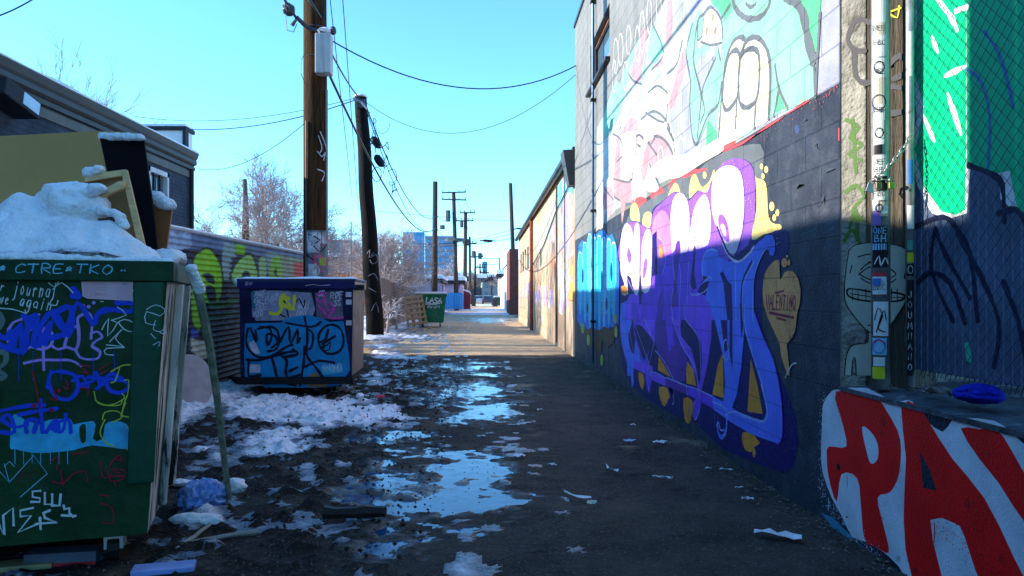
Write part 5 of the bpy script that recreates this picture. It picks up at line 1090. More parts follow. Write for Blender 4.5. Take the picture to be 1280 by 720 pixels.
    for st in (Q((0, 130), (60, 130), (40, 60), (10, 80), (60, 110), (110, 100)), Q((80, 60), (180, 40)), Q((110, 130), (105, 90), (150, 80), (140, 130)), Q((165, 0), (175, 130)), Q((120, 50), (230, 35)), Q((190, 130), (230, 80), (240, 130), (205, 110)), Q((270, 60), (260, 120), (240, 130), (225, 100), (280, 80), (290, 130)), Q((0, 45), (100, 25), (180, 20))): p.stroke(st, .019, ub, 3)
    for x in (85, 150, 275, 420, 515): p.stroke(K((x, 430), (x + 1, 560)), .003, ub, 0)
    # yellow squiggles
    for st in (K((500, 520), (560, 490), (630, 495)), K((540, 500), (520, 560), (500, 570)), K((425, 610), (440, 660), (500, 670), (560, 640), (550, 620)), K((560, 560), (580, 560), (575, 620), (560, 660), (545, 720)), K((600, 620), (620, 630), (600, 660)), Q((390, 0), (430, 20), (490, 20), (500, 0)), Q((420, 80), (430, 50), (480, 45), (500, 70), (460, 90)), Q((515, 10), (500, 60), (530, 70), (560, 90), (550, 110)), Q((430, 80), (410, 130), (430, 170), (470, 190)), Q((520, 110), (560, 130), (530, 170), (550, 210), (520, 200))): p.stroke(st, .0055, yl, 3)
    # white tags: words
    def wd(x0, y0, x1, y1, t, h, w_=.0045, mm=None, sl=.25): p.text(*K((x0, y0))[0], *K((x1, y1))[0], t, h, w_, mm or wt, slant=sl, jit=.05)
    wd(0, 155, 20, 160, 'r', 12); wd(60, 170, 260, 190, 'journal', 18); wd(0, 215, 45, 218, 've', 14); wd(85, 225, 240, 245, 'again', 15)
    p.stroke(K((0, 235), (60, 240), (120, 258)), .005, wt, 3)
    for st in (K((220, 120), (250, 140), (270, 100)), K((240, 150), (280, 120), (330, 165)), K((240, 190), (225, 215), (255, 222), (262, 200)), K((460, 330), (490, 280), (485, 360), (530, 300), (500, 290), (570, 265), (530, 230)), K((535, 300), (560, 330), (600, 340), (600, 300), (560, 285), (530, 300)), K((495, 385), (550, 330), (520, 370), (560, 410)), K((480, 400), (540, 405), (560, 412), (480, 415), (475, 440), (510, 445)), K((600, 155), (620, 180), (590, 200), (635, 210)), K((455, 205), (465, 205))): p.stroke(st, .005, wt, 2)
    for st in (K((0, 260), (12, 290), (0, 320)), K((0, 430), (30, 440), (25, 480), (0, 500)), K((0, 520), (30, 540), (10, 550))): p.stroke(st, .022, gy, 2)
    for st in (Q((20, 270), (40, 250), (60, 270)), Q((0, 290), (40, 335), (140, 225), (195, 300), (85, 395)), Q((20, 260), (38, 330))): p.stroke(st, .004, lb, 0)
    for st in (Q((165, 370), (135, 372), (135, 395), (165, 400), (165, 415), (130, 415)), Q((185, 380), (185, 425), (215, 425), (215, 385)), Q((215, 430), (245, 430), (250, 385)), Q((0, 510), (20, 550), (15, 470), (55, 440), (58, 510)), Q((135, 440), (85, 450), (85, 475), (130, 470), (75, 540), (155, 505)), Q((205, 450), (180, 460), (185, 480), (235, 498), (150, 505)), Q((165, 480), (168, 525)), Q((262, 430), (265, 445), (285, 440), (285, 460), (300, 475)), Q((255, 470), (310, 472))): p.stroke(st, .011, wt, 1)
    # dim red scrawls
    for st in (K((150, 520), (175, 640), (180, 680)), K((370, 500), (400, 530), (370, 520)), K((360, 490), (410, 495)), K((450, 510), (495, 480)), K((455, 530), (490, 510)), K((300, 560), (310, 600), (290, 590)), K((360, 595), (400, 595), (395, 630)), K((230, 640), (260, 650), (240, 600)), Q((470, 240), (490, 225), (500, 250), (470, 240), (450, 280), (510, 285), (505, 320), (455, 330), (445, 290)), Q((460, 290), (500, 300)), Q((450, 310), (505, 310)), Q((470, 330), (475, 350)), Q((415, 250), (420, 310), (440, 315)), Q((410, 385), (445, 390)), Q((415, 420), (460, 440), (465, 500), (420, 500)), Q((210, 250), (240, 230), (235, 280)), Q((220, 330), (260, 340), (300, 300)), Q((300, 300), (350, 290), (360, 330)), Q((300, 220), (360, 210)), Q((250, 285), (260, 345))): p.stroke(st, .007, rdm, 2)
    for c in ((152, 672), (268, 605), (232, 692)): p.dot(*K(c)[0], .009, rdm)
    p.build('marker_tags', e)
    p = Paint(Plane(O + N * .023, U, N), .0004)
    for st in (K((660, 240), (700, 220), (742, 240), (720, 270), (660, 250), (655, 300), (700, 310)), K((700, 290), (690, 330), (720, 340), (735, 330)), K((680, 350), (700, 372)), K((740, 320), (745, 350), (720, 345)), K((690, 400), (720, 385), (715, 405))): p.stroke(st, .004, wt, 2)
    p.build('post_tag', e)
    # printed notice
    p = Paint(Plane(O, U, N), .005); pk = P_('notice_pink', .72, .40, .44); pk2 = P_('notice_rose', .62, .22, .28); gr = P_('notice_grey', .45, .35, .38)
    p.fill(K((365, 98), (600, 108), (598, 202), (395, 192), (372, 180)), pk, 0)
    for i in range(9): p.stroke(K((378 + i * 6, 106), (385 + i * 6, 185)), .0012, pk2, 0)
    for y in (120, 130, 140, 150): p.stroke(K((430, y), (480, y + 3)), .0018, pk2, 0)
    p.text(*K((430, 178))[0], *K((482, 180))[0], 'NOTICE', 3, .0014, P_('notice_red', .6, .04, .06), 0, .02, 0)
    for i in range(9): p.stroke(K((532 + i * 6.5, 142), (530 + i * 6.5, 196)), .0014, gr if i % 2 else pk2, 0)
    p.fill(K((550, 116), (572, 117), (572, 130), (550, 129)), gr, 0)
    p.build('notice', e, 'pink printed notice')
    # ---- load: snow heap
    zt = 1.372; n = 90
    m = MB(); V = []; Fs = []
    bumps = [(-.98, .35, .26, .34), (-.64, .30, .36, .22), (-.42, .24, .27, .22), (-.27, .2, .24, .17), (-1.35, .5, .34, .4), (-1.75, .5, .25, .35), (-.7, .75, .25, .4), (-.2, .2, .10, .1)]
    for j in range(n + 1):
        for i in range(n * 3 // 2 + 1):
            x = -w + .01 + (w - .02) * i / (n * 3 // 2); y = .01 + (d - .02) * j / n
            h = sum((bh * math.exp(-(((x - bx) / br_) ** 2 + ((y - by) / br_) ** 2) * .9)) ** 5 for (bx, by, bh, br_) in bumps) ** .2 - .04
            ed = min(x + w, -x, y, d - y); h = min(h, .014 + ed * 2.6) if ed < .14 else max(h, .02)
            h += (fbm3(Vector((x * 5, y * 5, 1))) * .05 + (.3 - abs(fbm3(Vector((x * 9, y * 9, 4))))) * .045 + fbm3(Vector((x * 28, y * 28, 4))) * .010) * min(1, ed * 9 + .15)
            V.append(M @ Vector((x, y, zt - .005 + h)))
    NX = n * 3 // 2 + 1
    for j in range(n):
        for i in range(NX - 1): a = j * NX + i; Fs.append((a, a + 1, a + NX + 1, a + NX))
    k0 = len(V)
    V += [M @ Vector((-w + .01 + (w - .02) * i / (n * 3 // 2), .012, zt - .12)) for i in range(NX)]
    Fs += [(i, i + 1, k0 + i + 1, k0 + i) for i in range(NX - 1)]
    m.mesh(V, Fs, mat('snow_heap', (.88, .84, .84), rough=.5, var=.10, scale=9, bump=1.8, bscale=45, grime=((.42, .38, .32), 5, .60, .75), spec=.3)); m.build('snow_heap', None, smooth=True, label='white snow heaped on the rubbish in the big green dumpster', cat='snow', kind='thing', recalc=False)
    for k, (x, y, Y, r, lab) in enumerate(((30, 300, 3.42, (.19, .14, .10), 'grey white snowy bin bag at the left end of the green dumpster'), (95, 262, 3.5, (.17, .15, .13), 'rounded lump of snow on top of the heap in the green dumpster'))):
        m = MB(); m.blob(at(x, y, Y), r, mat('bag_white', (.62, .66, .64), rough=.4, var=.15) if k == 0 else MATS['snow_heap'], k + 3, .3, 2.5, 20); m.build('bin_bag' if k == 0 else 'snow_lump', None, smooth=True, label=lab, cat='bag' if k == 0 else 'snow')
    Bd = Vector((-math.sin(th), math.cos(th), 0))
    def board(name, px, Y, thick, mt, label, catg='board', tilt=.0, lean=0):
        # a board standing in the dumpster on its own upright plane
        P0 = at(px[0][0], px[0][1], Y); S = Plane(P0, U, -Bd); pts = [S.p3(*S.uv(*q), 0) for q in px]
        mb = MB(); mb.slab(pts, Bd * thick, mt); return mb.build(name, None, bevel=.003, label=label, cat=catg)
    tan = mat('tan_board', (.44, .26, .09), rough=.6, var=.06, scale=2, bump=.1); blk = mat('black_board', (.006, .005, .007), rough=.85, var=.2, spec=.1); wd_ = mat('raw_pine', (.72, .46, .22), rough=.7, var=.25, scale=6, stretch=(1, 1, 8), bump=.3); orn = mat('orange_board', (.26, .075, .018), rough=.5, var=.2); ch = mat('chip_brown', (.10, .075, .055), rough=.8, var=.3)
    board('tan_panel', [(-60, 173), (0, 170), (125, 163.5), (172, 166), (186, 360), (-60, 360)], 4.05, .03, tan, 'large flat tan panel standing at the back of the green dumpster')
    Cc = CR(0, 150, 3.788)
    board('black_plank', Cc((472, 86), (680, 84), (722, 400), (757, 700), (700, 700), (560, 500)), 3.80, .05, blk, 'tall black board with snow on its top edge, leaning in the dumpster')
    board('orange_plank', Cc((690, 402), (816, 414), (780, 660), (740, 700), (690, 600)), 4.0, .05, orn, 'orange brown board at the right end of the green dumpster')
    # pine drawer frame
    fr = empty('broken_drawer', at(160, 260, 3.62), 'broken pine frame with tan backing, snow on its slanting rail', 'frame')
    def fpart(nm, px, Y, thick, mt):
        P0 = at(px[0][0], px[0][1], Y); S = Plane(P0, U, -Bd); mb = MB(); mb.slab([S.p3(*S.uv(*q), 0) for q in px], Bd * thick, mt); mb.build(nm, fr, bevel=.002)
    fpart('backing', Cc((395, 262), (570, 240), (600, 300), (690, 690), (480, 690)), 3.60, .008, mat('backing_tan', (.24, .14, .06), rough=.7))
    fpart('rail', Cc((396, 258), (590, 234), (594, 262), (402, 292)), 3.565, .03, wd_); fpart('rail', Cc((572, 238), (600, 234), (706, 676), (672, 682)), 3.55, .045, wd_); fpart('rail', Cc((590, 286), (560, 290), (372, 392), (410, 402), (580, 322)), 3.50, .045, wd_)
    board('dark_offcut', Cc((458, 466), (575, 452), (596, 570), (540, 560)), 3.42, .015, ch, 'small dark offcut with a pale edge poking from the snow heap'); 
    def cap(pts, r, lab, nm='snow_strip'):
        mb = MB(); V = [at(*q) for q in pts]
        for i, (a, b) in enumerate(zip(V, V[1:])):
            k = max(2, int((b - a).length / (r * .8)))
            for t in range(k): mb.blob(a.lerp(b, (t + .5) / k), (r * 1.3, r * 1.1, r * (.8 + .3 * hsh(i, t))), MATS['snow_heap'], i * 5 + t, .25, 2, 8)
        rm = mb.build(nm, None, smooth=True, label=lab, cat='snow'); md = rm.modifiers.new('r', 'REMESH'); md.mode = 'VOXEL'; md.voxel_size = r * .28; md.use_smooth_shade = True; tx = bpy.data.textures.get('lumps') or bpy.data.textures.new('lumps', 'CLOUDS'); tx.noise_scale = .035; tx.noise_depth = 3; dm = rm.modifiers.new('d', 'DISPLACE'); dm.texture = tx; dm.strength = r * .55; dm.mid_level = .5
        return rm
    cap([(127, 171, 3.82), (140, 171, 3.82), (160, 171, 3.82), (177, 172, 3.82)], .022, 'strip of snow lying on the top edge of the black board')
    cap([(96, 246, 3.44), (112, 240, 3.44), (126, 234, 3.44)], .030, 'snow resting on the slanting rail of the pine frame')
    cap([(108, 217, 3.58), (126, 211, 3.58)], .025, 'small snow wedge on the upper rail of the pine frame')
    cap([(192, 245, 4.0), (203, 252, 4.02), (213, 258, 4.03)], .035, 'snow on top of the orange board')
    cap([(125, 263, 3.42), (148, 268, 3.42), (156, 285, 3.42)], .022, 'thin snow line round the dark offcut')
    cap([(205, 323, 3.65), (222, 322, 3.75)], .05, 'lump of snow on the right rim of the green dumpster')
    cap([(-20, 322, 3.10), (10, 322, 3.12), (60, 322, 3.17), (120, 325, 3.24), (180, 327, 3.30), (212, 329, 3.33)], .024, 'low line of snow along the front rim of the green dumpster')
    # leaning stick
    m = MB(); sw = mat('mossy_wood', (.16, .20, .14), rough=.8, var=.35, scale=10, bump=.8, bscale=25, stretch=(3, 3, .6), grime=((.30, .32, .28), 8, .5, .65))
    a = at(240, 336, 3.55); b = at(250, 375, 3.6); b2 = at(262, 430, 3.75); c = at(273, 510, 4.0); dd = at(286, 608, 4.35); dd.z = .04
    m.tube([a, b, b2, c, dd], [.022, .023, .022, .020, .018], sw, 8); m.build('wooden_pole', None, label='long greenish wooden pole leaning on the right rim of the green dumpster', cat='pole')
    cap([(238, 333, 3.52), (243, 345, 3.54), (250, 365, 3.58)], .022, 'snow clinging to the top of the leaning pole')
    return e

def blue_dumpster():
    nb = mat('navy_enamel', (.009, .008, .045), rough=.5, var=.4, scale=4, bump=2, bscale=5, grime=((.15, .15, .2), 7, .62, .75)); sd = mat('side_grey', (.20, .17, .16), rough=.6, var=.25, scale=5, streak=((.12, .08, .07), 8), grime=((.1, .07, .06), 6, .55, .65)); rm = mat('navy_rim', (.012, .011, .075), rough=.35, var=.3)
    F0 = (-1.555, 8.95)
    e, M = dumpster('blue_dumpster', F0, 2.6, 1.36, 1.2, .26, 1.402, .015, nb, 'navy dumpster with a bright blue panel and black lettering, standing in the snow', sd, rm, g0=.06)
    m = MB()
    m.box((-1.36, -.05, .17), (0, .0, .255), mat('skid_black', (.01, .01, .012)), M); m.box((-1.36, .002, .20), (-.0, 1.2, .255), MATS['skid_black'], M); m.build('underframe', e)
    m = MB(); m.box((.0, .1, 1.30), (.10, .16, 1.36), black_rub, M); m.tube([M @ Vector((.02, .13, 1.34)), M @ Vector((.12, .13, 1.34))], .03, black_rub, 8); m.build('handle', e)
    m = MB(); m.box((-1.40, .02, 1.409), (.03, 1.22, 1.44), mat('lid_grey', (.04, .04, .09), rough=.5), M); m.build('lid', e, bevel=.01)
    m = MB(); NXX = 40; V = []; Fs = []
    for j in range(26):
        for i in range(41):
            x = -1.38 + 1.40 * i / 40; y = .04 + 1.16 * j / 25; ed = min(x + 1.38, .02 - x, y - .04, 1.2 - y); V.append(M @ Vector((x, y, 1.441 + min(.035, max(-.002, ed * .6)) * (.6 + .5 * fbm3(Vector((x * 4, y * 4, 2)))))))
    for j in range(25):
        for i in range(40): a = j * 41 + i; Fs.append((a, a + 1, a + 42, a + 41))
    m.mesh(V, Fs, MATS['snow']); m.build('snow_cover', None, smooth=True, label='thin sheet of snow on the lid of the navy dumpster', cat='snow', recalc=False)
    m = MB(); m.blob(at(299, 353, 9.0), (.07, .08, .06), MATS['snow'], 2, .3, 2, 10); m.build('snow_lump', None, smooth=True, label='lump of snow at the left end of the navy dumpster rim', cat='snow')
    th = R(2.6); N = Vector((math.sin(th), -math.cos(th), 0)); U = Vector((math.cos(th), math.sin(th), 0)); p = Paint(Plane(Vector((F0[0], F0[1], CAM.z)), U, N), .0015)
    B_ = CR(290, 340, 4.235); az = P_('azure', .008, .19, .40, var=.2); k = P_('inkblack', .008, .008, .02); w = P_('offwhite', .42, .42, .48, var=.3); y = P_('tagyellow2', .55, .52, .03); mg = P_('magenta2', .50, .05, .28); gl = P_('greytag', .22, .22, .30, var=.4); br = P_('brownpatch', .22, .15, .06)
    p.fill(B_((110, 100), (240, 98), (420, 110), (440, 200), (420, 250), (130, 262), (105, 220)), gl, 1); p.fill(B_((100, 110), (120, 100), (140, 180), (110, 200)), P_('teal2', .03, .15, .18), 0)
    p.fill(B_((440, 110), (580, 100), (590, 250), (450, 250)), P_('dimgrey', .10, .09, .13, var=.4), 0)
    for (x, yy, s, t) in ((120, 130, 22, 'AGF'), (115, 165, 30, 'GEED'), (120, 200, 24, 'SEE'), (110, 235, 20, 'MSO'), (190, 150, 22, 'LSD'), (350, 200, 20, 'NOU'), (340, 235, 20, 'EMS'), (520, 140, 24, 'ROE'), (540, 180, 20, 'SS'), (455, 130, 20, 'CC')):
        p.text(*B_((x, yy))[0], *B_((x + s * len(t) * .95, yy - 3))[0], t, 7, .012, w, .2, .12, 2)
    for st in (B_((335, 170), (355, 140), (380, 190), (385, 150)), B_((270, 130), (300, 240), (250, 220))): p.stroke(st, .02, k, 2)
    for st in (B_((205, 218), (240, 222), (262, 195), (258, 130), (300, 140)), B_((255, 160), (300, 190), (325, 195)), B_((268, 125), (325, 190), (330, 130)), B_((275, 120), (262, 150))): p.stroke(st, .045, y, 2)
    for st in (B_((450, 120), (480, 110), (490, 140), (460, 160), (450, 140)), B_((490, 150), (510, 200), (540, 190), (520, 160)), B_((540, 200), (510, 240), (560, 245), (585, 240)), B_((460, 180), (500, 230), (480, 200))): p.stroke(st, .028, mg, 3)
    for (x, yy) in ((618, 120), (620, 160), (620, 270), (615, 300)): p.fill(B_((x - 16, yy - 14), (x + 14, yy - 14), (x + 14, yy + 12), (x - 16, yy + 12)), w if yy != 300 else k, 0)
    p.fill(B_((70, 270), (260, 265), (300, 240), (400, 225), (470, 245), (520, 265), (590, 260), (600, 320), (620, 440), (625, 520), (570, 600), (440, 612), (170, 610), (140, 560), (70, 600), (65, 430)), az, 1)
    p.fill(B_((90, 375), (120, 360), (150, 430), (110, 440)), w, 1); p.fill(B_((95, 490), (150, 490), (150, 530), (95, 535)), w, 0); p.fill(B_((75, 560), (130, 545), (165, 600), (75, 608)), w, 1); p.fill(B_((470, 500), (580, 490), (590, 530), (480, 545)), P_('azure_b', .04, .34, .5), 1); p.fill(B_((410, 545), (440, 530), (500, 580), (500, 608), (400, 608)), br, 1)
    p.text(*B_((480, 530))[0], *B_((585, 525))[0], 'VNOHD', 9, .008, w, .1, .1, 2)
    p.stroke(B_((60, 266), (260, 262)), .03, k, 0)
    W3 = .055
    for st in (B_((85, 300), (75, 360), (90, 410), (140, 450), (210, 445), (280, 400), (320, 385)), B_((100, 300), (130, 370), (125, 310)), B_((150, 290), (200, 300), (210, 340), (190, 390), (185, 330), (230, 340), (240, 375), (210, 400)), B_((140, 300), (200, 290), (240, 310), (250, 370), (230, 410), (190, 420)), B_((255, 370), (300, 290), (310, 380), (350, 300), (345, 380), (360, 350)), B_((290, 270), (420, 290), (470, 265)), B_((385, 240), (400, 330), (395, 400)), B_((400, 300), (430, 330), (420, 400), (390, 410)), B_((460, 330), (460, 380), (500, 430), (560, 425), (590, 380), (580, 310), (540, 280), (490, 290), (460, 330)), B_((470, 370), (500, 350), (510, 300), (480, 400)), B_((480, 380), (545, 340))):
        p.stroke(st, W3 * .62, k, 3)
    p.stroke(B_((490, 400), (480, 380), (500, 390), (520, 370), (515, 410), (490, 415)), .02, k, 3)
    for st in (B_((80, 465), (150, 465), (270, 430), (330, 420)), B_((210, 450), (225, 500), (240, 570)), B_((265, 445), (290, 470), (285, 530), (300, 560), (355, 545)), B_((280, 450), (350, 435), (325, 410)), B_((305, 525), (345, 505)), B_((300, 590), (335, 600)), B_((360, 600), (380, 480), (385, 390), (400, 450), (440, 500), (490, 570)), B_((390, 500), (460, 470), (540, 480)), B_((90, 480), (90, 550), (150, 545)), B_((365, 590), (370, 540))):
        p.stroke(st, W3 * .7, k, 3)
    p.build('lettering', e, 'black lettering on bright blue paint')
    p = Paint(Plane(Vector((F0[0], F0[1], CAM.z)) + N * .023, U, N), .0006); p.text(*B_((70, 72))[0], *B_((110, 70))[0], 'RN', 4, .006, w, .2, .1, 2); p.stroke(B_((390, 72), (430, 66), (470, 72), (520, 68)), .006, w, 2); p.build('rim_tag', e)
# ================================================================== poles and wires
def poles():
    pw = mat('pole_wood', (.010, .006, .004), col2=(.085, .036, .012), rough=.85, var=.2, scale=2.5, stretch=(14, 14, .8), bump=1.2, bscale=10, grime=((.02, .015, .012), 1.4, .6, .66))
    pd = mat('pole_creosote', (.007, .0055, .005), rough=.8, var=.6, scale=3, stretch=(14, 14, .8), bump=1.2, bscale=10)
    pf = mat('pole_far', (.06, .045, .04), rough=.85, var=.3, scale=3, stretch=(6, 6, .5)); hw = mat('pole_hardware', (.08, .08, .09), rough=.5, metal=.5)
    bxm = mat('cabinet_grey', (.50, .50, .49), rough=.5, var=.12, scale=3, streak=((.35, .33, .3), 12))
    # first pole
    e = empty('utility_pole', (-2.56, 11.42, 0), 'thick nearest wooden utility pole, with grey cabinet and poster scraps, behind the navy dumpster', 'utility pole')
    m = MB(); X, Y = -2.555, 11.42; n = 22
    m.tube([(X - .03 + .03 * (1 - i / n), Y, -.1 + 9.4 * i / n) for i in range(n + 1)], [.195 - .03 * i / n for i in range(n + 1)], pw, 20); m.build('pole', e, smooth=True)
    p = Paint(Cyl(X, Y, .192), .012, .0002); wsc = P_('scrap_white', .42, .43, .46, var=.5); gsc = P_('scrap_grey', .16, .17, .20, var=.6); pkc = P_('scrap_pink', .62, .06, .18); grc = P_('scrap_lime', .25, .35, .03); kk = P_('inkblack', .008, .008, .02)
    def s(x0, y0, x1, y1, m_):
        a = p.S.uv(x0, y0); b = p.S.uv(x1, y1); p.rectuv(a[0], b[1], b[0], a[1], m_)
    s(383, 288, 409, 350, gsc); s(384, 290, 407, 305, wsc); s(385, 300, 400, 316, wsc); s(397, 318, 408, 348, gsc); s(386, 330, 396, 350, wsc); s(399, 322, 407, 332, grc)
    for st in ([(409, 300), (398, 315), (392, 326), (400, 332), (408, 334)], [(400, 320), (405, 328), (409, 322)], [(398, 335), (408, 345)]): p.stroke(st, .05, pkc, 2)
    for st in ([(388, 335), (395, 330), (399, 340), (392, 347), (387, 340)], [(392, 336), (396, 342)], [(397, 190), (402, 196), (406, 190), (404, 200)], [(397, 212), (405, 216), (402, 226)], [(398, 170), (402, 185), (399, 192)], [(400, 165), (405, 178), (408, 190)], [(385, 292), (392, 302), (388, 312)]): p.stroke(st, .02, wsc, 3)
    for st in ([(387, 293), (400, 300), (390, 306)], [(393, 308), (400, 315), (407, 306)], [(384, 318), (392, 325)]): p.stroke(st, .02, kk, 2)
    p.build('poster_scraps', e)
    c = at(404, 68, 11.2); m = MB(); m.box((c.x - .10, 11.08, c.z - .31), (c.x + .13, 11.30, c.z + .29), bxm); m.build('cabinet', e, bevel=.012)
    m = MB(); m.box((c.x - .03, 11.12, c.z + .29), (c.x + .05, 11.2, c.z + .36), hw); m.blob((c.x + .15, 11.2, c.z + .36), (.05, .05, .07), hw, 1, .1, 2, 8); m.blob((c.x + .02, 11.18, c.z + .35), (.11, .08, .05), MATS['snow'], 1, .2, 2, 8); m.build('bracket', e)
    m = MB()
    for z in (4.9, 5.35): m.tube([(X + .18 * math.cos(t), Y + .18 * math.sin(t), z) for t in [k * math.pi / 8 for k in range(17)]], .012, hw, 5)
    a = at(381, 33, 11.2); m.tube([a, at(370, 22, 11.1), at(362, 10, 10.9), at(356, 0, 10.7)], .02, hw, 6); m.tube([at(365, 32, 11.0), at(372, 22, 11.0), at(384, 34, 11.2), at(395, 38, 11.2)], .03, hw, 6)
    m.tube([at(357, 20, 10.9), at(359, 38, 10.9), at(367, 40, 10.9), at(371, 30, 11)], .006, wire_m, 5); m.tube([at(384, 60, 11.2), at(377, 75, 11.2), at(376, 92, 11.2), at(382, 106, 11.2)], .005, wire_m, 5)
    m.blob(at(361, 12, 10.9), (.09, .14, .09), hw, 4, .3, 3, 10); m.build('strap_hardware', e)
    m = MB(); m.tube([(X - .12, Y - .17, 3.9), (X - .12, Y - .17, .2)], .01, hw, 5); m.tube([(X + .175, Y - .06, 4.4), (X + .175, Y - .05, .1)], .02, mat('conduit_grey', (.3, .3, .31), rough=.5), 6); m.build('conduit', e)
    # second pole, black, leaning a little
    e = empty('utility_pole', (-2.45, 17.0, 0), 'black weathered utility pole leaning slightly, second along the alley', 'utility pole')
    a = at(469, 418, 16.8); b = at(451, 121, 17.0); m = MB(); n = 14; m.tube([a.lerp(b, i / n) + Vector((.012 * math.sin(i * 1.3), 0, -.15 if i == 0 else 0)) for i in range(n + 1)], [.205 - .065 * i / n for i in range(n + 1)], pd, 16); m.build('pole', e, smooth=True)
    m = MB(); m.blob(b + Vector((0, 0, .01)), (.16, .16, .05), MATS['snow'], 1, .2, 2, 8); m.build('snow_cap', e, smooth=True)
    m = MB()
    m.tube([at(442, 123, 16.8), at(452, 128, 16.8), at(459, 136, 16.8)], .03, mat('galv_far', (.4, .42, .45), rough=.4, metal=.5), 6); m.box(b + Vector((-.05, -.2, -.3)), b + Vector((.12, -.1, -.1)), hw); m.build('bracket', e)
    p = Paint(Cyl(a.x, 16.85, .215), .02, .0002)
    for st in ([(459, 318), (463, 312), (462, 322), (467, 316)], [(464, 322), (470, 318), (472, 326), (466, 330), (463, 325)], [(461, 345), (468, 342), (472, 350)], [(465, 388), (470, 378), (473, 390)], [(462, 360), (470, 365)]): p.stroke(st, .02, gsc, 2)
    p.build('scribbles', e)
    m = MB(); m.blob(at(468, 424, 16.6), (.55, .5, .10), MATS['snow_dirty'], 4, .35, 3, 14); m.build('snow_mound', None, smooth=True, label='low mound of snow round the foot of the black utility pole', cat='snow')
    def far(x, y, x2, y2, Y, r, lab, arms=(), kit=()):
        a = at(x, y, Y); b = at(x2, y2, Y); a.z = min(a.z, gz(Y)) - .1
        e = empty('utility_pole', (a.x, Y, gz(Y)), lab, 'utility pole', None)
        m = MB(); m.tube([a, b], [r * 1.15, r * .85], pf, 10); m.build('pole', e, smooth=True)
        for (x0, y0, x1, y1) in arms:
            m = MB(); p, q = at(x0, y0, Y - .2), at(x1, y1, Y - .2); m.tube([p, q], .055 * Y / 60, pf, 4); m.build('crossarm', e)
            m = MB()
            for t in (.05, .3, .7, .95): c = p.lerp(q, t); m.tube([c, c + Vector((0, 0, .22 * Y / 60))], .035 * Y / 60, hw, 5)
            m.build('insulator', e)
        for (kx, ky, kr, kh) in kit:
            m = MB(); c = at(kx, ky, Y - .3); m.tube([c - Vector((0, 0, kh)), c + Vector((0, 0, kh))], kr, hw, 8); m.build('transformer', e)
        return e
    far(543, 370, 544, 227, 38, .15, 'third utility pole, plain brown, behind the small green dumpster', [], [(547, 271, .02, .02), (553, 284, .13, .10)])
    far(571, 389, 567, 240, 66, .20, 'tall utility pole with two crossarms, in front of the blue panel', [(552, 241, 583, 240), (552, 249, 583, 250)], [(560, 270, .22, .5), (569, 300, .9, .12)])
    far(581, 386, 582, 265, 85, .24, 'fourth utility pole with a short crossarm, beside the maroon shed', [(570, 276, 592, 276), (575, 266, 594, 266)], [(577, 280, .2, .4)])
    far(588, 384, 587, 296, 115, .22, 'distant utility pole with a transformer, fifth along the alley', [(578, 304, 596, 304)], [(584, 303, .3, .5)])
    far(594, 382, 594, 315, 150, .24, 'far utility pole with two transformers, sixth along the alley', [(586, 321, 604, 321)], [(592, 318, .4, .7), (600, 320, .4, .6)])
    far(600, 381, 600, 330, 190, .24, 'smallest and farthest utility pole down the alley', [(593, 334, 607, 334)])
    far(614, 381, 614.5, 344, 170, .22, 'short thin pole near the orange front at the alley end', [(609, 347, 620, 347)])
    far(607, 381, 606, 338, 230, .25, 'faint pole before the blue grey far building', [(601, 341, 612, 341)])
    # pole on the right with a street lamp
    e = far(644, 392, 638, 229, 56, .17, 'thin leaning utility pole with a street lamp arm, right side beyond the workshop')
    m = MB(); m.tube([at(641, 287, 56), at(648, 285, 56)], .05, hw, 5); m.build('lamp_arm', e); m = MB(); m.box(at(647, 287, 56.2), at(655, 284.5, 55.8), hw); m.build('lamp_head', e)
    far(625, 383, 624, 322, 120, .12, 'thin bare far utility pole on the right beside the white wall')

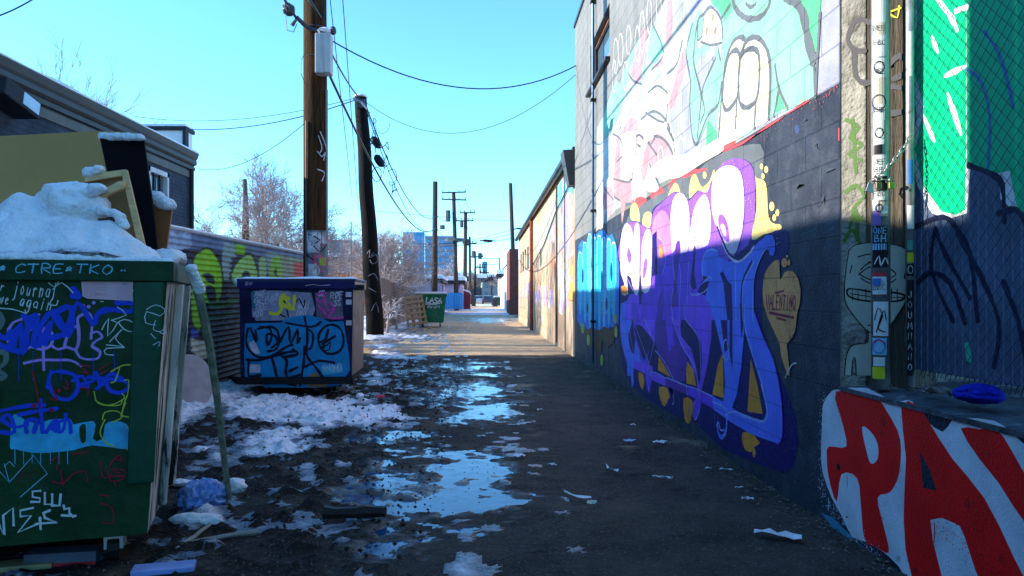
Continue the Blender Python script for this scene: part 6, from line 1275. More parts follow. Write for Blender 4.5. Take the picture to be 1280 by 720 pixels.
def wires():
    grp = 'overhead wires'
    def wire(a, b, sag, r, lab, n=22, extra=None):
        a, b = Vector(a), Vector(b); m = MB()
        m.tube([a.lerp(b, i / n) - Vector((0, 0, sag * 4 * (i / n) * (1 - i / n))) for i in range(n + 1)], r, wire_m, 5, False)
        o = m.build('overhead_wire', None, smooth=True, label=lab, cat='wire', group=grp); return o
    P1 = Vector((-2.5, 11.25, 5.35)); B_ = at(722, 81, 14.6); B2 = at(721, 92, 14.65); P2 = at(455, 126, 16.9); P3 = at(545, 284, 38)
    wire(at(408, 47, 11.3), B_, .62, .011, 'black wire sagging from the nearest pole to the mural building')
    wire(P2, B2, .95, .006, 'thin wire from the black pole to the mural building')
    wire(at(165, 145, 20.2), at(446, 122, 16.9), .3, .007, 'upper thin wire crossing from the white parapet to the black pole')
    wire(at(238, 162, 19), at(447, 124, 16.9), .2, .012, 'lower dark wire crossing from the white parapet to the black pole')
    wire(at(247, 211, 15.7), at(381, 154, 11.3), .25, .006, 'thin wire from the grey building corner to the nearest pole')
    wire(at(-40, 30, 6), at(60, -14, 7), .05, .007, 'short black wire crossing the top left corner of the sky')
    wire((-2.35, -12, 5.4), P1 + Vector((.05, 0, .12)), .15, .020, 'thick cable bundle coming overhead to the nearest pole')
    wire((-2.45, -12, 5.95), P1 + Vector((.0, 0, .60)), .12, .010, 'upper thin cable coming overhead to the nearest pole')
    wire(at(412, 62, 11.3), at(449, 122, 16.8), .06, .016, 'upper cable from the nearest pole to the top of the black pole')
    wire(at(411, 92, 11.3), P3, 1.05, .021, 'heavy cable swooping from the nearest pole to the third pole')
    wire(P2, at(545, 270, 38), 1.0, .017, 'cable from the black pole top down to the third pole')
    wire(at(457, 135, 16.8), P3, 1.15, .011, 'lower slack cable from the black pole to the third pole')
    wire(at(412, -6, 12), at(440, 245, 24), .0, .008, 'left of the two thin steep wires beside the black pole'); wire(at(428, -6, 12), at(448, 262, 24), .0, .008, 'right of the two thin steep wires beside the black pole')
    wire(at(545, 284, 38), at(568, 300, 66), .3, .02, 'cable between the third pole and the pole with two crossarms'); wire(at(545, 268, 38), at(567, 262, 66), .6, .015, 'thin cable between the third and fourth poles')
    for i, (y0, y1, s) in enumerate(((297, 287, .8), (295, 292, .7), (302, 298, .5), (262, 276, .1))):
        wire(at(455, y0, 58), at(640, y1, 56), s, .022 if i == 2 else .014, ['topmost', 'middle', 'lowest and thickest', 'faint slanting'][i] + ' wire crossing the alley to the leaning lamp pole')
    for i, y in enumerate((323, 330)): wire(at(598, y, 118), at(624, y, 118), .05, .05, ['upper', 'lower'][i] + ' far wire crossing above the end of the alley')
    wire(at(567, 241, 66), at(582, 266, 85), .3, .02, 'left far wire between the crossarm poles'); wire(at(582, 250, 66), at(593, 266, 85), .3, .02, 'right far wire between the crossarm poles'); wire(at(582, 267, 85), at(587, 297, 115), .4, .03, 'far wire running on down the alley')
    m = MB(); m.blob(at(609, 301, 57), (.42, .15, .10), wire_m, 1, .2, 2, 8); m.tube([at(600, 301, 57), at(620, 300, 57)], .04, wire_m, 5); m.build('splice_case', None, label='black splice case hanging on the wire across the alley', cat='splice case')
    for (x, y, Y, l) in ((470, 178, 17.5, 'black splice case on the cable just right of the black pole top'), (474, 201, 17.0, 'lower black splice case hanging on the heavy cable')):
        m = MB(); c = at(x, y, Y); d = Vector((.10, 0, -.15)).normalized(); m.tube([c - d * .16, c - d * .11, c, c + d * .11, c + d * .16], [.03, .085, .095, .085, .03], wire_m, 12); m.build('splice_case', None, smooth=True, label=l, cat='splice case')
    rr = random.Random(9); m = MB()
    for k in range(7):
        x, y = 462 + k * 4.5, 140 + k * 15; P = [at(x, y, 17)]
        for j in range(7): x += rr.uniform(-7, 8); y += rr.uniform(-6, 12); P.append(at(x, y, 17))
        q = cat([(a.x, a.z) for a in P], 4, False); m.tube([(a, 17, b) for a, b in q], .008, wire_m, 4, False)
    m.tube([at(475 + 6 * math.cos(t) - 4, 218 + 9 * math.sin(t), 17) for t in [k * .55 for k in range(12)]], .009, wire_m, 4, False)
    m.tube([at(478 - 9 * math.cos(t), 155 + 12 * math.sin(t), 17) for t in [k * .4 for k in range(9)]], .005, wire_m, 4, False)
    m.build('cable_tangle', None, smooth=True, label='tangle of loose black cable loops right of the black pole', cat='cable')

# ================================================================== trees
def bare_tree(base, H, seed, label, bark, twig, spread=.5, r0=.14, lev=5, kids=4, snowy=None, group='bare winter trees', name='bare_tree', lean=(0, 0)):
    rmin = max(.0045, .00030 * base[1]); rr = random.Random(seed); e = empty(name, base, label, 'tree', group); tm, cm, sm = MB(), MB(), MB(); cnt = [0]
    def br(p, d, L, r, lv):
        n = 4 if lv < 3 else 3; pts = [p]; rad = [r]; q = Vector(p); dd = Vector(d)
        for i in range(n):
            dd = (dd + Vector((rr.gauss(0, .16), rr.gauss(0, .16), rr.gauss(.03, .10)))).normalized(); q = q + dd * L / n; pts.append(q.copy()); rad.append(r * (1 - .5 * (i + 1) / n))
        t = tm if lv == 0 else cm; t.tube(pts, rad, bark if lv < 2 else twig, 8 if lv == 0 else (5 if lv < 3 else 3), lv < 2); cnt[0] += 1
        if snowy and lv in (1, 2, 3) and dd.z < .8:
            sm.tube([x + Vector((0, 0, a * .8)) for x, a in zip(pts, rad)], [a * .75 for a in rad], MATS['snow'], 4, False)
        if lv >= lev: return
        k = kids + (1 if lv == 0 else 0) + (rr.random() < .4)
        for i in range(k):
            t_ = rr.uniform(.35, 1) if lv else rr.uniform(.45, 1); ii = min(n - 1, int(t_ * n)); pp = pts[ii].lerp(pts[ii + 1], t_ * n - ii)
            an = rr.uniform(0, 6.28); tilt = rr.uniform(.35, .95) * (spread / .5); ax = dd.orthogonal().normalized(); ax = Matrix.Rotation(an, 3, dd) @ ax
            nd = (Matrix.Rotation(tilt, 3, ax) @ dd); nd.z += .12; br(pp, nd.normalized(), L * rr.uniform(.5, .82), max(rmin, rad[ii + 1] * .62), lv + 1)
        br(pts[-1], dd, L * .62, rad[-1], lv + 1) if lv + 1 <= lev else None
    br(Vector(base), Vector((lean[0], lean[1], 1)).normalized(), H * .36, r0, 0)
    tm.build('trunk', e, smooth=True, recalc=False); cm.build('crown', e, recalc=False)
    if snowy: sm.build('branch_snow', e, recalc=False)
    return e
def trees():
    bk = mat('bark_grey', (.12, .085, .075), rough=.9, var=.3, scale=8); tw = mat('twig_mauve', (.36, .29, .28), rough=.8, var=.25); fr = mat('twig_frosted', (.46, .37, .34), rough=.8, var=.3, scale=3); bf = mat('bark_pale', (.30, .23, .21), rough=.9, var=.3, scale=5)
    g = 'bare winter trees'
    bare_tree((-8.1, 26, .0), 7.4, 4, 'wide bare tree with a thick broken trunk, behind the corrugated fence', bk, tw, .62, .17, 5, 4)
    b = at(306, 330, 25.6); t = at(306, 224, 25.6); m = MB(); m.tube([Vector((b.x, 25.6, 0)), b, b.lerp(t, .6) + Vector((.03, 0, 0)), t], [.17, .14, .11, .07], bk, 10); m.build('tree_snag', None, smooth=True, label='bare dead trunk standing among the branches behind the corrugated fence', cat='tree')
    bare_tree((-6.2, 27, .0), 5.2, 11, 'smaller bare tree left of the nearest pole, behind the fence', bf, fr, .7, .10, 5, 4)
    bare_tree((-4.1, 29, .0), 5.0, 21, 'frosted bare tree with twisting limbs behind the black pole', bf, fr, .75, .16, 5, 4, True)
    bare_tree((-5.6, 42, .0), 6.6, 31, 'pale bushy bare tree beyond the low snowy roof, left of the third pole', bf, fr, .7, .14, 5, 3)
    bare_tree((-3.9, 46, .0), 5.6, 35, 'pale bare tree just behind the third pole', bf, fr, .7, .14, 5, 3)
    bare_tree((-9.5, 40, .0), 6.2, 33, 'pale bare tree between the two nearest poles', bf, fr, .7, .14, 5, 3)
    bare_tree((-13.2, 38, .0), 6.0, 36, 'hazy bare tree beside the left edge of the nearest pole', bf, fr, .7, .14, 5, 3)
    bare_tree((-12.0, 21.5, .0), 8.4, 41, 'tall slim bare tree rising above the grey cornice', bk, tw, .30, .09, 5, 3)
    bare_tree((-13.5, 20, .0), 8.9, 46, 'bare tree at the far left edge of the sky', bk, tw, .33, .10, 5, 3)
    bare_tree((-5.4, 110, .0), 8, 52, 'far bare tree on the left near the end of the alley', bk, fr, .6, .2, 4, 5)
    bare_tree((-2.2, 160, .0), 9, 53, 'distant bare tree behind the farthest poles', bk, tw, .6, .25, 4, 5)
    bare_tree((3.8, 150, .0), 9, 57, 'distant bare tree on the right above the white wall', bk, fr, .6, .25, 4, 5)
    # snow laden bush behind the fence
    for i, (x, y, Y, hgt) in enumerate(((262, 300, 18, 1.15), (330, 318, 19, 1.0))):
        bare_tree((at(x, y, Y).x, Y, 1.0), hgt * 1.5, 60 + i, ['dark snow-laden shrub next to the grey building corner', 'snow-dusted shrub above the corrugated fence by the wide tree'][i], mat('bark_dark', (.03, .03, .035)), mat('twig_dark', (.05, .05, .06)), 1.0, .04, 4, 4, True, 'snowy shrubs', 'snowy_shrub')
    for i, (x, Y, h_) in enumerate(((484, 23.0, 1.3), (496, 25.5, 1.15), (474, 21.0, 1.1))):
        bare_tree((at(x, 0, Y).x, Y, .1), h_ * 1.3, 70 + i, ['twisted snowy stem leaning on the wooden fence', 'snow-crusted vine halfway along the wooden fence', 'snow-crusted vine right beside the black pole foot'][i], bf, fr, .7, .05, 3, 3, True, 'snowy vines on the wooden fence', 'vine')

# ================================================================== middle distance and background
def background():
    wf = mat('grey_boards', (.27, .215, .18), rough=.9, var=.35, scale=2, stretch=(1, 8, .8), bump=.5, grime=((.12, .1, .09), 3, .5, .7))
    e = empty('board_fence', (-3.45, 22, 0), 'weathered vertical board fence topped by a wire, beyond the black pole', 'fence'); m = MB(); rr = random.Random(4); y = 24.5
    while y < 44: m.box((-3.47, y, 0), (-3.445 + rr.uniform(-.01, .01), y + .135, 1.88 - (y - 24.5) * .022 + rr.uniform(-.04, .04)), wf); y += .15
    m.build('boards', e)
    m = MB(); m.box((-3.49, 24.5, .4), (-3.47, 44, .5), wf); m.box((-3.49, 24.5, 1.2), (-3.47, 44, 1.3), wf); m.build('rail', e)
    gp = mat('thin_post', (.28, .26, .26), rough=.5)
    e = empty('mesh_fence', (-3.6, 20, 0), 'tall thin-posted wire fence standing behind the board fence', 'fence')
    for Y in (20.5, 23.5, 26.5, 29.5, 33.5, 38): m = MB(); m.tube([(-3.62, Y, 0), (-3.62, Y, 3.3)], .02, gp, 6); m.build('post', e)
    m = MB(); 
    for z in (3.25, 2.8, 2.4, 2.0): m.tube([(-3.62, 20, z), (-3.62, 40, z)], .006, gp, 4)
    m.build('wire', e)
    # pallets
    pl = mat('pallet_wood', (.42, .26, .15), rough=.8, var=.25, scale=5)
    for k, (px0, Y, lab) in enumerate(((510, 28.3, 'left of two light wooden pallets leaning by the small green dumpster'), (517, 28.6, 'right of two light wooden pallets leaning by the small green dumpster'))):
        a = at(px0, 408, Y); e = empty('pallet', a, lab, 'pallet', 'pallets leaning by the fence'); Mx = Matrix.Translation(a) @ Matrix.Rotation(R(-8 - 4 * k), 4, 'Y') @ Matrix.Rotation(R(-14), 4, 'X')
        m = MB()
        for i in range(3): m.box((-.02 + i * .25, -.04, 0), (.05 + i * .25, .04, 1.12), pl, Mx)
        m.build('bearer', e); m = MB()
        for i in range(6): m.box((-.04, -.06, .02 + i * .21), (.57, -.041, .12 + i * .21), pl, Mx)
        m.build('slats', e)
    # small green dumpster
    gm = mat('green_enamel2', (.010, .13, .060), rough=.45, var=.3, scale=3, grime=((.1, .14, .12), 2, .55, .7)); gs = mat('green_side', (.10, .16, .12), rough=.6, var=.4, scale=3, grime=((.3, .28, .25), 2, .5, .6))
    F0 = at(558, 371, 29.2); e, M = dumpster('green_dumpster', (F0.x, F0.y), 2.5, 1.2, 1.3, .20, 1.32, .12, gm, 'small green dumpster with flared sides and snow on top, beyond the pallets', gs, gm, g0=.02)
    th = R(2.5); N = Vector((math.sin(th), -math.cos(th), 0)); p = Paint(Plane(Vector((F0.x, F0.y, CAM.z)), Vector((math.cos(th), math.sin(th), 0)), N), .03, .001); wt = MATS['paint_tag_white']
    p.text(532, 378, 553, 379, 'LASA', 6, .05, wt, .1, .1, 1); p.stroke([(532, 380), (545, 380), (550, 379)], .05, wt, 1); p.text(534, 385, 550, 385, 'OMM', 3, .025, wt, .1, .1, 1); p.build('tag', e)
    m = MB(); m.box((-1.24, -.03, 1.33), (.03, 1.32, 1.42), MATS['snow'], M); o = m.build('snow_cover', None, bevel=.05, label='thick snow on the small green dumpster', cat='snow')
    # far green dumpster on the right
    F1 = at(630, 373, 95); e, M = dumpster('green_dumpster', (F1.x, F1.y), 0, 1.25, 1.5, .1, 1.15, .05, gm, 'tiny far green dumpster before the white wall on the right', gs, gm, casters=False); m = MB(); m.box((-1.3, -.03, 1.16), (.03, 1.5, 1.34), MATS['snow'], M); m.build('snow_cover', None, bevel=.05, label='snow on the tiny far green dumpster', cat='snow')
    # maroon shed with arched snowy top, blue panel
    Y = 72; e = empty('portable_shed', (at(580, 0, Y).x, Y, 0), 'maroon round-topped portable shed with snow on its roof', 'shed'); mr_ = mat('maroon', (.20, .035, .06), rough=.6, var=.3)
    P = [at(x, y, Y) for x, y in ((572, 388), (572, 368), (574, 364.5), (580, 363), (586, 364.5), (588, 368), (588, 388))]; m = MB(); m.slab(P, (0, 1.3, 0), mr_); m.build('cabin', e); m = MB(); m.box(at(575, 386, Y - .05), at(585, 368, Y - .001), mat('maroon_door', (.14, .03, .05), rough=.5)); m.build('door', e)
    m = MB(); Q_ = [at(x, y, Y - .1) for x, y in ((571, 368.5), (573.5, 363.5), (580, 361.5), (586.5, 363.5), (589, 368.5), (586, 365.5), (580, 363.4), (574, 365.5))]; m.slab(Q_, (0, 1.5, 0), MATS['snow']); m.build('roof_snow', e)
    Y = 64; e = empty('blue_gate', (at(563, 0, Y).x, Y, 0), 'bright blue sheet metal gate behind the crossarm pole', 'gate'); bm_ = mat('gate_blue', (.02, .22, .52), rough=.5, var=.15); m = MB()
    a = at(557, 386, Y); b = at(577, 366, Y); k = a.x
    while k < b.x: m.box((k, Y, a.z), (k + .17, Y + .05 + .02 * (int(k * 5) % 2), b.z), bm_); k += .19
    m.build('panels', e)
    # low buildings with snowy roofs
    def house(name, x0, x1, y0, y1, Y, dep, wall_m, roof_m, lab, wins=(), snowroof=True, win_m=None):
        a = at(x0, y1, Y); b = at(x1, y0, Y); e = empty(name, ((a.x + b.x) / 2, Y, 0), lab, 'building'); m = MB(); m.box((a.x, Y, -.3), (b.x, Y + dep, b.z), wall_m); m.build('wall', e)
        t = .004 * Y
        if roof_m: m = MB(); m.box((a.x - t, Y - t, b.z + .001), (b.x + t, Y + dep, b.z + t * 1.2), roof_m); m.build('roof', e)
        if snowroof: m = MB(); m.box((a.x - t, Y - t, b.z + t * 1.2 + .002), (b.x + t, Y + dep, b.z + t * 2.6), MATS['snow']); m.build('roof_snow', e, bevel=.05)
        for (wx0, wx1, wy0, wy1) in wins:
            p_, q_ = at(wx0, wy1, Y), at(wx1, wy0, Y); m = MB(); m.box((p_.x, Y - .06, p_.z), (q_.x, Y - .002, q_.z), win_m or mat('window_far', (.06, .12, .18), rough=.2, spec=1)); m.build('window', e)
        return e
    dk = mat('eave_dark', (.04, .035, .04)); wg = mat('grafitti_far', (.42, .36, .42), col2=(.55, .38, .48), rough=.8, var=.4, scale=1.2, grime=((.10, .06, .22), .9, .52, .56)); br = mat('brick_orange', (.38, .14, .07), rough=.85, var=.3, scale=1); wh = mat('white_far', (.62, .60, .60), rough=.8, var=.12, scale=.6, streak=((.4, .36, .36), 1)); grf = mat('grey_far', (.20, .22, .26), rough=.8, var=.3)
    house('low_garage', 474, 550, 353, 380, 50, 7, wg, dk, 'low garage with a thick snowy roof and faint graffiti behind the board fence')
    house('low_garage', 549, 578, 355, 384, 68, 6, wg, dk, 'low pale garage with graffiti behind the crossarm pole')
    house('brick_house', 398, 462, 326, 360, 44, 7, br, dk, 'orange brick house with a snowy roof seen between the two nearest poles', [(408, 414, 334, 342), (424, 431, 334, 342), (446, 452, 334, 342)])
    house('snowy_house', 462, 510, 340, 365, 62, 8, grf, dk, 'grey house with a broad white snowy roof behind the frosted tree', [(470, 476, 346, 352), (486, 494, 346, 352)])
    house('brick_pier_building', 637, 648, 311, 392, 50, 6, mat('brick_maroon', (.17, .055, .045), rough=.85, var=.25), None, 'narrow maroon brick end wall just past the workshop', snowroof=False)
    # white alley wall, right
    e = empty('white_wall_building', (2.4, 60, 0), 'long white building facing the alley beyond the brick end wall', 'building'); m = MB(); m.box((2.25, 58, -.3), (9, 74, 4.0), wh); m.box((2.35, 74, -.3), (9, 92, 3.4), wh); m.build('wall', e); m = MB(); m.box((2.2, 58, 4.001), (9, 74, 4.12), dk); m.box((2.3, 74.1, 3.401), (9, 92, 3.5), dk); m.build('roof', e)
    for y in (61, 66, 71): m = MB(); m.box((2.235, y, .1), (2.249, y + 1.6, 2.2), mat('roller_grey', (.35, .34, .36), rough=.6)); m.build('door', e)
    house('grey_shed', 624, 640, 347, 382, 105, 8, wh, dk, 'small pale shed at the right far end of the alley', [(627, 631, 354, 360)])
    house('far_block', 603, 622, 352, 376, 210, 10, grf, dk, 'blue grey far building closing the right of the alley end', [(605, 610, 356, 360), (612, 617, 356, 360), (605, 610, 365, 369), (612, 617, 365, 369)])
    house('far_block', 608, 618, 345, 352, 240, 10, mat('orange_sign', (.62, .12, .05), rough=.6), None, 'far orange building front above the alley end', [(611, 615, 347, 349)], snowroof=False)
    house('far_block', 582, 600, 352, 379, 180, 10, mat('dark_far', (.05, .055, .07)), dk, 'dark far building behind the distant poles', [(585, 589, 358, 362), (592, 596, 358, 362)])
    house('far_block', 556, 582, 350, 380, 140, 10, mat('beige_far', (.34, .28, .25)), dk, 'beige far house beyond the maroon shed', [(560, 566, 357, 363), (572, 578, 357, 363)])
    for k, (x, Y, c_, lab) in enumerate(((619, 88, (.03, .03, .035), 'black wheeled trash cart by the white wall, nearer of two'), (617, 101, (.03, .06, .14), 'blue wheeled trash cart by the white wall, farther of two'), (592, 92, (.05, .04, .035), 'dark wheeled trash cart standing past the maroon shed'))):
        c = at(x, 0, Y); X = c.x; e = empty('trash_cart', (X, Y, gz(Y)), lab, 'trash cart', 'wheeled trash carts'); z = gz(Y); cm = mat('cart_' + str(k), c_, rough=.5); m = MB()
        m.mesh([(X - .24, Y, z + .1), (X + .24, Y, z + .1), (X + .24, Y + .5, z + .1), (X - .24, Y + .5, z + .1), (X - .32, Y - .05, z + 1), (X + .32, Y - .05, z + 1), (X + .32, Y + .6, z + 1), (X - .32, Y + .6, z + 1)], [(0, 1, 5, 4), (1, 2, 6, 5), (2, 3, 7, 6), (3, 0, 4, 7), (0, 3, 2, 1)], cm); m.build('bin', e)
        m = MB(); m.box((X - .34, Y - .08, z + 1.001), (X + .34, Y + .64, z + 1.06), cm); m.build('lid', e, bevel=.01)
        for sx in (-1, 1): m = MB(); m.tube([(X + sx * .24, Y + .5, z + .12), (X + sx * .29, Y + .5, z + .12)], .12, black_rub, 10); m.build('wheel', e)
    # towers
    def tower(x0, x1, y0, Y, dep, mt, band, lab, nb):
        a = at(x0, 371, Y); b = at(x1, y0, Y); e = empty('glass_tower', (a.x, Y, 0), lab, 'building'); m = MB(); m.box((a.x, Y, 0), (b.x, Y + dep, b.z), mt); m.build('glazing', e)
        m = MB()
        for i in range(nb): z = b.z - (i + .12) * (b.z - 3) / nb; m.box((a.x - .2, Y - .35, z - .9), (b.x + .2, Y - .05, z), band)
        k = a.x
        while k < b.x + .1: m.box((k - .12, Y - .2, 1), (k + .12, Y - .04, b.z), band); k += (b.x - a.x) / 6
        m.build('floor_bands', e)
    gl = mat('tower_glass', (.03, .24, .50), rough=.25, spec=.8, var=.15, scale=.02); gb = mat('tower_grey', (.20, .22, .30), rough=.6, var=.1)
    tower(504, 530, 290, 330, 30, gl, mat('tower_blueband', (.06, .26, .45)), 'pale blue glass tower, left of the third pole', 9); tower(532, 569, 295, 300, 30, gl, gb, 'blue and grey banded office tower behind the third pole', 9)
    tower(603, 609, 327, 700, 20, gl, MATS['tower_blueband'], 'tiny narrow blue tower above the alley end', 10)
    tower(345, 372, 318, 380, 30, mat('tower_pale', (.3, .36, .45), rough=.5), gb, 'pale grey tower half hidden by branches left of the nearest pole', 8); tower(412, 436, 300, 360, 30, MATS['tower_pale'], gb, 'pale grey tower between the two nearest poles', 9)
    # cars
    def car(x, Y, col, lab, w=1.8):
        c = at(x, 0, Y); e = empty('parked_car', (c.x, Y, gz(Y)), lab, 'car', 'cars parked at the alley end'); X, z = c.x, gz(Y); cm = mat('car_' + lab.split()[0], col, rough=.3, spec=.6); m = MB()
        m.slab([(X - w / 2, Y, z + .3), (X - w / 2, Y, z + .85), (X - w / 2 + .05, Y, z + .95), (X + w / 2 - .05, Y, z + .95), (X + w / 2, Y, z + .85), (X + w / 2, Y, z + .3)], (0, 4.3, 0), cm); m.build('body', e, bevel=.05)
        m = MB(); m.slab([(X - w / 2 + .1, Y + .5, z + .96), (X - w / 2 + .25, Y + .8, z + 1.4), (X + w / 2 - .25, Y + .8, z + 1.4), (X + w / 2 - .1, Y + .5, z + .96)], (0, 2.4, 0), mat('car_glass', (.03, .04, .06), rough=.1, spec=1)); m.build('cabin', e, bevel=.04)
        m = MB(); m.box((X - w / 2 + .24, Y + .8, z + 1.41), (X + w / 2 - .24, Y + 3.1, z + 1.47), MATS['snow']); m.build('roof_snow', e)
        for sx in (-1, 1):
            m = MB(); m.tube([(X + sx * w / 2 - .1, Y + .7, z + .32), (X + sx * w / 2 + .1, Y + .7, z + .32)], .32, black_rub, 12); m.build('wheel', e)
            m = MB(); m.box((X + sx * (w / 2 - .25) - .15, Y - .03, z + .65), (X + sx * (w / 2 - .25) + .15, Y, z + .8), mat('tail_lamp', (.4, .02, .02), rough=.3)); m.build('tail_light', e)
    car(598, 130, (.55, .56, .6), 'silver car with a snowy roof parked at the alley end, left of the middle'); car(610, 122, (.02, .025, .04), 'black car with a snowy roof parked at the alley end, right of the middle')
    # distant line of town
    rr = random.Random(12); m = MB(); far_m = mat('town_far', (.22, .20, .22), rough=.9, var=.4, scale=.05)
    for i in range(60):
        x = rr.uniform(-160, 160); Yq = rr.uniform(300, 420); hh = rr.uniform(4, 11); 
        if -8 < x / Yq * 300 < 8: hh *= .7
        m.box((x, Yq, 0), (x + rr.uniform(8, 20), Yq + 10, hh), far_m)
    m.build('distant_town', None, label='low hazy mass of far town buildings along the horizon', cat='town', kind='stuff')

# ================================================================== litter
def litter():
    wh = mat('paper_white', (.66, .68, .72), rough=.6, var=.1); rr = random.Random(17)
    items = [((972, 673), .22, .07, -25, 'long torn white paper by the wall, nearest the camera'), ((828, 601), .13, .03, -12, 'narrow white paper strip in the middle of the asphalt'), ((761, 590), .12, .025, -40, 'v-shaped scrap of white plastic on the asphalt'),
             ((825, 556), .12, .05, 0, 'flat white scrap lying by the mural wall'), ((787, 554), .10, .06, -10, 'bluish plastic wrapper left of the flat white scrap'), ((649, 573), .10, .06, 5, 'crumpled white paper beside the puddle edge'), ((690, 585), .06, .03, 0, 'small white scrap right of the crumpled paper'),
             ((791, 534), .05, .03, 0, 'little white scrap farthest from the camera'), ((934, 628), .07, .02, -5, 'thin white scrap close to the wall foot'), ((907, 591), .09, .02, -8, 'white straw-like scrap along the wall foot'), ((722, 625), .06, .03, 0, 'faint grey paper on the asphalt below the v-shaped scrap'),
             ((885, 590), .05, .02, 5, 'short white scrap left of the straw-like one'), ((924, 614), .05, .02, -5, 'tiny white scrap between the wall foot scraps'), ((645, 545), .05, .04, 0, 'white lump of paper at the puddle side'), ((675, 515), .06, .04, 0, 'small pale scrap near the sunny edge')]
    for (px, L, w, an, lab) in items:
        c = gxyz(*px, .012); m = MB(); n = 7; V = []; a = R(an); ux, uy = math.cos(a), math.sin(a)
        if 'v-shaped' in lab: path = [(-.07, .09), (-.03, .04), (-.01, 0), (.03, -.01), (.08, -.01)]
        else: path = [(L * (i / (n - 1) - .5), rr.uniform(-.006, .006)) for i in range(n)]
        k = len(path)
        for i, (s_, t_) in enumerate(path):
            for sd in (-1, 0, 1):
                ww = w / 2 * (rr.uniform(.7, 1.1)) * (1 if 0 < i < k - 1 else .7); q = Vector((s_ * ux - (t_ + sd * ww) * uy, (s_ * uy + (t_ + sd * ww) * ux) * 1.1, .006 + rr.random() * .018)); V.append(c + q)
        m.mesh(V, [(3 * i + j, 3 * i + j + 1, 3 * i + j + 4, 3 * i + j + 3) for i in range(k - 1) for j in (0, 1)], mat('wrapper_blue', (.25, .38, .6), rough=.4) if 'bluish' in lab else wh)
        o = m.build('paper_scrap', None, label=lab, cat='litter', group='paper scraps on the asphalt'); s_ = o.modifiers.new('t', 'SOLIDIFY'); s_.thickness = .002
    # blue bag and stick
    c = gxyz(253, 634, 0); m = MB(); m.blob(c + Vector((0, 0, .06)), (.10, .11, .075), mat('bag_blue', (.16, .30, .66), rough=.3, var=.4, scale=14, bump=1.2, bscale=22, spec=.6), 7, .4, 3, 34, ridge=True); m.build('plastic_bag', None, smooth=True, label='crumpled light blue plastic bag by the foot of the leaning pole', cat='bag')
    for px, r, lab in (((247, 655), (.14, .05, .04), 'elongated lump of snow in front of the blue bag'), ((294, 612), (.07, .06, .05), 'snow lump at the foot of the leaning pole'), ((225, 607), (.10, .05, .02), 'flat snow lump beside the dumpster corner'), ((215, 500), (.3, .2, .12), 'snow pile between the two dumpsters by the fence')):
        m = MB(); m.blob(gxyz(*px, .02), r, MATS['snow'], int(px[0]), .35, 3, 14); m.build('snow_lump', None, smooth=True, label=lab, cat='snow')
    dw = mat('dark_wet_wood', (.03, .022, .02), rough=.5, var=.4, bump=1, bscale=15)
    def stick(p0, p1, r, lab, nm='wood_stick', mm=dw, wd=None):
        a, b = gxyz(*p0, r), gxyz(*p1, r); m = MB(); n = 6; m.tube([a.lerp(b, i / n) + Vector((0, rr.uniform(-.01, .01), rr.uniform(0, .008))) for i in range(n + 1)], [r * rr.uniform(.8, 1.15) for _ in range(n + 1)], mm, 6); m.build(nm, None, label=lab, cat='stick')
    stick((405, 650), (482, 648), .035, 'black wet stick lying below the big puddle'); stick((240, 682), (322, 668), .013, 'thin pale stick in the snow, front left', mm=mat('pale_stick', (.3, .27, .22))); stick((232, 470), (326, 486), .05, 'dark log half buried in snow beside the navy dumpster'); stick((222, 690), (262, 660), .012, 'thin pale twig crossing the snow by the dumpster', mm=MATS['pale_stick'])
    # round cardboard disc on the fence
    c = gxyz(262, 512); m = MB(); c = Vector((-3.12, 7.9, .30)); N_ = Vector((.5, -.80, .28)).normalized(); U = N_.cross(Vector((0, 0, 1))).normalized(); V_ = N_.cross(U); pts = [c + U * .24 * math.cos(t) + V_ * .31 * math.sin(t) for t in [k * math.pi / 12 for k in range(24)]]
    m.slab(pts, N_ * .02, mat('cardboard_grey', (.40, .34, .33), rough=.8, var=.2, scale=6)); m.build('cardboard_disc', None, label='round grey board leaning on the corrugated fence, left of the navy dumpster', cat='board')
    # rubbish under the green dumpster
    for px, L, col, lab in (((80, 706), .30, (.10, .12, .16), 'crushed grey carton with a red edge under the green dumpster'), ((25, 712), .28, (.33, .30, .14), 'yellowish flat stick under the green dumpster'), ((205, 716), .26, (.28, .34, .62), 'pale blue plastic strip at the bottom left')):
        c = gxyz(*px, .02); m = MB(); Mx = Matrix.Translation(c) @ Matrix.Rotation(R(px[0] * 7 % 30 - 10), 4, 'Z'); m.box((-L / 2, -.05, -.012), (L / 2, .05, .012 if 'carton' not in lab else .05), mat('junk_' + lab.split()[0], col, rough=.6, var=.3), Mx)
        if 'carton' in lab: m.box((-L / 2, -.055, -.01), (L / 2, -.051, .006), mat('junk_red', (.5, .03, .04)), Mx)
        m.build('rubbish', None, bevel=.004, label=lab, cat='rubbish')
    m = MB(); m.blob(gxyz(450, 497, .02), (.05, .04, .035), MATS['snow'], 5, .3, 3, 8); m.build('white_stone', None, smooth=True, label='small white lump by the right foot of the navy dumpster', cat='stone')
    m = MB(); c = gxyz(470, 498, .01); m.slab([c, c + Vector((.09, .01, 0)), c + Vector((.1, .05, .01)), c + Vector((.02, .05, .02))], (0, 0, .01), mat('red_plastic', (.6, .03, .05), rough=.4)); m.build('red_scrap', None, label='small red scrap lying right of the navy dumpster', cat='litter')
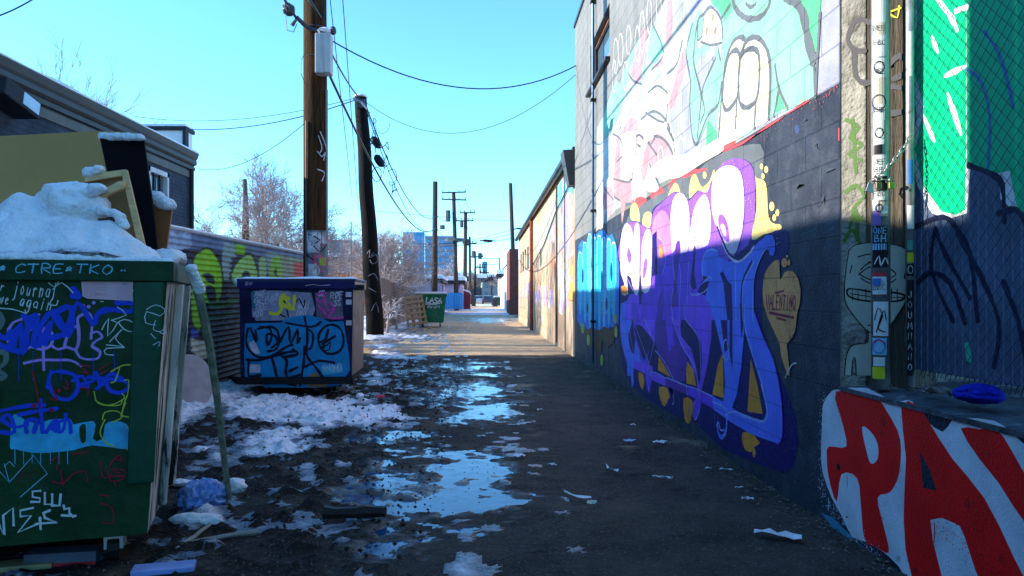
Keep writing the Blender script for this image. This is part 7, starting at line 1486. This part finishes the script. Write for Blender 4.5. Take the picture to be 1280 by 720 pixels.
    # loose clods and gravel, uncountable
    m = MB(); cl = mat('mud_clods', (.035, .025, .018), rough=.9, var=.6, scale=30); pb = mat('pebbles', (.16, .13, .11), rough=.85, var=.5, scale=20)
    for i in range(3000):
        y = 1.9 + 11 * rr.random() ** 1.4; left = rr.random() < .72; x = (-.3 - rr.random() ** 1.2 * 2.3) if left else rr.uniform(-.3, 1.8)
        r = rr.uniform(.004, .017) * (1 if left else .45); z = gz(y) + .006 + (r * .2); c = Vector((x, y, z)); V = [c + Vector((rr.uniform(.6, 1.2) * r * a, rr.uniform(.6, 1.2) * r * b, rr.uniform(.5, .9) * r * cc)) for a, b, cc in ((1, 0, 0), (-1, 0, 0), (0, 1, 0), (0, -1, 0), (0, 0, 1), (0, 0, -1))]
        m.mesh(V, [(0, 2, 4), (2, 1, 4), (1, 3, 4), (3, 0, 4), (2, 0, 5), (1, 2, 5), (3, 1, 5), (0, 3, 5)], cl if left and rr.random() < .8 else pb)
    for i in range(1500):                                  # leaf litter and grit gathered along the wall foot
        y = 2.2 + 12 * rr.random() ** 1.3; x = 1.86 - abs(rr.gauss(0, .12)) - .01; r = rr.uniform(.004, .016); z = gz(y) + .012; c = Vector((x, y, z)); u = Vector((rr.uniform(-1, 1), rr.uniform(-1, 1), rr.uniform(-.3, .3))).normalized() * r; v = u.cross(Vector((0, 0, 1))).normalized() * r * .6
        m.mesh([c - u, c + v, c + u, c - v, c + Vector((0, 0, r * .4))], [(0, 1, 4), (1, 2, 4), (2, 3, 4), (3, 0, 4)], pb if rr.random() < .5 else cl)
    m.build('loose_gravel', None, label='loose clods, leaf mould and gravel strewn over the alley', cat='gravel', kind='stuff', recalc=False)

def shading_pole():
    e = empty('utility_pole', (-4.0, 3.42, 0), 'wooden utility pole beside the brick neighbour, out of view at the left', 'utility pole'); m = MB(); m.tube([(-4, 3.42, 0), (-4, 3.42, 9)], [.15, .12], MATS['pole_far'], 14); m.build('pole', e, smooth=True)

setup(); build_ground(); right_building(); pillar_and_gate(); garage(); left_building(); corrugated_fence(); green_dumpster(); blue_dumpster(); poles(); wires(); trees(); background(); litter(); shading_pole()
